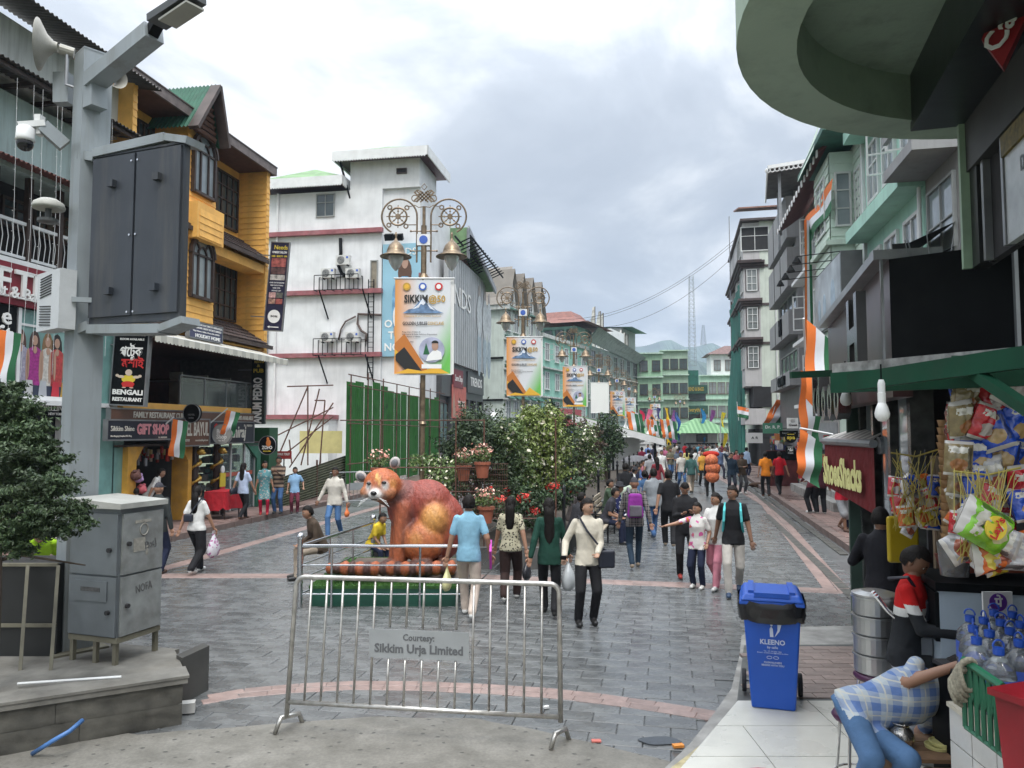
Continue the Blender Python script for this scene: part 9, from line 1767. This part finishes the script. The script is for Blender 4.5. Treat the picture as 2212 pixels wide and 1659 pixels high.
P('man in a blue shirt with rolled sleeves on the far street',1556,1034,1.7,20,(.16,.22,.36),(.04,.04,.06),pose='walk',sleeve='l');P('man in a navy blazer and bright blue shirt holding a phone to his ear',1581,1068,1.72,-5,(.02,.03,.05),(.03,.035,.05),pose='stand',sleeve='l',hands=((.27,-.03,.8),(-.12,-.12,1.52)),girth=1.08);P('man in a brown jacket reading something in his hand',1604,1067,1.72,8,(.07,.05,.035),(.07,.07,.075),sleeve='l',shoes='w',pitch=-30,hands=((.08,-.28,1.12),(-.08,-.28,1.1)))
P('man in a pale blue shirt standing at the shops by the green net',1614,1032,1.7,120,(.35,.45,.6),nvy,sleeve='l');P('woman in a long black dress on the far street',1490,1009,1.68,180,blk,blk,fem=True,sleeve='l',hem=.55,hair='long');P('small figure in a red top on the far street',1480,1000,1.6,180,(.45,.02,.03),blk,fem=True)
P('man in a white shirt seen from behind in the far crowd',1427,1012,1.7,180,wht_,nvy);P('woman in a pale pink top in the far crowd',1515,1022,1.6,0,(.5,.36,.34),blk,fem=True,hair='long');P('man in a white tee behind the porter',1540,1020,1.7,180,wht_,jean);P('man in white at the right of the far crowd',1567,1030,1.68,10,wht_,wht_,sleeve='l')
for i,(u,v,c,q)in enumerate(((1516,1006,(.05,.06,.09),'cap'),(1526,1003,(.3,.1,.12),'long'),(1533,1004,(.45,.4,.36),'long'),(1548,1002,(.2,.2,.22),'short'),(1560,1003,(.25,.05,.08),'short'),(1462,1002,(.5,.48,.46),'long'),(1400,1012,(.12,.2,.45),'short'),(1445,1000,(.35,.3,.1),'short'),(1572,1004,(.07,.07,.08),'short'))):P('distant %s figure in the crowd before the kiosk, %s'%(('navy','wine red','beige','grey','dark red','pale','blue','mustard','black')[i],('wearing a cap','with long hair','next to long haired woman','right of the porter','near the globes','by the flag poles','under the trees','left of the kiosk','beside the green net')[i]),u,v,1.65,rnd(0,360),c,blk,hair=q,fem=q=='long')
P('man in an orange tee shirt walking away on the right sidewalk',1655,1074,1.72,170,(.72,.22,.02),blk,z0=.12,pose='walk',shoes='s',skin=2);P('man in a red tee shirt walking away on the right sidewalk',1685,1070,1.7,178,(.45,.01,.02),blk,z0=.12,pose='walk',m=-1)
P('man in a maroon shirt and black trousers leaning over the stall',1757,1109,1.7,200,(.13,.03,.04),blk,z0=.12,lean=.25,sleeve='l',shoes='w',legk=1.15,hands=((.1,-.35,.95),(-.1,-.35,.95)));P('companion in dark clothes close beside the man in the maroon shirt',1773,1110,1.68,170,(.07,.02,.03),blk,z0=.12,fem=True,shoes='w',legk=1.2)
a=P('tea seller in a red tee shirt and grey shorts under the brown awning',1820,1147,1.68,8,(.5,.02,.04),(.28,.29,.30),z0=.12,shorts=True,pose='walk',m=-1,shoes='s',hands=((.12,-.26,1.05),(-.22,-.26,1.05)),skin=2);t=thing('kettle','round aluminium kettle carried by the tea seller','kettle',world(a,-.04,-.34,1.0));MB().lathe([(.001,-.12),(.1,-.11),(.14,-.03),(.12,.06),(.06,.1),(.03,.13),(.001,.14)],n=18).build('pot',MC['aluminium'],t,smooth=True);MB().tube([(-.1,0,.05),(-.06,0,.18),(.06,0,.18),(.1,0,.05)],.008,5).build('handle',MC['aluminium'],t)
P('person in dark leggings sitting on the pale concrete seat block',1862,1124,1.65,-75,(.35,.32,.3),nvy,Y=19.0,z0=.12,pose='sit',sit=.44,lean=.35,fem=True,shoes='s',legk=.9)
P('shopper with a dark backpack outside the shops on the far right',1653,1006,1.7,170,(.3,.4,.55),nvy,z0=.12,sleeve='l')
a=P('girl in a white tee shirt with black sleeves walking away on the left',422,1239,1.6,168,wht_,blk,fem=True,hair='long',shoes='w',pose='walk',m=1,legk=1.2,hem=.86);bag(a,0,'white floral plastic bag in the hand of the girl on the left',cloth_pattern('bag_floral','flower',(.6,.58,.62),(.35,.1,.25),None,18),(.26,.14,.42),(-.3,-.12,.78));sling(a,'small black crossbody bag on the back of the girl on the left',lth,(.08,.15,1.08),front=False,sz=(.18,.07,.14))
P('person in a dark leather jacket with a pink cap behind the cabinet',338,1240,1.68,170,(.03,.035,.035),nvy,sleeve='l',hair='cap',shoes='s');a=P('woman in a pale blue blouse with a black handbag on the left sidewalk',524,1123,1.6,165,(.40,.47,.62),blk,z0=.12,fem=True,hair='long',pose='walk',shoes='s');bag(a,0,'black handbag on the arm of the woman in the pale blue blouse',lth,(.34,.14,.3),(.26,.05,1.1))
P('woman in a teal floral kurta and red leggings standing by the fence',570,1113,1.6,15,flw,(.5,.02,.06),z0=.12,fem=True,hair='bun',hem=.52,yaw=30,legk=.85,shoes='r');P('man in a brown striped sweater holding something to his face',600,1110,1.72,0,strp,jean,z0=.12,sleeve='l',hands=((.08,-.3,1.22),(-.1,-.3,1.22)),skin=2);P('boy in a light blue tee shirt and maroon trousers by the fence',636,1110,1.4,15,(.25,.42,.62),(.14,.03,.05),z0=.12,skin=0,hands=((.3,-.1,.95),(-.25,-.1,.85)))
a=P('bearded man in an off white shirt and blue jeans walking towards the camera',722,1160,1.72,-8,(.55,.52,.46),(.08,.17,.34),sleeve='l',pose='walk',m=-1,shoes='s',girth=1.12,skin=2,hands=((.33,-.05,.85),(-.38,-.08,.88)));bag(a,0,'small orange bag in the hand of the man in the off white shirt',mat('orange_bag',(.65,.16,.04),var=.1),(.16,.1,.26),(.33,-.05,.78))
P('man in a blue and white striped shirt inside the gift shop',270,1095,1.74,180,bst,blk,Y=19.3,z0=.12);P('dark clothed shopper left of the striped shirt at the gift shop',240,1095,1.66,180,(.06,.05,.05),blk,Y=19.6,z0=.12);P('woman in a white tee bending over the goods at the gift shop',325,1095,1.6,110,wht_,nvy,Y=19.4,z0=.12,lean=.5,fem=True,hair='long');P('child in a white top below the goods at the gift shop',300,1110,1.2,180,wht_,(.3,.4,.5),Y=18.6,z0=.0)
P('person in khaki trousers and a lime vest bending behind the tree',82,1180,1.7,40,(.35,.6,.03),kha,Y=9.6,lean=.8,feet=((.3,-.1,0),(-.3,.1,0)));P('person in a navy shirt with white swirls bending at the left edge',12,1200,1.66,60,nfl,nvy,Y=8.8,lean=1.0)
def bpos(y,off):return Vector((MR_(y)+off,y,0))
for i,(y,off,fc_,c,b,hr_,ln,lab)in enumerate(((16.0,.25,120,(.03,.03,.035),nvy,'short',.35,'man in a dark waistcoat over a white shirt seated behind the women'),(17.6,.75,75,(.04,.04,.05),nvy,'short',.4,'young man in a charcoal shirt sitting on the nearest bench eating'),(18.7,.85,70,nfl,blk,'hat',.25,'man in a navy flowered shirt and grey hat seated on the bench'),(22.6,.6,80,(.07,.08,.11),(.06,.07,.09),'short',.2,'man in a slate shirt lounging on a bench'),(24.2,.6,85,(.05,.05,.06),blk,'short',.3,'dark clothed man on the third bench'),(25.2,.6,80,(.25,.03,.04),blk,'long',.2,'woman in a red top on the third bench'),(26.6,.7,90,wht_,kha,'hat',.3,'man in a white shirt and straw hat on the bench'),(28.6,.7,80,nvy,blk,'short',.3,'man in a navy jacket on the bench'),(31,.7,85,(.12,.2,.45),blk,'short',.2,'man in a blue shirt on a far bench'),(33,.7,80,(.4,.15,.18),blk,'long',.2,'woman in pink on a far bench'),(35,.7,90,(.06,.05,.05),blk,'short',.3,'dark figure on the farthest bench'))):P(lab,0,0,1.68,fc_,c,b,at_=bpos(y,off),pose='sit',lean=ln,hair=hr_,sleeve='l' if i%2==0 else 's')
for i,(y,off,c,hr_)in enumerate(((20.0,.55,(.05,.08,.05),'short'),(21.6,.6,(.3,.28,.26),'cap'),(23.3,.62,(.12,.03,.04),'short'),(27.6,.6,(.05,.05,.09),'long'),(29.8,.62,(.34,.3,.22),'short'),(37.5,.7,(.45,.42,.4),'short'),(39.5,.7,(.05,.05,.05),'long'),(18.1,-.1,(.07,.06,.06),'short'))):P('%s dressed person seated along the median, %s bench'%(('bottle green','stone grey','burgundy','ink blue','sand','off white','jet black','umber')[i],('beside the second','near the second','beside the third','behind the fourth','on the fifth','past the sixth','past the last','behind the first')[i]),0,0,1.67,75+9*(i%4),c,nvy if i%2 else blk,at_=bpos(y,off),pose='sit',lean=.15+.1*(i%3),hair=hr_,sleeve='l',fem=hr_=='long')
for i,(u,v,c,hr_,f)in enumerate(((1404,1064,(.3,.3,.31),'short',178),(1420,1082,(.2,.03,.04),'long',184),(1472,1056,(.5,.48,.44),'short',8),(1494,1066,(.05,.12,.11),'short',176),(1518,1052,(.6,.3,.05),'long',0),(1468,1022,(.1,.1,.3),'short',170),(1592,1042,(.35,.1,.1),'long',10),(1401,1040,(.45,.45,.5),'short',190),(1500,1024,(.03,.03,.03),'short',5),(1530,1018,(.15,.25,.15),'cap',182),(1484,1030,(.55,.5,.2),'long',175),(1550,1012,(.6,.6,.62),'short',0),(1412,1016,(.04,.04,.07),'short',180),(1436,1024,(.4,.12,.2),'long',3),(1458,1012,(.25,.22,.18),'short',180),(1510,1004,(.1,.3,.4),'short',20))):P('%s topped walker far down the street, %s'%(('ash grey','ruby','ivory','dark teal','amber','royal blue','rust red','silver','coal black','moss green','straw','chalk white','midnight','raspberry','taupe','aqua')[i],'seen from behind' if 90<f<270 else 'coming this way'),u,v,1.62+.02*(i%5),f,c,(blk,nvy,jean,kha)[i%4],pose='walk',m=(1,-1)[i%2],hair=hr_,sleeve='sl'[i%2],fem=hr_=='long',skin=i%3)
P('man in a pale green shirt bending over the goods on the bench',0,0,1.72,70,(.36,.42,.34),(.08,.08,.09),at_=bpos(20.6,.9),lean=1.15,sleeve='l',hands=((.1,-.7,.62),(-.1,-.7,.6)))
P('person in a brown jacket sitting behind the panda on the left',0,0,1.66,-60,(.07,.045,.035),kha,at_=Vector((-3.4,13.6,0)),pose='sit',lean=.4,sleeve='l')
P('child in a bright yellow shirt behind the panda forelegs',0,0,1.3,60,(.7,.5,.04),nvy,at_=Vector((-2.6,14.2,0)),pose='sit',lean=.5)
rbw=(.45,.012,.012)
def boy():
 a=P('boy in a red white and black sweatshirt bent over the ice cream machine',1942,1480,1.66,48,(.02,.022,.025),(.26,.27,.30),Y=5.75,z0=PZ,sleeve='l',pitch=-34,hair='short',skin=2,lean=.12,hands=((.12,-.42,1.12),(-.12,-.40,1.08)),legk=1.2,shoes='w')
 me=a.children[0].data;me.materials.append(cloth(rbw));me.materials.append(cloth((.62,.62,.60)));k=a['sc']
 for q in me.polygons:
  if q.material_index==1:
   c=q.center;z=c.z/k
   if abs(c.x)/k>.2 or c.y/k<-.2:zz=1.2
   else:zz=1.16
   if z>zz+.06:q.material_index=8
   elif z>zz:q.material_index=9
 sling(a,'black crossbody pouch across the chest of the boy in red',lth,(.05,-.15,1.2),sz=(.2,.06,.16))
boy()
P('man in a black shirt and grey jeans standing at the kiosk with his back turned',1895,1452,1.72,150,(.018,.018,.022),(.12,.13,.15),Y=7.85,z0=PZ,sleeve='l',shoes='w',hands=((.2,-.3,1.15),(-.15,-.35,1.15)),pitch=-10,skin=0)
a=P('man in a blue plaid shirt and jeans slumped sideways over the green railing',0,0,1.74,8,cpl,(.07,.14,.26),at_=Vector((2.33,5.18,PZ)),pose='sit',sit=.5,lean=.35,side=1.08,sleeve='s',hem=.84,girth=1.1,feet=((.03,-.22,0),(-.16,-.16,0)),elb=((.5,.1,.40),(.2,-.2,.84)),hands=((.45,-.1,.35),(.44,-.37,.99)),skin=0,pitch=-20,shoes='n')
def kiosk(u,v,Y,w,label,wall=(.6,.6,.6)):
 g=at(u,1000,Y);t=thing('kiosk',label,'kiosk',(g.x,Y,0));z=at(u,v,Y).z;wm=painted('kiosk_white',wall,.2);MB().bb((-w/2,0,0),(w/2,w*.8,z)).build('wall',wm,t);mb=MB();a,b=w*.95,w*.12
 mb.add([(sx*a,w*.4+sy*a,z-.15)for sx,sy in((-1,-1),(1,-1),(1,1),(-1,1))]+[(sx*b,w*.4+sy*b,z+w*.42)for sx,sy in((-1,-1),(1,-1),(1,1),(-1,1))],BX);mb.build('roof',waves('green_ribbed_roof',(.22,.42,.20),(.12,.28,.12),0,2.5),t);MB().add([(-b*1.6,w*.4-b*2,z+w*.42),(b*1.6,w*.4-b*2,z+w*.42),(0,w*.4-b*2,z+w*.6)],[(0,1,2)]).build('gablet',DW,t)
 MB().bb((-w/2-.03,-.05,z*.52),(w/2+.03,0,z*.58)).bb((-w/2-.03,-.05,z*.92),(w/2+.03,0,z)).build('trim',BLK,t);win(t,(0,-.04,z*.62),'S',w*.35,z*.27,fm=DW,gm=GL);[MB().tube([(x*w+.16*cos(q),-.02,z*.38+.1*sin(q))for q in[i*pi/6 for i in range(12)]],.03,4,closed=True).build('emblem',mat('grey_print',(0,0,0)),t)for x in(-.25,0,.25)]
kiosk(1517,932,70,2.9,'white kiosk with a ribbed green pyramid roof at the end of the street');kiosk(1448,935,78,3.4,'second green roofed kiosk behind the flag poles',(.3,.32,.33))
k=thing('garden_shelter','white gabled shelter roof with a scalloped edge at the end of the hedge','shelter',(at(1352,1000,44).x,44,0));MB().add([(-3.2,-1,3.55),(2.0,-1,2.15),(2.0,4,2.15),(-3.2,4,3.55),(-3.2,-1,3.4),(2.0,-1,2.0),(2.0,4,2.0),(-3.2,4,3.4)],BX[:4]+[(3,2,1,0),(4,5,6,7)]).build('roof',MC['pale_green_roof'],k);MB().add([(-3.2,-1.05,3.5),(2.05,-1.05,2.1),(2.05,-1.05,1.75),(-3.2,-1.05,3.1)],[(0,1,2,3)]).build('fringe',WH,k)
for x in(-.9,1.5):MB().bb((x,-.8,0),(x+.12,-.68,2.3)).build('post',BLK,k)
MB().bb((-3,.5,0),(.9,.7,2.2)).build('wall',WH,k)
k=thing('white_shrine','small white stupa shaped sculpture with three points near the shelter','sculpture',(at(1383,1000,62).x,62,0));MB().bb((-1.9,0,0),(1.9,1,1.5)).bb((-2.1,-.1,1.5),(2.1,1.1,1.7)).build('base',WH,k);[MB().lathe([(.7,1.7),(.65,2.1),(.3,2.7),(.08,3.1),(.001,3.3)],(x,.5,0),12).build('stupa',WH,k,smooth=True)for x in(-1.1,0,1.1)]
k=thing('umbrella','open grey umbrella over the benches at the end of the hedge','umbrella',at(1374,986,36));MB().lathe([(.75,-.22),(.6,-.08),(.3,.02),(.001,.06)],n=16,cap=False).build('canopy',cloth((.12,.12,.13)),k,smooth=True);MB().cyl((0,0,-.9),(0,0,.1),.012).build('shaft',METAL,k)
random.seed(21);cols_=[((.55,.03,.08),'crimson'),((.72,.18,.30),'pink'),((.05,.04,.2),'indigo'),((.75,.5,.03),'yellow'),((.25,.10,.3),'violet'),((.04,.12,.4),'blue'),((.04,.25,.55),'bright blue'),((.28,.08,.28),'plum'),((.78,.6,.03),'lemon yellow')]
for i,(u,v0,v1)in enumerate(((1381,885,960),(1398,883,960),(1421,880,955),(1437,880,960),(1452,885,955),(1461,890,950),(1514,882,955),(1534,885,965),(1560,890,985))):
 Y=64+i;a,b=at(u,v0,Y),at(u,v1,Y);c,nm=cols_[i];t=thing('street_banner','tall %s cloth streamer on a pole at the end of the street'%nm,'flag',(a.x,Y,0));n=12;vs=[]
 for j in range(n+1):z=a.z+(b.z-a.z)*j/n;w=.28+.12*sin(j*.9+i);x=.12*sin(j*.7+i*2);vs+=[(x,0,z),(x+w,.08*sin(j),z-.1)]
 MB().add(vs,[(2*j,2*j+1,2*j+3,2*j+2)for j in range(n)]).build('cloth',cloth(c),t);MB().tube([(0,.05,0),(0,.05,a.z)],.04,6).build('pole',METAL,t)
for i,(u,Y)in enumerate(((1352,50),(1362,54),(1395,60),(1403,60),(1412,60),(1424,60),(1437,60),(1556,66))):
 a=at(u,888 if i<2 else 905,Y);t=tag(MB().tube([(0,0,0),(0,0,a.z)],.04,6).build('flag_pole',WM,loc=(a.x,Y,0)),'white flag pole at the far end, %s from the left'%('first','second','third','fourth','fifth','sixth','seventh','eighth')[i],'flag pole','white flag poles')
 if i not in(4,7):tricolor('small drooping tricolour on the %s white flag pole'%('first','second','third','fourth','','sixth','seventh','')[i],(a.x+.04,Y-.05,a.z),(.15,0,-1),(1,0,-.3),1.5,.8,n=6,wav=.1)
for i,(u,v)in enumerate(((1519,985),(1537,985),(1555,985))):p=at(u,v,58);t=thing('globe_lamp','cream globe lamp on a short post, %s of three'%('left','middle','right')[i],'lamp',p,0,'globe lamps');MB().ball((0,0,0),.3,14,9).build('globe',mat('cream_globe',(.5,.45,.35),rough=.3,var=.05),t,smooth=True);MB().cyl((0,0,-p.z),(0,0,-.3),.05).build('post',BLK,t)
tag(MB().ball((0,0,.1),(.42,.2,.12),14,8).ball((.42,-.05,.1),(.13,.1,.08),10,6).tube([(-.4,0,.08),(-.6,.1,.04),(-.7,.2,.03)],.025,6).tube([(.2,-.1,.06),(.3,-.3,.03)],.035,6).tube([(-.25,-.1,.06),(-.15,-.3,.03)],.035,6).build('sleeping_dog',cloth((.06,.035,.022)),loc=gp(1635,1052),smooth=True,rz=.3),'brown dog sleeping on the drain edge by the right kerb','dog')
HZ=MB().box((0,900,140),(5600,2600,286)).build('haze',None)
HZ['kind']='stuff';hm=bpy.data.materials.new('haze');hm.use_nodes=True;hn=hm.node_tree;hn.nodes.clear();ho=hn.nodes.new('ShaderNodeOutputMaterial');hv_=hn.nodes.new('ShaderNodeVolumePrincipled');hv_.inputs['Color'].default_value=(.66,.80,1,1);hv_.inputs['Density'].default_value=.0004;hv_.inputs['Anisotropy'].default_value=.1;hn.links.new(hv_.outputs[0],ho.inputs['Volume']);HZ.data.materials.clear();HZ.data.materials.append(hm)
